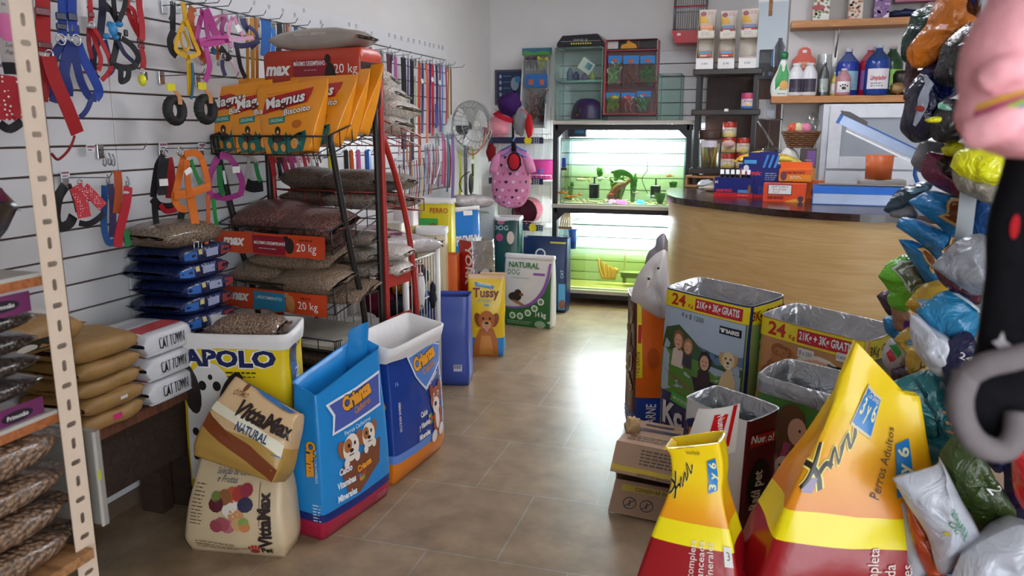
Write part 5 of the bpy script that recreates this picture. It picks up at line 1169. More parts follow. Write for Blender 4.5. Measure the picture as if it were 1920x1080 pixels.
sb(706, 748, 418, 4.25, .14, .1, 'dog_food_bag', 'cream bag behind the posts of the display stands', [(0, 1, pr('#d8d0b8'))], lambda b_: b_.face(0).ell(.05, b_.h*.9, .03, .04, pr('#d0b020'), 2), paper_w, seed=34)
sb(888, 925, 378, 5.95, .16, .1, 'dog_food_bag', 'second white bag with green lettering behind the tall blue bag', [(0, 1, pr('#c4c8c2'))], lambda b_: nat(b_, True), paper_w, cuff=.02, seed=35)
def art(b_):
    D = b_.face(0); D.ell(.03, b_.h*.80, .03, .05, pr('#c9b8a8'), 2); D.ell(-.06, b_.h*.80, .03, .03, pr('#a83a5a'), 2); D.ell(-.05, b_.h*.95, .03, .02, pr('#a8506a'), 2); D.text('DOG', -.05, b_.h*.87, .04, pr('#a8c4bc'), 2)
sb(925, 970, 408, 5.85, .2, .12, 'dog_food_bag', 'dark green bag standing behind the white and green bag', [(0, 1, pr('#1f4a44', .25))], art, paper_w, cuff=.03, seed=36)
freebag(P(885, 378, Y=5.6)-V((0, 0, .04)), .30, .22, .09, clearf, 'folded grey clear bag on top of the back row bags', .6, 210, name='clear_bag')
# ================================================================ back wall left of the counter: fan, racks, clothes, fish tanks
def pbox(l, t, r, bt, Y, d, mat, mb=None, bev=0.0):
    """upright box whose front fills this patch of the view at depth Y; returns builder, front lower left, width, height"""
    a = P(l, bt, Y=Y); c = P(r, t, Y=Y); w = c.x-a.x; h = c.z-a.z
    mb = mb or MB(); mb.box((a.x+w/2, Y+d/2, a.z+h/2), (w, d, h), mat, bev=bev)
    return mb, a, w, h
def front(mb, a, w, h, e=.0008):
    return Dec(mb, flat(a+V((w/2, -.0002, 0)), (1, 0, 0), (0, 0, 1)), e)
clr = thin('clear_film', '#e6eaea', .10, .15)
glass = thin('tank_glass', '#f4faf8', .03, .02); gedge = pnt('#6f9a8c', .2)
# pedestal fan
fc = P(884, 236, Y=5.75); fan = empty('pedestal_fan', 'silver fan wrapped in clear film at the end of the slatted wall', 'fan', (fc.x, fc.y, 0)); l = fan.location.copy()
ax = V((.80, -.58, .12)).normalized(); sx = ax.cross(V((0, 0, 1))).normalized(); sy = sx.cross(ax)*-1
if sy.z < 0: sy = -sy
cage = met('#a9aaa6', .3)
b = MB(); Rf = .185
for k in range(28):
    a = 2*pi*k/28; d = sx*cos(a)+sy*sin(a)
    b.tube([fc+ax*.075+d*.03, fc+ax*.06+d*Rf*.7, fc+ax*.01+d*Rf, fc-ax*.05+d*Rf*.8, fc-ax*.075+d*.05], .0016, cage, 4)
for rr, q in ((Rf, .01), (Rf*.7, .06), (Rf*.8, -.05)): b.tube([fc+ax*q+(sx*cos(2*pi*k/28)+sy*sin(2*pi*k/28))*rr for k in range(28)], .003, cage, 5, True)
b.build('cage', fan, loc=l)
b = MB()
for k in range(3):
    a0 = 2*pi*k/3
    b.surf(lambda u, v: fc+(sx*cos(a0+u*1.1)+sy*sin(a0+u*1.1))*(Rf*(.15+.72*v))+ax*(.015-.03*u), 6, 4, pla('#b9bab8', .2))
b.build('blade', fan, loc=l)
b = MB(); b.lathe([(.04, 0), (.055, .03), (.05, .10), (.02, .13)], pla('#4a4c50', .3), 16, fc-ax*.05, Matrix((sx, sy, -ax)).transposed()); b.build('motor', fan, loc=l)
b = MB(); b.tube([(fc.x-.07, fc.y+.05, .03), (fc.x-.07, fc.y+.05, fc.z-.05), fc-ax*.09], .014, met('#8a8c8e', .3), 8); b.build('pole', fan, loc=l)
b = MB(); b.lathe([(.18, 0), (.18, .02), (.03, .04)], pla('#4a4c50', .4), 24, (fc.x-.07, fc.y+.05, 0)); b.build('base', fan, loc=l)
b = MB(); b.surf(lambda u, v: fc-ax*(.10*v-.03)+(sx*cos(2*pi*u)+sy*sin(2*pi*u))*(Rf*1.04-.05*v)+V((0, 0, -.09*v*v))+V((1, 1, 1))*.008*noise.noise(V((u*9, v*5, 1))), 30, 6, clr, cu=True); b.build('film_wrap', fan, loc=l)
b = MB(); b.tube(smooth_path([fc+V((-.02, .02, -.12)), fc+V((-.03, 0, -.20)), fc+V((.04, -.02, -.21)), fc+V((.10, 0, -.13)), fc+V((.11, .02, -.05))]), .005, pla('#c06a4a', .4), 6); b.build('cable', fan, loc=l)
hang('leash_bundle', 'black retractable leash bundle hanging under the fan', 'leash', -2.12, [('lump', (883, 345), 22, 40, '#231a1c', 'coil'), ('rope', [(880, 322), (868, 330), (862, 345), (866, 360)], 2, '#1a1a1c'), ('strap', [(885, 300), (886, 330)], 5, '#2a2a2c'), ('tag', (885, 303), 14, 8)])
# wire rack with printed strips
RY = 6.72
wr_ = empty('wire_rack', 'white wire rack with navy shelf strips and yellow suns left of the fish tanks', 'rack', (-1.95, RY, 0)); l = wr_.location.copy()
xa, xb = P(868, 262, Y=RY).x, P(1034, 262, Y=RY).x; xa = max(xa, -2.24)
strips = []
for q, yy in enumerate((262, 338, 424)):
    z = P(950, yy, Y=RY).z
    b = MB()
    for k in range(7): b.tube([(xa, RY+.05*k, z), (xb, RY+.05*k, z)], .003, wirem if False else met('#c9c9c9', .35), 5)
    for k in range(14): x = xa+(xb-xa)*k/13; b.tube([(x, RY-.004, z+.05), (x, RY-.004, z), (x, RY+.3, z)], .002, met('#c9c9c9', .35), 4)
    b.tube([(xa, RY-.004, z+.05), (xb, RY-.004, z+.05)], .003, met('#c9c9c9', .35), 5); b.build('wire_shelf', wr_, loc=l)
    b = MB(); x0 = xa if q < 2 else P(962, yy, Y=RY).x; b.box(((x0+xb-.07)/2, RY-.012, z-.005), (xb-.07-x0, .004, .055), pr('#20264a'))
    D = Dec(b, flat(((x0+xb)/2, RY-.0145, z-.032), (1, 0, 0), (0, 0, 1))); cx = P(991 if q < 2 else 1000, yy, Y=RY).x-(x0+xb)/2
    D.poly([(cx+(.042 if k % 2 else .03)*cos(k*pi/12), .027+(.042 if k % 2 else .03)*sin(k*pi/12)) for k in range(24)], pr('#e2cc1e'), 1)
    for i in range(3):
        for j in range(3): D.rect(cx+.05+.02*i, .002+.017*j, cx+.06+.02*i, .012+.017*j, pr('#c9d0e0'), 1)
    b.build('shelf_strip', wr_, loc=l)
for x in (xa, xb):
    b = MB(); b.tube([(x, RY+.31, 0), (x, RY+.31, 1.75)], .01, pnt('#d8d8d8', .4), 8); b.build('upright', wr_, loc=l)
b = MB()
for k in range(8): x = xa+(xb-xa)*k/7; b.tube([(x, RY+.31, .3), (x, RY+.31, 1.7)], .0025, met('#c9c9c9', .35), 4)
b.build('back_grid', wr_, loc=l)
def shell_tub(c, rx, ry, h, col, name, lb, cat):
    b = MB(); m = pla(col, .3); c = V(c)
    b.surf(lambda u, v: c+V((rx*(.75+.25*v)*cos(2*pi*u), ry*(.75+.25*v)*sin(2*pi*u), h*v)), 24, 4, m, cu=True)
    b.surf(lambda u, v: c+V(((rx*(1-.25*v)-.006)*cos(2*pi*u), (ry*(1-.25*v)-.006)*sin(2*pi*u), h*(1-v)+.002)), 24, 4, m, cu=True)
    b.lathe([(.001, .004), (.75, .004)], m, 24) if False else None
    b.surf(lambda u, v: c+V((rx*.75*(1-v)*cos(2*pi*u), ry*.75*(1-v)*sin(2*pi*u), .004)), 24, 2, m, cu=True)
    return solo(b, name, lb, cat)
z1, z2, z3 = (P(950, yy, Y=RY).z+.006 for yy in (262, 338, 424))
q = P(928, 255, Y=RY+.15)
b = MB(); b.surf(lambda u, v: V((q.x+.125*sin(pi*v)*cos(2*pi*u)+.02*(1-v), RY+.16+.13*sin(pi*v)*sin(2*pi*u), z1+.10-.10*cos(pi*v)+.035*sin(2*pi*u+.5)*max(0, v-.4))), 24, 14, pla('#d98090', .4), cu=True); solo(b, 'cat_bed', 'pink moulded pet bed on the upper wire rack shelf behind the hats', 'pet bed')
q = P(1008, 330, Y=RY+.15); shell_tub((q.x, RY+.16, z2), .19, .13, .17, '#c43c86', 'plastic_tub', 'magenta plastic tub on the middle wire rack shelf', 'tub')
q = P(1012, 320, Y=RY+.05); cloth((q.x, RY+.10, z2+.09), (.05, .05, .075), pla('#1f6fd0', .3), 'bright blue plastic pack in front of the magenta tub', 41, 'plastic_pack')
q = P(990, 405, Y=RY+.15)
b = MB(); b.surf(lambda u, v: V((q.x+.12*cos(2*pi*u)*(1 if v < .9 else .9), RY+.02+.25*v, z3+.125+.12*sin(2*pi*u)*(1 if v < .9 else .9))), 24, 5, pla('#a3435e', .25), cu=True); b.surf(lambda u, v: V((q.x+.112*cos(2*pi*u), RY+.02+.25*v, z3+.125+.112*sin(2*pi*u))), 24, 3, pla('#8a2f48', .3), cu=True)
b.surf(lambda u, v: V((q.x+.112*v*cos(2*pi*u), RY+.268, z3+.125+.112*v*sin(2*pi*u))), 24, 2, pla('#8a2f48', .3), cu=True); solo(b, 'litter_tunnel', 'round rose pink plastic tunnel on the lowest wire rack shelf', 'pet house')
# hat stand with clothes
hs_ = V((P(962, 300, Y=6.2).x, 6.2, 0)); hz = P(962, 180, Y=6.2).z
cs = empty('clothes_stand', 'thin dark stand carrying pet hats and the pink pet suit', 'stand', hs_); l = hs_
b = MB(); b.tube([hs_, hs_+V((0, 0, hz+.03))], .011, blackm, 8); b.build('pole', cs, loc=l)
b = MB(); b.lathe([(.17, 0), (.17, .012), (.02, .03)], blackm, 20, hs_); b.build('base', cs, loc=l)
b = MB(); b.tube([hs_+V((-.16, 0, hz-.1)), hs_+V((-.13, 0, hz-.12)), hs_+V((0, 0, hz-.12)), hs_+V((.1, -.03, hz-.13))], .006, chrome, 6); b.build('arm', cs, loc=l)
q = P(950, 195, Y=6.1)
def hat(q, r, h, col, brim, lb, tilt):
    b = MB(); Rm = rotm(.3, tilt[0], tilt[1]); m = fab(col)
    b.surf(lambda u, v: V(q)+Rm@V((r[0]*sin(pi*(.05+.75*v))*cos(2*pi*u)*(1-.25*abs(sin(2*pi*u))*(1-v)), r[1]*sin(pi*(.05+.75*v))*sin(2*pi*u), h*(1-v)+.012*noise.noise(V((u*6, v*6, 3))))), 22, 10, m, cu=True)
    if brim: b.surf(lambda u, v: V(q)+Rm@V(((r[0]*.75+.03*v)*cos(2*pi*u), (r[1]*.75+.03*v)*sin(2*pi*u), -.035*v)), 22, 2, fab(brim), cu=True)
    return solo(b, 'pet_hat', lb, 'hat')
hat(P(950, 214, Y=6.12), (.10, .09), .19, '#3a1a55', '#b0182c', 'purple pet hat with a red lining on top of the clothes stand', (.25, .35))
cloth(P(976, 228, Y=6.1), (.06, .045, .11), '#8d8f93', 'grey pet garment hanging under the purple hat', 43, amp=.25)
cloth(P(992, 236, Y=6.02), (.032, .025, .09), '#b81f28', 'small red pet shoe hanging from a pink ribbon', 44, 'pet_shoe', .2)
b = MB(); b.tube(smooth_path([P(975, 205, Y=6.06), P(984, 208, Y=6.04), P(989, 216, Y=6.03), P(991, 226, Y=6.02)]), .007, fab('#c9707c'), 6); solo(b, 'ribbon', 'pink and white ribbon from the hat to the red pet shoe', 'ribbon')
cloth(P(921, 286, Y=6.3), (.04, .03, .075), '#8c1c26', 'dark red pet garment behind the left sleeve of the pink suit', 45)
# pink suit with hearts
sY = 5.98
def supt(l_, r_, y): return P(l_, y, Y=sY), P(r_, y, Y=sY)
rows = [(948, 974, 276), (934, 988, 283), (928, 993, 300), (925, 994, 320), (922, 995, 340), (922, 993, 360), (925, 988, 375), (936, 980, 386), (950, 966, 390)]
pinkm = fab('#dd8fb4')
root = empty('pet_suit', 'pink pet suit with hearts on a blue hanger', 'pet clothes', P(960, 300, Y=sY)); l = root.location.copy()
b = MB(); rl = [supt(*r) for r in rows]
def suit(u, v, o=0):
    f = v*(len(rows)-1); i = min(int(f), len(rows)-2); t = f-i; A = rl[i][0].lerp(rl[i+1][0], t); B = rl[i][1].lerp(rl[i+1][1], t)
    c = (A+B)/2; hw = (B-A).length/2; a = 2*pi*u
    return c+V((hw*cos(a), .035*sin(a)*(1 if hw > .04 else .5)-(o if sin(a) < 0 else -o), .008*noise.noise(V((u*5, v*4, 2)))))
b.surf(suit, 28, 18, pinkm, cu=True)
De = Dec(b, lambda x, y, o: suit(.75+x, y, .001+o), .0008)
k = 0
for j, v in enumerate((.2, .3, .4, .5, .6, .7, .8, .9)):
    for i in range(7):
        x = -.18+.06*i+(.03 if j % 2 else 0); k += 1
        if abs(x) > .2: continue
        c = ('#2a1a30', '#e8d4e0', '#c8508c')[k % 3]; m = pr(c); De.ell(x-.006, v, .0085, .014, m, 1, 0, 8); De.ell(x+.006, v, .0085, .014, m, 1, 0, 8); De.poly([(x-.013, v+.004), (x+.013, v+.004), (x, v+.03)], m, 2, 1)
b.build('body', root, loc=l)
for sg, pts in ((-1, [(938, 290), (931, 302), (927, 316), (925, 326)]), (1, [(984, 290), (990, 302), (994, 314), (997, 324)])):
    b = MB(); b.tube([P(x, y, Y=sY) for x, y in pts], [.03, .042, .042, .036], pinkm, 12); b.build('sleeve', root, loc=l)
for dy, c in ((0, '#4a72d0'), (10, '#7a86d8')):
    b = MB(); b.tube([P(940, 282+dy, Y=sY-.03), P(952, 276+dy, Y=sY-.04), P(962, 270+dy*.6, Y=sY-.04), P(974, 278+dy, Y=sY-.04), P(988, 284+dy, Y=sY-.03)], .007, pla(c, .35), 6); b.tube([P(962, 270+dy*.6, Y=sY-.04), P(962, 262, Y=sY-.02), P(966, 258, Y=sY)], .004, pla(c, .35), 6); b.build('hanger', root, loc=l)
b = MB(); b.ell(P(964, 303, Y=sY-.06), (.052, .012, .07), fab('#c02430')); b.build('red_bib', root, loc=l)
b = MB(); b.tube(arc(P(964, 303, Y=sY-.066), .06, 0, 2*pi, 20, (.85, 0, 0), (0, 0, 1.15))[:-1], .006, fab('#1a1216'), 6, True); b.tube([P(964, 284, Y=sY-.06), P(963, 266, Y=sY-.05)], .02, fab('#1a1216'), 6); b.build('bib_edge', root, loc=l)
# framed dark poster
b, a, w, h = pbox(928, 130, 982, 197, 7.03, .015, pr('#54484e')); D = front(b, a, w, h); D.rect(-w/2+.02, .02, w/2-.02, h-.02, pr('#1c2f55'), 1)
for k in range(4): D.ell(-w*.3, h*(.3+.17*k), .012, .018, pr('#9aa8bc'), 2); D.lines(-w*.2, h*(.3+.17*k), .08, 1, .01, pr('#7a8aa6'), 2, .006)
D.ell(w*.2, h*.6, .04, .06, pr('#8aa0b4'), 2); D.ell(w*.3, h*.72, .03, .03, pr('#3f86c0'), 3)
solo(b, 'poster', 'dark blue framed poster on the back wall corner', 'poster')
# ---------------------------------------------------------------- fish tank stand
TX0, TX1, TY0, TY1 = -1.585, -.475, 6.55, 7.0
blackf = pnt('#26262a', .45); ash = pnt('#b9b2a6', .5)
ts = empty('tank_stand', 'black angle steel stand with two lit fish tanks', 'stand', (-1.03, 6.78, 0)); l = ts.location.copy()
for x in (TX0, TX1):
    for y in (TY0, TY1):
        b = MB(); b.box((x, y, .78), (.04, .03, 1.56), blackf); b.build('leg', ts, loc=l)
for z in (1.54, .84, .10):
    b = MB(); b.box(((TX0+TX1)/2, TY0, z-.02), (TX1-TX0, .03, .045), blackf); b.box(((TX0+TX1)/2, TY1, z-.02), (TX1-TX0, .03, .045), blackf); b.build('frame_bar', ts, loc=l)
    b = MB(); b.box(((TX0+TX1)/2+.01, (TY0+TY1)/2-.01, z+.018), (TX1-TX0+.06, TY1-TY0+.06, .03), ash); b.build('shelf_board', ts, loc=l)
    for x, s in ((TX0, 1), (TX1, -1)):
        b = MB(); b.prism([(x, z-.03), (x+s*.10, z-.03), (x, z-.13)], TY0-.004, TY0+.004, blackf, lambda a_, c_, d_: V((a_, d_, c_))); b.build('gusset', ts, loc=l)
def tank(x0, x1, y0, y1, z0, z1, zw, name, lb, tint):
    t = empty(name, lb, 'fish tank', ((x0+x1)/2, (y0+y1)/2, z0)); l = t.location.copy(); g = .008
    for nm_, c, d in (('front_pane', ((x0+x1)/2, y0, (z0+z1)/2), (x1-x0, g, z1-z0)), ('back_pane', ((x0+x1)/2, y1, (z0+z1)/2), (x1-x0, g, z1-z0)), ('side_pane', (x0, (y0+y1)/2, (z0+z1)/2), (g, y1-y0, z1-z0)), ('side_pane', (x1, (y0+y1)/2, (z0+z1)/2), (g, y1-y0, z1-z0))):
        b = MB(); b.box(c, d, glass); b.build(nm_, t, loc=l)
    b = MB()
    for x in (x0, x1):
        for y in (y0, y1): b.tube([(x, y, z0), (x, y, z1)], .004, gedge, 5)
    for z in (z0, z1): b.tube([(x0, y0, z), (x1, y0, z), (x1, y1, z), (x0, y1, z)], .004, gedge, 5, True)
    b.build('silicone_edge', t, loc=l)
    if zw:
        b = MB(); b.box(((x0+x1)/2, (y0+y1)/2, (z0+zw)/2+.006), (x1-x0-.02, y1-y0-.02, zw-z0-.012), thin('water_'+tint.strip('#'), tint, .02, .02)); b.build('water', t, loc=l)
    return t
UZ0, UZ1, LZ0, LZ1 = .878, 1.425, .138, .70
UW = P(1150, 313, Y=6.56).z; LW = P(1150, 478, Y=6.56).z
tank(TX0+.045, TX1-.03, TY0+.02, TY1-.03, UZ0, UZ1, UW, 'fish_tank', 'upper lit fish tank with goldfish and coloured lights', '#f1f4de')
tank(TX0+.045, TX1-.03, TY0+.02, TY1-.03, LZ0, LZ1, LW, 'fish_tank', 'lower lit fish tank with greenish yellow water', '#f0f1cc')
for z, lb, yy, st_ in ((1.49, 'long lit tube lamp above the upper fish tank', 6.74, 170), (.80, 'long lit tube lamp above the lower fish tank', 6.74, 170)):
    t = empty('tank_lamp', lb, 'lamp', (-1.0, yy, z)); l = t.location.copy()
    b = MB(); b.box((-1.0, yy, z+.012), (.86, .07, .016), pnt('#c9cdd0', .4)); b.build('reflector', t, loc=l)
    b = MB(); b.tube([(-1.42, yy, z-.012), (-.58, yy, z-.012)], .013, emis('tank_tube', '#eefaff', st_), 8); b.build('tube', t, loc=l)
# contents
def fish(px, py, Y, ln, col, lb, flip=1, fin=None, fat=.42):
    c = P(px, py, Y=Y); b = MB(); m = mt('fish_'+col.strip('#'), col, .3, s=40, mix=.3)
    def fn(u, v):
        a = 2*pi*u; r = sin(pi*min(1, v*1.02))**.7*(1-.35*v)
        return c+V((flip*ln*(.5-v), ln*fat*.33*r*cos(a), ln*fat*.5*r*sin(a)))
    b.surf(fn, 10, 10, m, cu=True)
    fm = mt('fish_'+(fin or col).strip('#'), fin or col, .3)
    for dz in (1, -1): b.add([c+V((-flip*ln*.45, .002, 0)), c+V((-flip*ln*.8, .002, dz*ln*.25)), c+V((-flip*ln*.62, .002, 0)), c+V((-flip*ln*.45, -.002, 0)), c+V((-flip*ln*.8, -.002, dz*ln*.25)), c+V((-flip*ln*.62, -.002, 0))], [(0, 1, 2), (5, 4, 3), (0, 3, 4, 1), (1, 4, 5, 2)], fm)
    b.add([c+V((flip*ln*.15, .001, ln*fat*.42)), c+V((-flip*ln*.1, .001, ln*fat*.8)), c+V((-flip*ln*.25, .001, ln*fat*.3)), c+V((flip*ln*.15, -.001, ln*fat*.42)), c+V((-flip*ln*.1, -.001, ln*fat*.8)), c+V((-flip*ln*.25, -.001, ln*fat*.3))], [(0, 1, 2), (5, 4, 3)], fm)
    b.ell(c+V((flip*ln*.36, -ln*fat*.17, ln*.05)), (ln*.04,)*3, blkp, n=6, m=4)
    solo(b, 'fish', lb, 'fish')
for a in [(1053, 361, 6.64, .075, '#e8801a', 'orange goldfish furthest left near the tank floor', -1), (1066, 369, 6.66, .06, '#e88a1a', 'orange goldfish low beside the left plant', 1), (1074, 368, 6.63, .06, '#e87a14', 'orange goldfish touching the tank floor right of the left plant', -1), (1087, 365, 6.66, .05, '#e0741a', 'small orange goldfish right of the left plant', 1),
          (1090, 337, 6.64, .11, '#e4ecc8', 'long white fish with a yellow tail at the left', -1, '#e0a82a', .3), (1127, 335, 6.68, .10, '#dfe9d2', 'white fish above the left black filter', -1, None, .34), (1163, 341, 6.66, .09, '#dde6c8', 'white fish above the driftwood', 1, None, .3), (1255, 330, 6.66, .06, '#d8741a', 'single orange fish at the right of the upper tank', -1), (1145, 364, 6.62, .05, '#d06a2a', 'small orange fish beside the pink light', 1), (1194, 361, 6.62, .05, '#e4d8c8', 'small pale fish between the two coloured lights', 1), (1225, 368, 6.62, .045, '#e8e0e8', 'small white fish at the right tank floor', 1)]: fish(*a)
def plant(px, py, Y, h, w, col, lb, seed, n=14):
    c = P(px, py, Y=Y); c.z = UZ0+.006 if c.z < .95 else c.z; b = MB(); rnd = random.Random(seed); m = mt('leaf_'+col.strip('#'), col, .5, s=30, mix=.35)
    for k in range(n):
        a = rnd.uniform(0, 6.28); t = rnd.uniform(.2, 1); hh = h*rnd.uniform(.55, 1)
        p = [c+V((w*.15*cos(a), w*.15*sin(a)*.4, 0)), c+V((w*.4*t*cos(a), w*.3*t*sin(a), hh*.5)), c+V((w*.6*t*cos(a), w*.35*t*sin(a), hh))]
        b.rib(smooth_path(p, 3), .012, .002, (rnd.uniform(-1, 1), -1, .2), m)
        for q in range(3): e = p[1].lerp(p[2], q/3); b.rib([e, e+V((.02*cos(a+1.5), .01, .014))], .009, .002, (0, -1, 0), m); b.rib([e, e-V((.02*cos(a+1.5), .01, -.014))], .009, .002, (0, -1, 0), m)
    solo(b, 'water_plant', lb, 'plant')
plant(1069, 372, 6.70, .17, .06, '#3f7a28', 'upright green water plant at the left of the upper tank', 1, 10); plant(1124, 340, 6.80, .14, .05, '#4a8a2e', 'green water plant behind the left filter', 2, 8)
plant(1158, 372, 6.74, .25, .14, '#3f7a22', 'large green water plant on the driftwood', 3, 26); plant(1186, 372, 6.76, .26, .07, '#4a8a34', 'tall green water plant right of the driftwood', 4, 12); plant(1262, 360, 6.70, .09, .07, '#3a8028', 'bushy green water plant at the right end of the tank', 5, 12); plant(1237, 372, 6.64, .10, .10, '#4a7a38', 'green plastic plant in front of the right filter', 6, 12)
b = MB(); b.tube(smooth_path([P(1142, 372, Y=6.72), P(1156, 352, Y=6.70), P(1172, 345, Y=6.68), P(1182, 334, Y=6.70)]), [.03]*4+[.026]*4+[.02]*4+[.012], mt('driftwood', '#7a5a30', .8, s=22, b=.5), 8); solo(b, 'driftwood', 'brown driftwood in the middle of the upper tank', 'driftwood')
def leafarch():
    b = MB(); p = smooth_path([P(1150, 322, Y=6.66), P(1166, 318, Y=6.66), P(1182, 326, Y=6.66), P(1188, 340, Y=6.66)], 6)
    for i, q in enumerate(p):
        for s in (-1, 1): b.rib([q, q+V((.02*s, 0, -.03-.02*s))], .018, .002, (0, -1, .2), mt('leaf_38741f', '#38741f', .5))
    b.tube(p, .005, mt('leaf_38741f', ''), 5); solo(b, 'water_plant', 'arched green plant floating under the water line', 'plant')
leafarch()
for (l_, t_, r_, bt_, lb) in ((1104, 345, 1122, 372, 'black square filter left of the driftwood'), (1219, 348, 1238, 372, 'black square filter at the right of the upper tank')):
    b, a, w, h = pbox(l_, t_, r_, bt_, 6.72, .06, pla('#20242a', .4), bev=.006); b.box((a.x+w/2, 6.75, a.z-.0+h*.5+.06), (.012, .012, h), pla('#20242a', .4)); solo(b, 'filter', lb, 'filter')
for px, c, lb, n_ in ((1165, '#ff4ad0', 'glowing pink pebble light on the tank floor', 3), (1152, '#9a5cff', 'glowing violet pebble light on the tank floor', 2), (1204, '#2fa8ff', 'glowing blue pebble light on the tank floor', 2)):
    b = MB(); c0 = P(px, 370, Y=6.62); c0.z = UZ0+.022
    for k in range(n_): b.ell(c0+V((.028*(k-1), .01*(k % 2), -.004*k)), (.02, .018, .018), emis('glow_'+c.strip('#'), c, 3.5), n=10, m=6)
    solo(b, 'pebble_light', lb, 'lamp')
b = MB()
for k in range(42):
    q = V((-1.5+.98*random.random(), 6.60+.3*random.random(), UZ0+.009)); b.ell(q, (.018, .016, .008), mt('pebble', '#b8a89a', .6), n=7, m=4)
o = solo(b, 'gravel', 'scattered pale pebbles on the floor of the upper tank', 'pebbles'); o['kind'] = 'stuff'
b = MB(); c0 = P(1215, 313, Y=6.8); b.tube(smooth_path([P(1212, 295, Y=6.78), P(1214, 318, Y=6.78), P(1204, 336, Y=6.78), P(1214, 362, Y=6.78)]), .003, blk, 5); solo(b, 'air_hose', 'thin dark air hose curving down inside the upper tank', 'hose')
b = MB(); b, a, w, h = pbox(1053, 296, 1061, 314, 6.545, .015, pla('#1f3fa0', .3), bev=.003); b.box((a.x+w/2, 6.553, a.z-.012), (w*1.3, .02, .02), blk); solo(b, 'tank_clip', 'blue and black clip on the front pane of the upper tank', 'clip')
b, a, w, h = pbox(1064, 240, 1100, 257, 6.62, .10, pla('#2a3440', .35), bev=.01); D = front(b, a, w, h); D.rect(-.02, .03, .06, .06, pr('#2f6a8c'), 1); solo(b, 'hang_filter', 'dark box filter hanging on the left top edge of the upper tank', 'filter')
b = MB(); q = P(1074, 466, Y=6.52); b.lathe([(.027, 0), (.03, .06), (.042, .165), (.038, .165), (.026, .005)], pla('#1f4f9a', .3), 20, q); solo(b, 'plastic_cup', 'blue plastic cup hooked on the front of the lower tank', 'cup')
b = MB(); q = P(1060, 427, Y=6.56)
for k in range(5): b.tube(smooth_path([q+V((-.045+.022*k, 0, 0)), q+V((-.03+.018*k, .0, .07)), q+V((.0+.01*k, 0, .13))]), .008, pla('#d8c8a0', .5), 6)
b.box(q+V((0, 0, .0)), (.12, .02, .02), pla('#8a5a34', .5)); solo(b, 'shell_ornament', 'cream shell ornament on the left edge of the lower tank', 'ornament')
b, a, w, h = pbox(1163, 512, 1225, 521, 6.75, .09, pla('#5a6a34', .5), bev=.01); 
for x in (.03, w-.03): b.box((a.x+x, 6.79, a.z-.02), (.03, .03, .06), pla('#5a6a34', .5)); b.box((a.x+x, 6.79, a.z+.12), (.014, .014, .2), pla('#a8a878', .5))
solo(b, 'filter_bridge', 'green plastic bridge with two tubes in the lower tank', 'filter')
b = MB(); c0 = P(1142, 524, Y=6.8); 
for k in range(9): b.tube(smooth_path([c0+V((.012*k-.05, 0, 0)), c0+V((.02*k-.09, .01*(k % 2), .10)), c0+V((.022*k-.10, .0, .19-.015*k))]), [.014-.001*j for j in range(8)]+[.004], mt('coral', '#b98a3a', .7), 6)
solo(b, 'coral_ornament', 'brownish coral ornament in the lower tank', 'ornament')
# ---------------------------------------------------------------- things on top of the stand
SZ = 1.573
def gtank(l_, r_, t_, Y, d, z0, name, lb):
    a, c = P(l_, 200, Y=Y), P(r_, t_, Y=Y); return tank(a.x, c.x, Y, Y+d, z0, c.z, 0, name, lb, '#ffffff'), a.x, c.x, c.z
t, gx0, gx1, gz = gtank(1041, 1128, 152, 6.62, .3, SZ+.004, 'empty_tank', 'empty glass tank holding a purple igloo, under another glass tank')
t, g0, g1, gz2 = gtank(1040, 1130, 88, 6.62, .3, gz+.006, 'empty_tank', 'upper empty glass tank under the black printed hood')
b = MB(); c = V(((gx0+gx1)/2+.05, 6.76, SZ+.02)); pu = pla('#35245a', .3)
b.surf(lambda u, v: c+V((.14*cos(2*pi*u)*cos(pi/2*v)**.6, .11*sin(2*pi*u)*cos(pi/2*v)**.6, .17*sin(pi/2*v))), 24, 8, pu, cu=True); b.ell(c+V((-.05, -.105, .06)), (.03, .012, .045), pla('#1c1230', .4)); b.ell(c+V((-.06, -.1, .03)), (.012, .02, .012), pla('#b06a4a', .4)); solo(b, 'igloo', 'purple plastic igloo in the lower empty tank', 'pet house')
b = MB()
for k, (dx, c_, h_) in enumerate(((-.10, '#5a6a8a', .10), (-.05, '#3a3a6a', .07), (.02, '#8a6a9a', .06), (.08, '#a8b060', .07))):
    c = V(((g0+g1)/2+dx, 6.74+.02*k, gz+.02)); b.lathe([(.026, 0), (.028, h_*.6), (.014, h_*.85), (.012, h_)], pla(c_, .3), 12, c)
    solo(b, 'bottle', ['slate', 'indigo', 'mauve', 'olive'][k]+' bottle inside the upper empty tank', 'bottle'); b = MB()
b = MB(); c = V(((g0+g1)/2+.05, 6.70, gz+.13)); b.surf(lambda u, v: c+rotm(0, 0, .6)@V((.12*(u-.5), .012*sin(pi*u), .10*(v-.5))), 6, 6, pr('#d8d4cc')); b.surf(lambda u, v: c+rotm(0, 0, .6)@V((.05*(u-.5)+.02, -.004+.012*sin(pi*u), .05*(v-.5)+.01)), 4, 4, pr('#5a8a9a')); solo(b, 'leaning_card', 'white card with a parrot picture leaning in the upper empty tank', 'card')
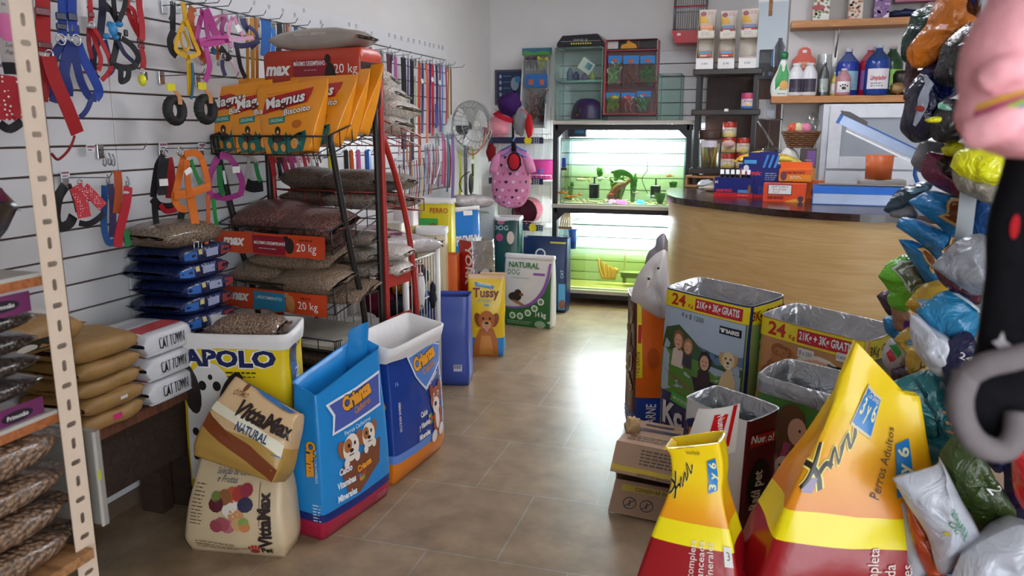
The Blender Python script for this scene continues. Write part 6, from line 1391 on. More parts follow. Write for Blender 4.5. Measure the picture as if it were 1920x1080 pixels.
# black hood
a, c = P(1044, 90, Y=6.6), P(1133, 64, Y=6.6); w = c.x-a.x; h = c.z-a.z
b = MB(); b.prism([(0, 0), (w*.92, 0), (w, h*.35), (w*.86, h), (w*.12, h*.92), (0, h*.3)], 0, .32, pla('#1b1a20', .3), lambda x, y, z: V((a.x+x, 6.6+z, a.z+.006+y)))
D = Dec(b, flat((a.x+w/2, 6.5995, a.z+.006), (1, 0, 0), (0, 0, 1))); D.text('El Bostaï', .0, h*.62, .025, pr('#8a8a94'), 1, w=.12, rot=pi); D.rect(-w*.42, h*.44, w*.42, h*.46, pr('#b9b9c0'), 1)
for k in range(9): D.rect(-.08+.02*k, h*.2, -.068+.02*k, h*.3, pr('#d8cc2a'), 1)
solo(b, 'tank_hood', 'black printed tank hood lying on the upper empty tank', 'hood')
# ornament display, leaning board with packs
def leafpack(b, a, w, h, y, c1, c2, hdr, seed):
    rnd = random.Random(seed)
    for k in range(26):
        x = a.x+w*(.12+.76*rnd.random()); z = a.z+h*(.04+.55*rnd.random()); m = mt('leaf_'+(c1 if k % 3 else c2).strip('#'), c1 if k % 3 else c2, .4)
        b.rib([(x, y, z), (x+rnd.uniform(-.02, .02), y-.012, z+.02), (x+rnd.uniform(-.03, .03), y-.006, z+.05)], .010, .002, (0, -1, .2), m)
    b.box((a.x+w/2, y+.004, a.z+h*.87), (w*.98, .006, h*.25), pr(hdr)); b.box((a.x+w*.5, y-.0005, a.z+h*.84), (w*.4, .002, h*.10), pr('#a8583a'))
    b.box((a.x+w/2, y-.016, a.z+h*.37), (w*.94, .001, h*.72), clr)
od = empty('ornament_display', 'narrow leaning display with a green blue header card and plant packs', 'display', P(1005, 240, Y=6.72)); l = od.location.copy()
b = MB(); A, B, C_, D_ = P(983, 104, Y=6.8), P(1030, 100, Y=6.8), P(1022, 240, Y=6.68), P(975, 240, Y=6.68)
for u, v in ((A, D_), (B, C_)): b.rib([u, v], .05, .012, (1, 0, 0), pnt('#c9cbcc', .4))
b.build('side_board', od, loc=l)
b = MB(); b.add([A+V((0, .05, 0)), B+V((0, .05, 0)), C_+V((0, .05, 0)), D_+V((0, .05, 0)), A+V((0, .062, 0)), B+V((0, .062, 0)), C_+V((0, .062, 0)), D_+V((0, .062, 0))], [(3, 2, 1, 0), (4, 5, 6, 7), (0, 1, 5, 4), (2, 3, 7, 6)], pnt('#a9a6a4', .5), False); b.build('back_board', od, loc=l)
b, a, w, h = pbox(979, 89, 1034, 104, 6.74, .02, pr('#2f5f7a')); D = front(b, a, w, h); D.poly([(-w/2, 0), (w/2, 0), (w/2, .02), (w*.2, .035), (-w*.1, .02), (-w*.4, .04), (-w/2, .02)], pr('#3f8a3a'), 1); b.build('header_card', od, loc=l)
for k, (l_, t_, r_, bt_, c1, c2, hd, lb) in enumerate([(984, 104, 1006, 133, '#2a2430', '#4a3a5a', '#5a5a62', 'dark plant pack at the top left of the narrow display'), (1007, 104, 1030, 133, '#c9c41e', '#5a8a2a', '#5a5a62', 'yellow plant pack at the top right of the narrow display'), (984, 138, 1006, 235, '#8a3a22', '#b8602a', '#1f5fa0', 'rust red plant pack at the lower left of the narrow display'), (1005, 138, 1026, 235, '#7a2a20', '#4a3a2a', '#1f5fa0', 'dark red plant pack at the lower right of the narrow display')]):
    a, c = P(l_, bt_, Y=6.70), P(r_, t_, Y=6.70); b = MB(); leafpack(b, a, c.x-a.x, c.z-a.z, 6.71, c1, c2, hd, k); solo(b, 'plant_pack', lb, 'pack')
# red plant display
rd = empty('plant_display', 'red framed display rack with packs of plastic plants', 'display', P(1185, 214, Y=6.72)); l = rd.location.copy(); redf = pnt('#b04a4e', .45)
b, a, w, h = pbox(1134, 72, 1232, 215, 6.84, .02, pnt('#8d6a6c', .5)); b.build('back_panel', rd, loc=l)
for l_, r_ in ((1131, 1137), (1229, 1235)): b, a, w, h = pbox(l_, 74, r_, 215, 6.72, .13, redf); b.build('side_panel', rd, loc=l)
for t_, bt_ in ((72, 75), (92, 96), (152, 156), (211, 215)): b, a, w, h = pbox(1134, t_, 1232, bt_, 6.74, .11, redf); b.build('cross_bar', rd, loc=l)
b, a, w, h = pbox(1137, 75, 1231, 92, 6.80, .01, pr('#1d1a1c')); D = front(b, a, w, h); D.poly([(-.09, .0), (.05, 0), (.04, .03), (.0, .05), (-.03, .075), (-.04, .04), (-.08, .03)], pr('#d8941e'), 1); D.rect(-w/2, 0, -w/2+.1, h, pr('#c9c4c4'), 1); D.rect(.06, 0, .064, h, redf, 1); b.build('header_card', rd, loc=l)
for k, (l_, t_, r_, bt_, c1, c2, lb) in enumerate([(1138, 103, 1165, 160, '#6ac04a', '#b8d8a0', 'pale green plant pack, upper left'), (1166, 103, 1197, 165, '#b0442e', '#8a2a20', 'red plant pack, upper middle'), (1198, 103, 1228, 162, '#3aa832', '#2a7a26', 'bright green plant pack, upper right'), (1134, 173, 1161, 213, '#5aa82a', '#c9c42a', 'green and yellow plant pack, lower left'), (1163, 173, 1190, 213, '#c0363a', '#e0b8b0', 'red plant pack, lower middle'), (1192, 170, 1220, 213, '#3fa03a', '#a8d0c8', 'green and white plant pack, lower right')]):
    a, c = P(l_, bt_, Y=6.70), P(r_, t_, Y=6.70); b = MB(); leafpack(b, a, c.x-a.x, c.z-a.z, 6.73, c1, c2, '#1f7ac0', 20+k); solo(b, 'plant_pack', lb+' in the red display', 'pack')
gtank(1233, 1278, 138, 6.66, .25, SZ+.004, 'empty_tank', 'small empty glass tank at the right end of the stand')
# bird cage hanging on the wall
bc = empty('bird_cage', 'wire bird cage with a red base hanging on the back wall', 'cage', P(1292, 80, Y=6.85)); l = bc.location.copy()
a, c = P(1262, 58, Y=6.8), P(1326, -30, Y=6.8)
b = MB()
for k in range(15): x = a.x+(c.x-a.x)*k/14; b.tube([(x, 6.8, a.z), (x, 6.8, c.z)], .0018, met('#8a8a8e', .35), 4); b.tube([(x, 7.02, a.z), (x, 7.02, c.z)], .0018, met('#8a8a8e', .35), 4)
for k in range(6):
    y = 6.8+.22*k/5
    for x in (a.x, c.x): b.tube([(x, y, a.z), (x, y, c.z)], .0018, met('#8a8a8e', .35), 4)
for z in (a.z+.01, (a.z+c.z)/2, c.z): b.tube([(a.x, 6.8, z), (c.x, 6.8, z), (c.x, 7.02, z), (a.x, 7.02, z)], .003, met('#8a8a8e', .35), 5, True)
b.build('wire_cage', bc, loc=l)
b = MB(); q = P(1290, 12, Y=6.8); b.tube([(a.x, 6.79, q.z), (c.x, 6.79, q.z)], .006, pla('#b01c28', .4), 6); b.build('perch', bc, loc=l)
b = MB(); z0 = P(1290, 80, Y=6.8).z; b.prism([(a.x+.02, z0), (c.x-.02, z0), (c.x+.01, a.z), (a.x-.01, a.z)], 6.79, 7.03, pla('#c01c2a', .35), lambda x, y, z: V((x, z, y))); b.box((a.x+.05, 6.787, a.z-.03), (.03, .002, .02), pr('#e0d8d8')); b.build('base_tray', bc, loc=l)
# ================================================================ curved counter
CZ = 1.05
fl = [(-.60, 6.3), (-.575, 5.9), (-.53, 5.58), (-.43, 5.33), (-.228, 5.10), (-.02, 4.90), (.179, 4.73), (.452, 4.60), (.72, 4.575), (1.25, 4.62)]
fl = [(p.x, p.y) for p in smooth_path([(x, y, 0) for x, y in fl], 5)]
oak = mt('counter_oak', '#d4b57e', .38, k='woodh', s=2.6, c2='#c7a268', b=.02)
ct = empty('counter', 'curved shop counter with a light wood front and dark brown top', 'counter', (.2, 5.2, 0)); l = ct.location.copy()
def inset(d): 
    o = []
    for i, (x, y) in enumerate(fl):
        a, c = fl[max(0, i-1)], fl[min(len(fl)-1, i+1)]; t = V((c[0]-a[0], c[1]-a[1], 0)).normalized(); o.append((x-t.y*d, y+t.x*d))
    return o
i2, i3 = inset(.02), inset(.05)
b = MB(); b.surf(lambda u, v: V((*i2[min(len(i2)-1, int(round(u*(len(i2)-1))))], v*1.008)), len(i2)-1, 12, oak); b.surf(lambda u, v: V((*i3[min(len(i3)-1, int(round(u*(len(i3)-1))))], v*1.008)), len(i3)-1, 2, oak, flip=True)
b.build('front_panel', ct, loc=l)
bk = [(1.25, 5.8), (.5, 5.8), (.12, 5.9), (-.1, 6.05), (-.2, 6.3)]
b = MB(); pts = fl+bk; b.prism(pts, 1.008, CZ, mt('counter_top', '#3a221c', .18, k='wood', s=3, c2='#2a1814')); b.build('top', ct, loc=l)
b = MB(); b.box((1.22, 5.2, .5), (.04, 1.1, 1.0), oak); b.build('end_panel', ct, loc=l)
def onct(px, py, z=CZ): return P(px, py, Z=z)
# raised shelf behind the counter carrying the black etagere
def boxat(px, py, w, d, h, mat, yaw=0, z=CZ, bev=.0):
    """box whose front lower left corner is seen at (px, py) on the counter"""
    q = P(px, py, Z=z); b = MB(); b.box((w/2, d/2, h/2), (w, d, h), mat, bev=bev)
    fr = Dec(b, flat((w/2, -.0002, 0), (1, 0, 0), (0, 0, 1))); return b, q, fr
navy = pr('#1a2270', .35); red_ = pr('#c41f26', .35)
b, q, D = boxat(1338, 368, .26, .16, .13, navy); w = .26
D.rect(-.13, 0, .13, .028, red_, 1); D.text('acarmic', -.06, .035, .025, pr('#d8343a'), 3, sh=.2, bold=.03, w=.11); D.rect(.03, .03, .10, .05, pr('#4a8ac0'), 2); D.lines(.03, .012, .08, 1, .01, pr('#e8b0b0'), 2, .004); D.text('M', -.115, .09, .02, wht, 2)
D.ell(.105, .055, .01, .03, pr('#8a5a34'), 3); b.box((.13, .06, .09), (.24, .09, .083), blkp)
acb = b.done if False else None
o = solo(b, 'product_box', 'navy and red display box of small bottles in front on the counter', 'box', q, -.15)
for k in range(6):
    for r in range(2):
        p = q+rotm(-.15)@V((.045+.035*k, -.004 if False else .03+.06*r, .131)); b = MB()
        b.lathe([(.013, 0), (.014, .022), (.012, .026), (.012, .05), (.010, .052)], pla('#ececec', .35), 12, (0, 0, 0), matf=lambda i: blk if i < 1 else pla('#ececec', .35))
        if r == 0: solo(b, 'small_bottle', 'white capped bottle standing in the front row of the navy display box', 'bottle', p, 0, 'small bottles in the navy box')
b, q, D = boxat(1384, 366, .27, .10, .22, navy, z=CZ)
q = P(1383, 350, Y=5.55); q.z = CZ; D.poly([(-.11, .22), (.09, .22), (.12, .305), (-.0, .305), (-.03, .275), (-.11, .27)], navy, 1)
b.box((.155, .004, .255), (.19, .006, .09), navy); D2 = Dec(b, flat((.135, -.0025, 0), (1, 0, 0), (0, 0, 1)))
D2.text('acarmic', -.05, .15, .03, pr('#e04048'), 3, sh=.2, bold=.03, w=.13); 
for i in range(3): D2.poly([(.02+.035*i, .20), (.035+.035*i, .20), (.06+.035*i, .285), (.045+.035*i, .285)], pr('#3f8ad0'), 2)
D2.rect(-.1, .225, -.02, .25, pr('#4a9ad0'), 2); D2.ell(-.085, .195, .018, .022, pr('#d8dce8'), 2); D2.ell(-.115, .16, .01, .035, pr('#9a6a3a'), 2); D2.lines(.04, .16, .08, 4, .014, pr('#a8b4d8'), 2, .005); D2.lines(.0, .07, .1, 5, .012, pr('#5a62a8'), 2, .004); D2.rect(-.135, 0, .135, .02, red_, 1)
solo(b, 'product_box', 'tall navy product box with a raised card behind the small bottles', 'box', q, -.12)
orr = pr('#df4a1c', .35)
b, q, D = boxat(1430, 377, .255, .10, .115, orr)
D.rect(-.10, .045, .045, .108, pr('#2a2a5a'), 2); D.rect(-.096, .049, .041, .104, wht, 3); D.text('ANTI SARRO', -.028, .088, .011, pr('#7a2a3a'), 4, w=.10, bold=0); D.text('$ x $ 500', -.028, .072, .011, pr('#7a2a3a'), 4, bold=0, w=.08); D.text('4 x 10', -.05, .056, .011, pr('#7a2a3a'), 4, bold=0)
D.text('ceramic', -.05, .018, .022, pr('#5a1410'), 3, sh=.3, bold=.03, w=.10); D.poly([(.0, 0), (.12, 0), (.125, .02), (.06, .02)], pr('#f0a038'), 2); D.ell(.10, .02, .018, .02, pr('#4a3a4a'), 3)
solo(b, 'product_box', 'red orange box with a handwritten white price card at the front of the counter', 'box', q, -.12)
b, q, D = boxat(1462, 372, .20, .10, .115, pr('#d8621e', .35)); q = q+V((.08, .10, 0)); D.ell(.04, .04, .02, .03, pr('#5a2a1a'), 2); solo(b, 'product_box', 'dark orange box behind the red orange one beside the sealer', 'box', q, -.1)
ory = pr('#ea8a1e', .35)
b = MB(); b.box((.10, .06, .04), (.20, .12, .08), ory); D = Dec(b, flat((.10, -.0002, 0), (1, 0, 0), (0, 0, 1))); D.rect(-.1, .045, .1, .08, pr('#e0601c', .35), 1); b.box((.1, .062, .10), (.2, .004, .05), pr('#e0601c', .35)); D.text('ceramic', .0, .05, .024, pr('#8a2414'), 3, sh=.3, bold=.03, w=.13); D.lines(-.03, .03, .08, 2, .01, wht, 2, .004); D.ell(-.07, .035, .02, .03, pr('#6a3a4a'), 2)
q = P(1460, 340, Z=CZ+.116)+V((0, .03, 0)); q.z = CZ+.116; solo(b, 'product_box', 'orange open box lying on top of the red orange box', 'box', q, -.12)
b = MB(); b.box((.06, .05, .08), (.12, .10, .16), pr('#e0a01e', .35)); D = Dec(b, flat((.06, -.0002, 0), (1, 0, 0), (0, 0, 1))); D.ell(0, .08, .035, .04, pr('#3a5a9a'), 1); D.text('C', -.0, .12, .02, pr('#3a3a5a'), 2); q = P(1505, 352, Z=CZ)+V((0, .28, 0)); solo(b, 'product_box', 'yellow box between the orange boxes and the sealer', 'box', (q.x, q.y, CZ), -.1)
b = MB(); b.box((.05, .04, .09), (.10, .08, .18), pr('#a8c83a', .35)); D = Dec(b, flat((.05, -.0002, 0), (1, 0, 0), (0, 0, 1))); D.rect(-.05, .11, .05, .18, pr('#e0e4ea'), 1); D.text('Verme', 0, .135, .02, pr('#5a6ab0'), 2, w=.07); D.ell(0, .06, .03, .03, pr('#e0e8d8'), 1); q = P(1450, 345, Z=CZ)+V((.0, .42, 0)); solo(b, 'product_box', 'green and white box behind the orange boxes', 'box', (q.x, q.y, CZ), -.1)
for k, (px, py, c, yw) in enumerate([(1408, 300, '#e0b42a', .5), (1440, 302, '#d8a428', .1), (1462, 304, '#dcc04a', -.3), (1478, 306, '#c9b85a', -.6)]):
    p = P(px, py, Y=5.75); p.z = max(p.z, CZ+.10)
    b_ = Pillow(.19, .08, .05, .006, 300+k, .8, n=2.5).shell(pr(c, .3), nx=12, nph=12, seal=.02); o = b_.done('snack_pack', ['deep yellow', 'amber', 'pale yellow', 'straw coloured'][k]+' long snack pack lying behind the product boxes', 'pack', p, yw, 'snack packs', ry=.2*(k-1.5)); 
b, q_, w, h = pbox(1404, 309, 1500, 345, 5.75, .12, pr('#3a3030')); solo(b, 'carton', 'dark carton under the yellow snack packs', 'box')
# wooden block and paper scraps
q = P(1282, 352, Z=CZ); b = MB(); pine = mt('pine', '#b98a5e', .6, k='wood', s=5, c2='#9a6c42')
for z in (.008, .082): b.box((.12, .08, z), (.24, .16, .016), pine)
for x in (.008, .232): b.box((x, .08, .045), (.016, .16, .06), pine)
b.box((.12, .152, .045), (.21, .012, .06), pine); solo(b, 'wooden_box', 'small open pine box at the left end of the counter', 'box', (q.x, q.y+.12, CZ), -.2)
cloth(P(1318, 352, Z=CZ)+V((.02, 0, .032)), (.06, .05, .032), pr('#d8dce6'), 'crumpled white and blue paper beside the pine box', 51, 'crumpled_paper', .3); cloth(P(1332, 358, Z=CZ)+V((.01, -.02, .02)), (.08, .035, .02), pr('#c9b39a'), 'crumpled tan paper beside the navy display box', 52, 'crumpled_paper', .3)
# impulse sealer with raised arm
q = P(1522, 383, Z=CZ); blu = pla('#1f55a0', .3); alu = mt('sealer_front', '#a9b8d4', .3, .6, s=9, mix=.3)
se = empty('bag_sealer', 'blue and silver bag sealing machine with its arm raised', 'sealing machine', q, -.07); Rl = lambda *a: V(a)
b = MB(); b.prism([(0, 0), (.17, 0), (.17, .115), (.06, .105), (.012, .07)], 0, .62, blu, lambda x, y, z: V((z, x, y))); b.build('body', se)
b = MB(); b.add([V((.005, -.002, .006)), V((.615, -.002, .006)), V((.615, .010, .066)), V((.005, .010, .066)), V((.005, .004, .006)), V((.615, .004, .006)), V((.615, .016, .066)), V((.005, .016, .066))], [(0, 1, 2, 3), (7, 6, 5, 4), (0, 4, 5, 1), (3, 2, 6, 7), (0, 3, 7, 4), (1, 5, 6, 2)], alu, False); b.build('front_plate', se)
b = MB(); b.box((.31, .13, .118), (.56, .035, .008), pnt('#8a8078', .4)); b.build('sealing_bed', se)
hin = P(1716, 296, Y=q.y+.1)-q; tip = P(1572, 226, Y=q.y+.02)-q
dv = (hin-tip).normalized(); nv = V((0, -1, 0)); uv = V((0, 0, 1))-dv*dv.z; uv.normalize(); Rm = Matrix((dv, -nv, uv)).transposed()
b = MB(); L_ = (hin-tip).length; b.box(tip+dv*(L_/2)+uv*.012, (L_, .05, .055), alu, R=Rm); b.box(tip+dv*(L_/2)+uv*.042, (L_, .054, .008), blu, R=Rm); b.box(tip+uv*.012, (.02, .054, .06), blu, R=Rm); b.build('arm', se)
b = MB(); b.box(tip+dv*(L_*.55)-uv*.034+V((0, -.012, 0)), (L_*.84, .02, .012), pnt('#f4f4f6', .2), R=Rm); b.box(tip+dv*(L_*.55)-uv*.018+V((0, -.012, 0)), (L_*.86, .02, .010), pnt('#e6e6ea', .2), R=Rm); b.build('white_strip', se)
b = MB(); b.prism([(0, 0), (.16, 0), (.15, .022), (.03, .03), (-.02, .014)], -.03, .03, pla('#4a4644', .4), lambda x, y, z: tip+dv*x+uv*(y+.04)+V((0, z, 0))); b.build('handle', se)
b = MB(); b.tube([hin+V((0, .03, .0)), hin+V((0.0, .05, -.10)), V((.60, .13, .10))], .012, blu, 8); b.build('hinge_bracket', se)
b, a_, w, h = pbox(1612, 338, 1700, 348, q.y+.2, .14, pr('#a9a29c'), bev=.004); a0 = a_.z+h; b.box((a_.x+w/2, q.y+.27, (CZ+a_.z)/2+.001), (w*.8, .12, a_.z-CZ), pr('#8a8078')); solo(b, 'paper_stack', 'grey stack of papers behind the sealing machine', 'papers')
b = MB(); p = P(1646, 336, Y=q.y+.27); r = .082; b.lathe([(r*.93, 0), (r, .15), (r*.95, .15), (r*.88, .008), (.001, .008)], pla('#c9602c', .45), 24); solo(b, 'cup', 'plain terracotta orange cup standing on the grey papers', 'cup', (p.x, p.y, a0))
# ================================================================ black plastic shelf unit
EY = 6.42; ex0, ex1 = P(1303, 200, Y=EY).x, P(1420, 200, Y=EY).x
et = empty('black_shelf_unit', 'black plastic shelf unit with wood grain shelves behind the counter', 'shelf', ((ex0+ex1)/2, EY+.15, 0)); l = et.location.copy(); bpl = mt('black_grain', '#2a2422', .4, k='wood', s=6, c2='#3c332e')
ez = [P(1360, yy, Y=EY).z for yy in (131, 207, 318)]
for z in ez: b = MB(); b.box(((ex0+ex1)/2, EY+.15, z-.014), (ex1-ex0+.05, .34, .045), bpl, bev=.006); b.build('shelf_board', et, loc=l)
for x in (ex0+.02, ex1-.02):
    for y in (EY+.03, EY+.28): b = MB(); b.box((x, y, ez[0]/2), (.035, .03, ez[0]-.03), pnt('#1f1c1b', .4)); b.build('leg', et, loc=l)
b = MB(); b.box((P(1362, 207, Y=EY).x, EY-.022, ez[1]+.002), (.03, .002, .02), wht); b.build('price_label', et, loc=l)
S1, S2, S3 = (z+.009 for z in ez)
b = MB(); b.box((P(1368, 240, Y=6.9).x, 6.93, 1.0), (.40, .04, 2.0), mt('door_brown', '#43281e', .5, k='wood', s=-5, c2='#33201a')); solo(b, 'brown_door_leaf', 'dark brown wooden board standing behind the black shelf unit', 'board')
def counter_display(l_, r_, t_, lb, n, c1, c2):
    a, c = P(l_, 124, Y=EY-.02), P(r_, t_, Y=EY-.02); w = c.x-a.x-.012; h = c.z-S1-.002; t = empty('card_display', lb, 'display', (a.x+w/2+.006, EY-.01, S1), 0, None); l = t.location.copy(); cream = pr('#e2d8c8', .6); o = V((a.x+.006, EY-.01, S1))
    b = MB()
    for x in (0, w-.004): b.prism([(0, 0), (.15, 0), (.15, h*.82), (.10, h*.95), (.02, h*.52), (.05, h*.45), (0, h*.2)], x, x+.004, pr('#a89a84', .6), lambda x_, y_, z_: o+V((z_, x_, y_)))
    b.build('side_card', t, loc=l)
    b = MB(); b.box(o+V((w/2, .152, h*.5)), (w, .004, h), cream); D = Dec(b, flat(o+V((w/2, .149, 0)), (1, 0, 0), (0, 0, 1))); D.poly([(-w*.45, h*.78), (w*.1, h*.78), (-w*.05, h*.88), (-w*.45, h*.90)], pr('#e8b42a'), 1); D.ell(-w*.25, h*.93, w*.18, h*.04, pr('#a8505a'), 1); D.lines(0, h*.95, w*.4, 2, h*.03, pr('#c98a9a'), 1, .006); b.build('back_card', t, loc=l)
    b = MB(); b.box(o+V((w/2, 0, h*.09)), (w, .004, h*.18), wht); Dq = Dec(b, flat(o+V((w/2, -.0025, 0)), (1, 0, 0), (0, 0, 1))); Dq.text(n, 0, h*.07, .016, pr('#6a6a7a'), 1, bold=0, w=w*.35); Dq.rect(-w/2, h*.165, w/2, h*.175, pr('#d8a0a0'), 1); b.build('price_card', t, loc=l)
    b = MB(); b.box(o+V((w/2, .045, h*.575)), (w, .004, h*.11), cream); Dq = Dec(b, flat(o+V((w/2, .0425, h*.5)), (1, 0, 0), (0, 0, 1))); Dq.lines(-w*.3, h*.09, w*.6, 2, h*.03, pr('#8aa0a0'), 1, .004); b.build('upper_card', t, loc=l)
    b = MB(); b.box(o+V((w/2, .10, h*.51)), (w-.01, .10, .004), cream); b.build('ledge', t, loc=l)
    for (z, zz, c_, nm_) in ((.63, .73, c1, 'upper'), (.20, .30, c2, 'lower')):
        if not c_: continue
        b = MB(); b.box(o+V((w/2, .10 if nm_ == 'upper' else .05, h*(z+zz)/2-.0)), (w*.72, .05, h*(zz-z)), pr(c_)); Dq = Dec(b, flat(o+V((w/2, (.10 if nm_ == 'upper' else .05)-.0255, h*z)), (1, 0, 0), (0, 0, 1))); Dq.rect(-w*.34, h*.055, w*.34, h*.09, pr('#4a9ac4' if c_ != '#e08a4a' else '#e8b088'), 1); Dq.rect(-w*.3, h*.01, w*.1, h*.03, pr('#e8dcd0'), 1); solo(b, 'medicine_box', '%s small box in the %s' % (nm_, lb.split(' at')[0].split(' in the')[0]), 'box')
counter_display(1303, 1344, 11, 'left white card display on the black shelf unit', '$ 800', '#e08a4a', '#c0602a'); counter_display(1344, 1384, 13, 'middle white card display on the black shelf unit', '$ 80', '#b02a24', '#c4401e'); counter_display(1383, 1426, 9, 'right white card display on the black shelf unit', '$ 800', '#b8342a', None)
def can(px, z, Y, r, h, lb, tone=0):
    p = P(px, 260, Y=Y); b = MB(); redc = pr(('#b02a24', '#c03a80')[tone], .3); crm = pr(('#e8dcc8', '#e6d8e0')[tone], .3)
    b.lathe([(r*.96, 0), (r, .003), (r, h*.18), (r, h*.62), (r, h-.004), (r*.96, h), (r*.9, h-.004)], crm, 24, matf=lambda i: (chrome, pr(('#e0c060', '#4a7ac0')[tone], .3), crm, redc, chrome, chrome)[i])
    D = Dec(b, lambda x, y, o: V(((r+o)*sin(x/r), -(r+o)*cos(x/r), y))); D.text('Pomarola' if not tone else 'Pet', 0, h*.42, h*.14, pr('#a8342a'), 1, sh=.2, bold=0, w=r*1.2); D.ell(-r*.4, h*.78, r*.2, h*.1, pr('#e0583a'), 1); D.ell(r*.3, h*.8, r*.2, h*.1, pr('#d8443a'), 1); D.ell(0, h*.25, r*.3, h*.06, pr('#e8c83a'), 1)
    solo(b, 'food_can', lb, 'can', (p.x, p.y, z), 0, None)
for k in range(3): can(1367, S3+.121*k, EY+.06, .054, .12, ['bottom', 'middle', 'top'][k]+' red and cream can of the taller can stack')
for k in range(2): can(1395, S3+.121*k, EY+.06, .054, .12, ['bottom', 'top'][k]+' red and cream can of the shorter can stack')
can(1399, S2, EY+.06, .054, .125, 'pink and white can on the middle shelf of the black unit', 1)
cloth(P(1366, 270, Y=EY-.03), (.05, .022, .03), pr('#d8b0a4'), 'pale pink plush fish hanging in front of the tall can stack', 55, 'plush_fish', .2)
# clear jar with coloured sticks and a dark lid
p = P(1329, 300, Y=EY+.08); jr = empty('stick_jar', 'clear jar of coloured sticks with a dark brown lid', 'jar', (p.x, p.y, S3)); 
b = MB(); b.lathe([(.08, 0), (.082, .22), (.08, .225)], clr, 20); b.build('glass', jr)
b = MB(); b.lathe([(.086, .225), (.088, .235), (.088, .285), (.08, .30), (.001, .30)], mt('lid_brown', '#4a3228', .5), 24); b.build('lid', jr)
b = MB(); b.add([V((.083*sin(a), -.083*cos(a), z)) for z in (.165, .215) for a in [-.8+.2*k for k in range(9)]], [(k, k+1, k+10, k+9) for k in range(8)], pr('#d8d0da')); b.build('label', jr)
for k in range(12):
    b = MB(); a = k*.52; b.tube([(.05*cos(a), .05*sin(a), .004), (.068*cos(a+.4), .068*sin(a+.4), .19)], .006, pla(('#d8d83a', '#e08a3a', '#e8c8a8', '#a8c84a', '#c9603a')[k % 5], .4), 6); b.build('stick', jr)
# ================================================================ plaster wall with two wooden shelves, cabinet
shw = mt('shelf_pine', '#c08850', .5, k='wood', s=5, c2='#a86e3a')
def wshelf(l_, r_, y_, Y, d, lb, br):
    a, c = P(l_, y_, Y=Y), P(r_, y_, Y=Y); t = empty('wall_shelf', lb, 'shelf', ((a.x+c.x)/2, Y+d/2, a.z)); l = t.location.copy()
    b = MB(); b.box(((a.x+c.x)/2, Y+d/2, a.z), (c.x-a.x, d, .05), shw, bev=.002); b.build('board', t, loc=l)
    for bx in br:
        q = P(bx, y_, Y=Y).x; b = MB(); b.box((q, Y+d-.006, a.z-.16), (.03, .008, .26), met('#a9a5a0', .4)); b.tube([(q, Y+.06, a.z-.03), (q, Y+d-.01, a.z-.22)], .006, met('#a9a5a0', .4), 6); b.build('bracket', t, loc=l)
    return a.z+.026
SY = 6.28
z1s = wshelf(1484, 1760, 46, SY, .22, 'upper pine wall shelf with incense boxes', (1576,)); z2s = wshelf(1446, 1760, 187, SY-.04, .26, 'lower pine wall shelf with bottles', ())
def bottle(px, Y, h, r, body, cap, lb, name='bottle', lab=None, neck=.35, liquid=None, zz=None, labtxt=None, paw=False):
    p = P(px, 170, Y=Y); z = zz or z2s; b = MB(); m = pla(body, .22)
    pf = [(r*.9, 0), (r, .01), (r, h*.62), (r*.92, h*.72), (r*neck*1.3, h*.87), (r*neck, h*.9), (r*neck, h*.93)]
    cp = pla(cap, .35); n = len(pf); pf += [(r*neck*1.12, h*.93), (r*neck*1.12, h), (r*neck, h)]
    b.lathe(pf, m, 22, matf=lambda i: cp if i >= n-1 else (liquid if liquid and i >= 3 and i < 5 else m))
    D = Dec(b, lambda x, y, o: V(((r+o)*sin(x/r), -(r+o)*cos(x/r), y)))
    if lab: 
        D.rect(-r*.95, h*.12, r*.95, h*.52, pr(lab), 1, 10, 2)
        if labtxt: D.text(labtxt, 0, h*.30, h*.09, pr('#c0343a'), 3, sh=.2, bold=.03, w=r*1.3)
        D.lines(-r*.6, h*.22, r*1.2, 2, h*.05, pr('#6a6a7a'), 2, h*.02)
    if paw:
        D.ell(0, h*.27, r*.28, h*.06, blkp, 3)
        for k in range(4): D.ell(r*(-.42+.28*k), h*(.35+.04*(k in (1, 2))), r*.11, h*.035, blkp, 3)
    return solo(b, name, lb, 'bottle', (p.x, p.y, z))
b = MB(); p = P(1466, 170, Y=SY+.06)
def sham(u, v):
    a = 2*pi*u; w = .082*(1-.75*v**1.6)*(.9+.25*sin(pi*min(1, v*1.4))); return V((w*cos(a), w*.5*sin(a), .27*v))
b.surf(sham, 24, 14, pla('#e4ece6', .25), cu=True); b.lathe([(.024, .27), (.028, .275), (.03, .31), (.018, .325)], pla('#1f7a4a', .35), 16)
D = Dec(b, lambda x, y, o: (lambda w: V((x, -w*.5*sqrt(max(.02, 1-(x/w)**2))-o, y)))(sham(0, y/.27).x)); D.poly([(-.05, .05), (.05, .05), (.052, .12), (.02, .24), (-.02, .24), (-.055, .12)], pr('#2f9a4c'), 1); D.ell(.01, .08, .03, .035, pr('#d89a4a'), 2); D.rect(-.02, .045, .03, .06, pr('#7ac04a'), 3); D.ell(-.0, .20, .01, .02, wht, 2); D.lines(-.03, .018, .06, 1, .01, pr('#5a7a6a'), 2, .005)
solo(b, 'shampoo_bottle', 'green and white drop shaped shampoo bottle at the left end of the shelf', 'bottle', (p.x, p.y, z2s))
for px, lb in ((1491, 'left white bottle with a printed label beside the green shampoo'), (1516, 'right white bottle with a printed label beside the clear bag')): bottle(px, SY+.03, .235, .055, '#e8e8ea', '#f0f0f0', lb, lab='#3a3244', neck=.45)
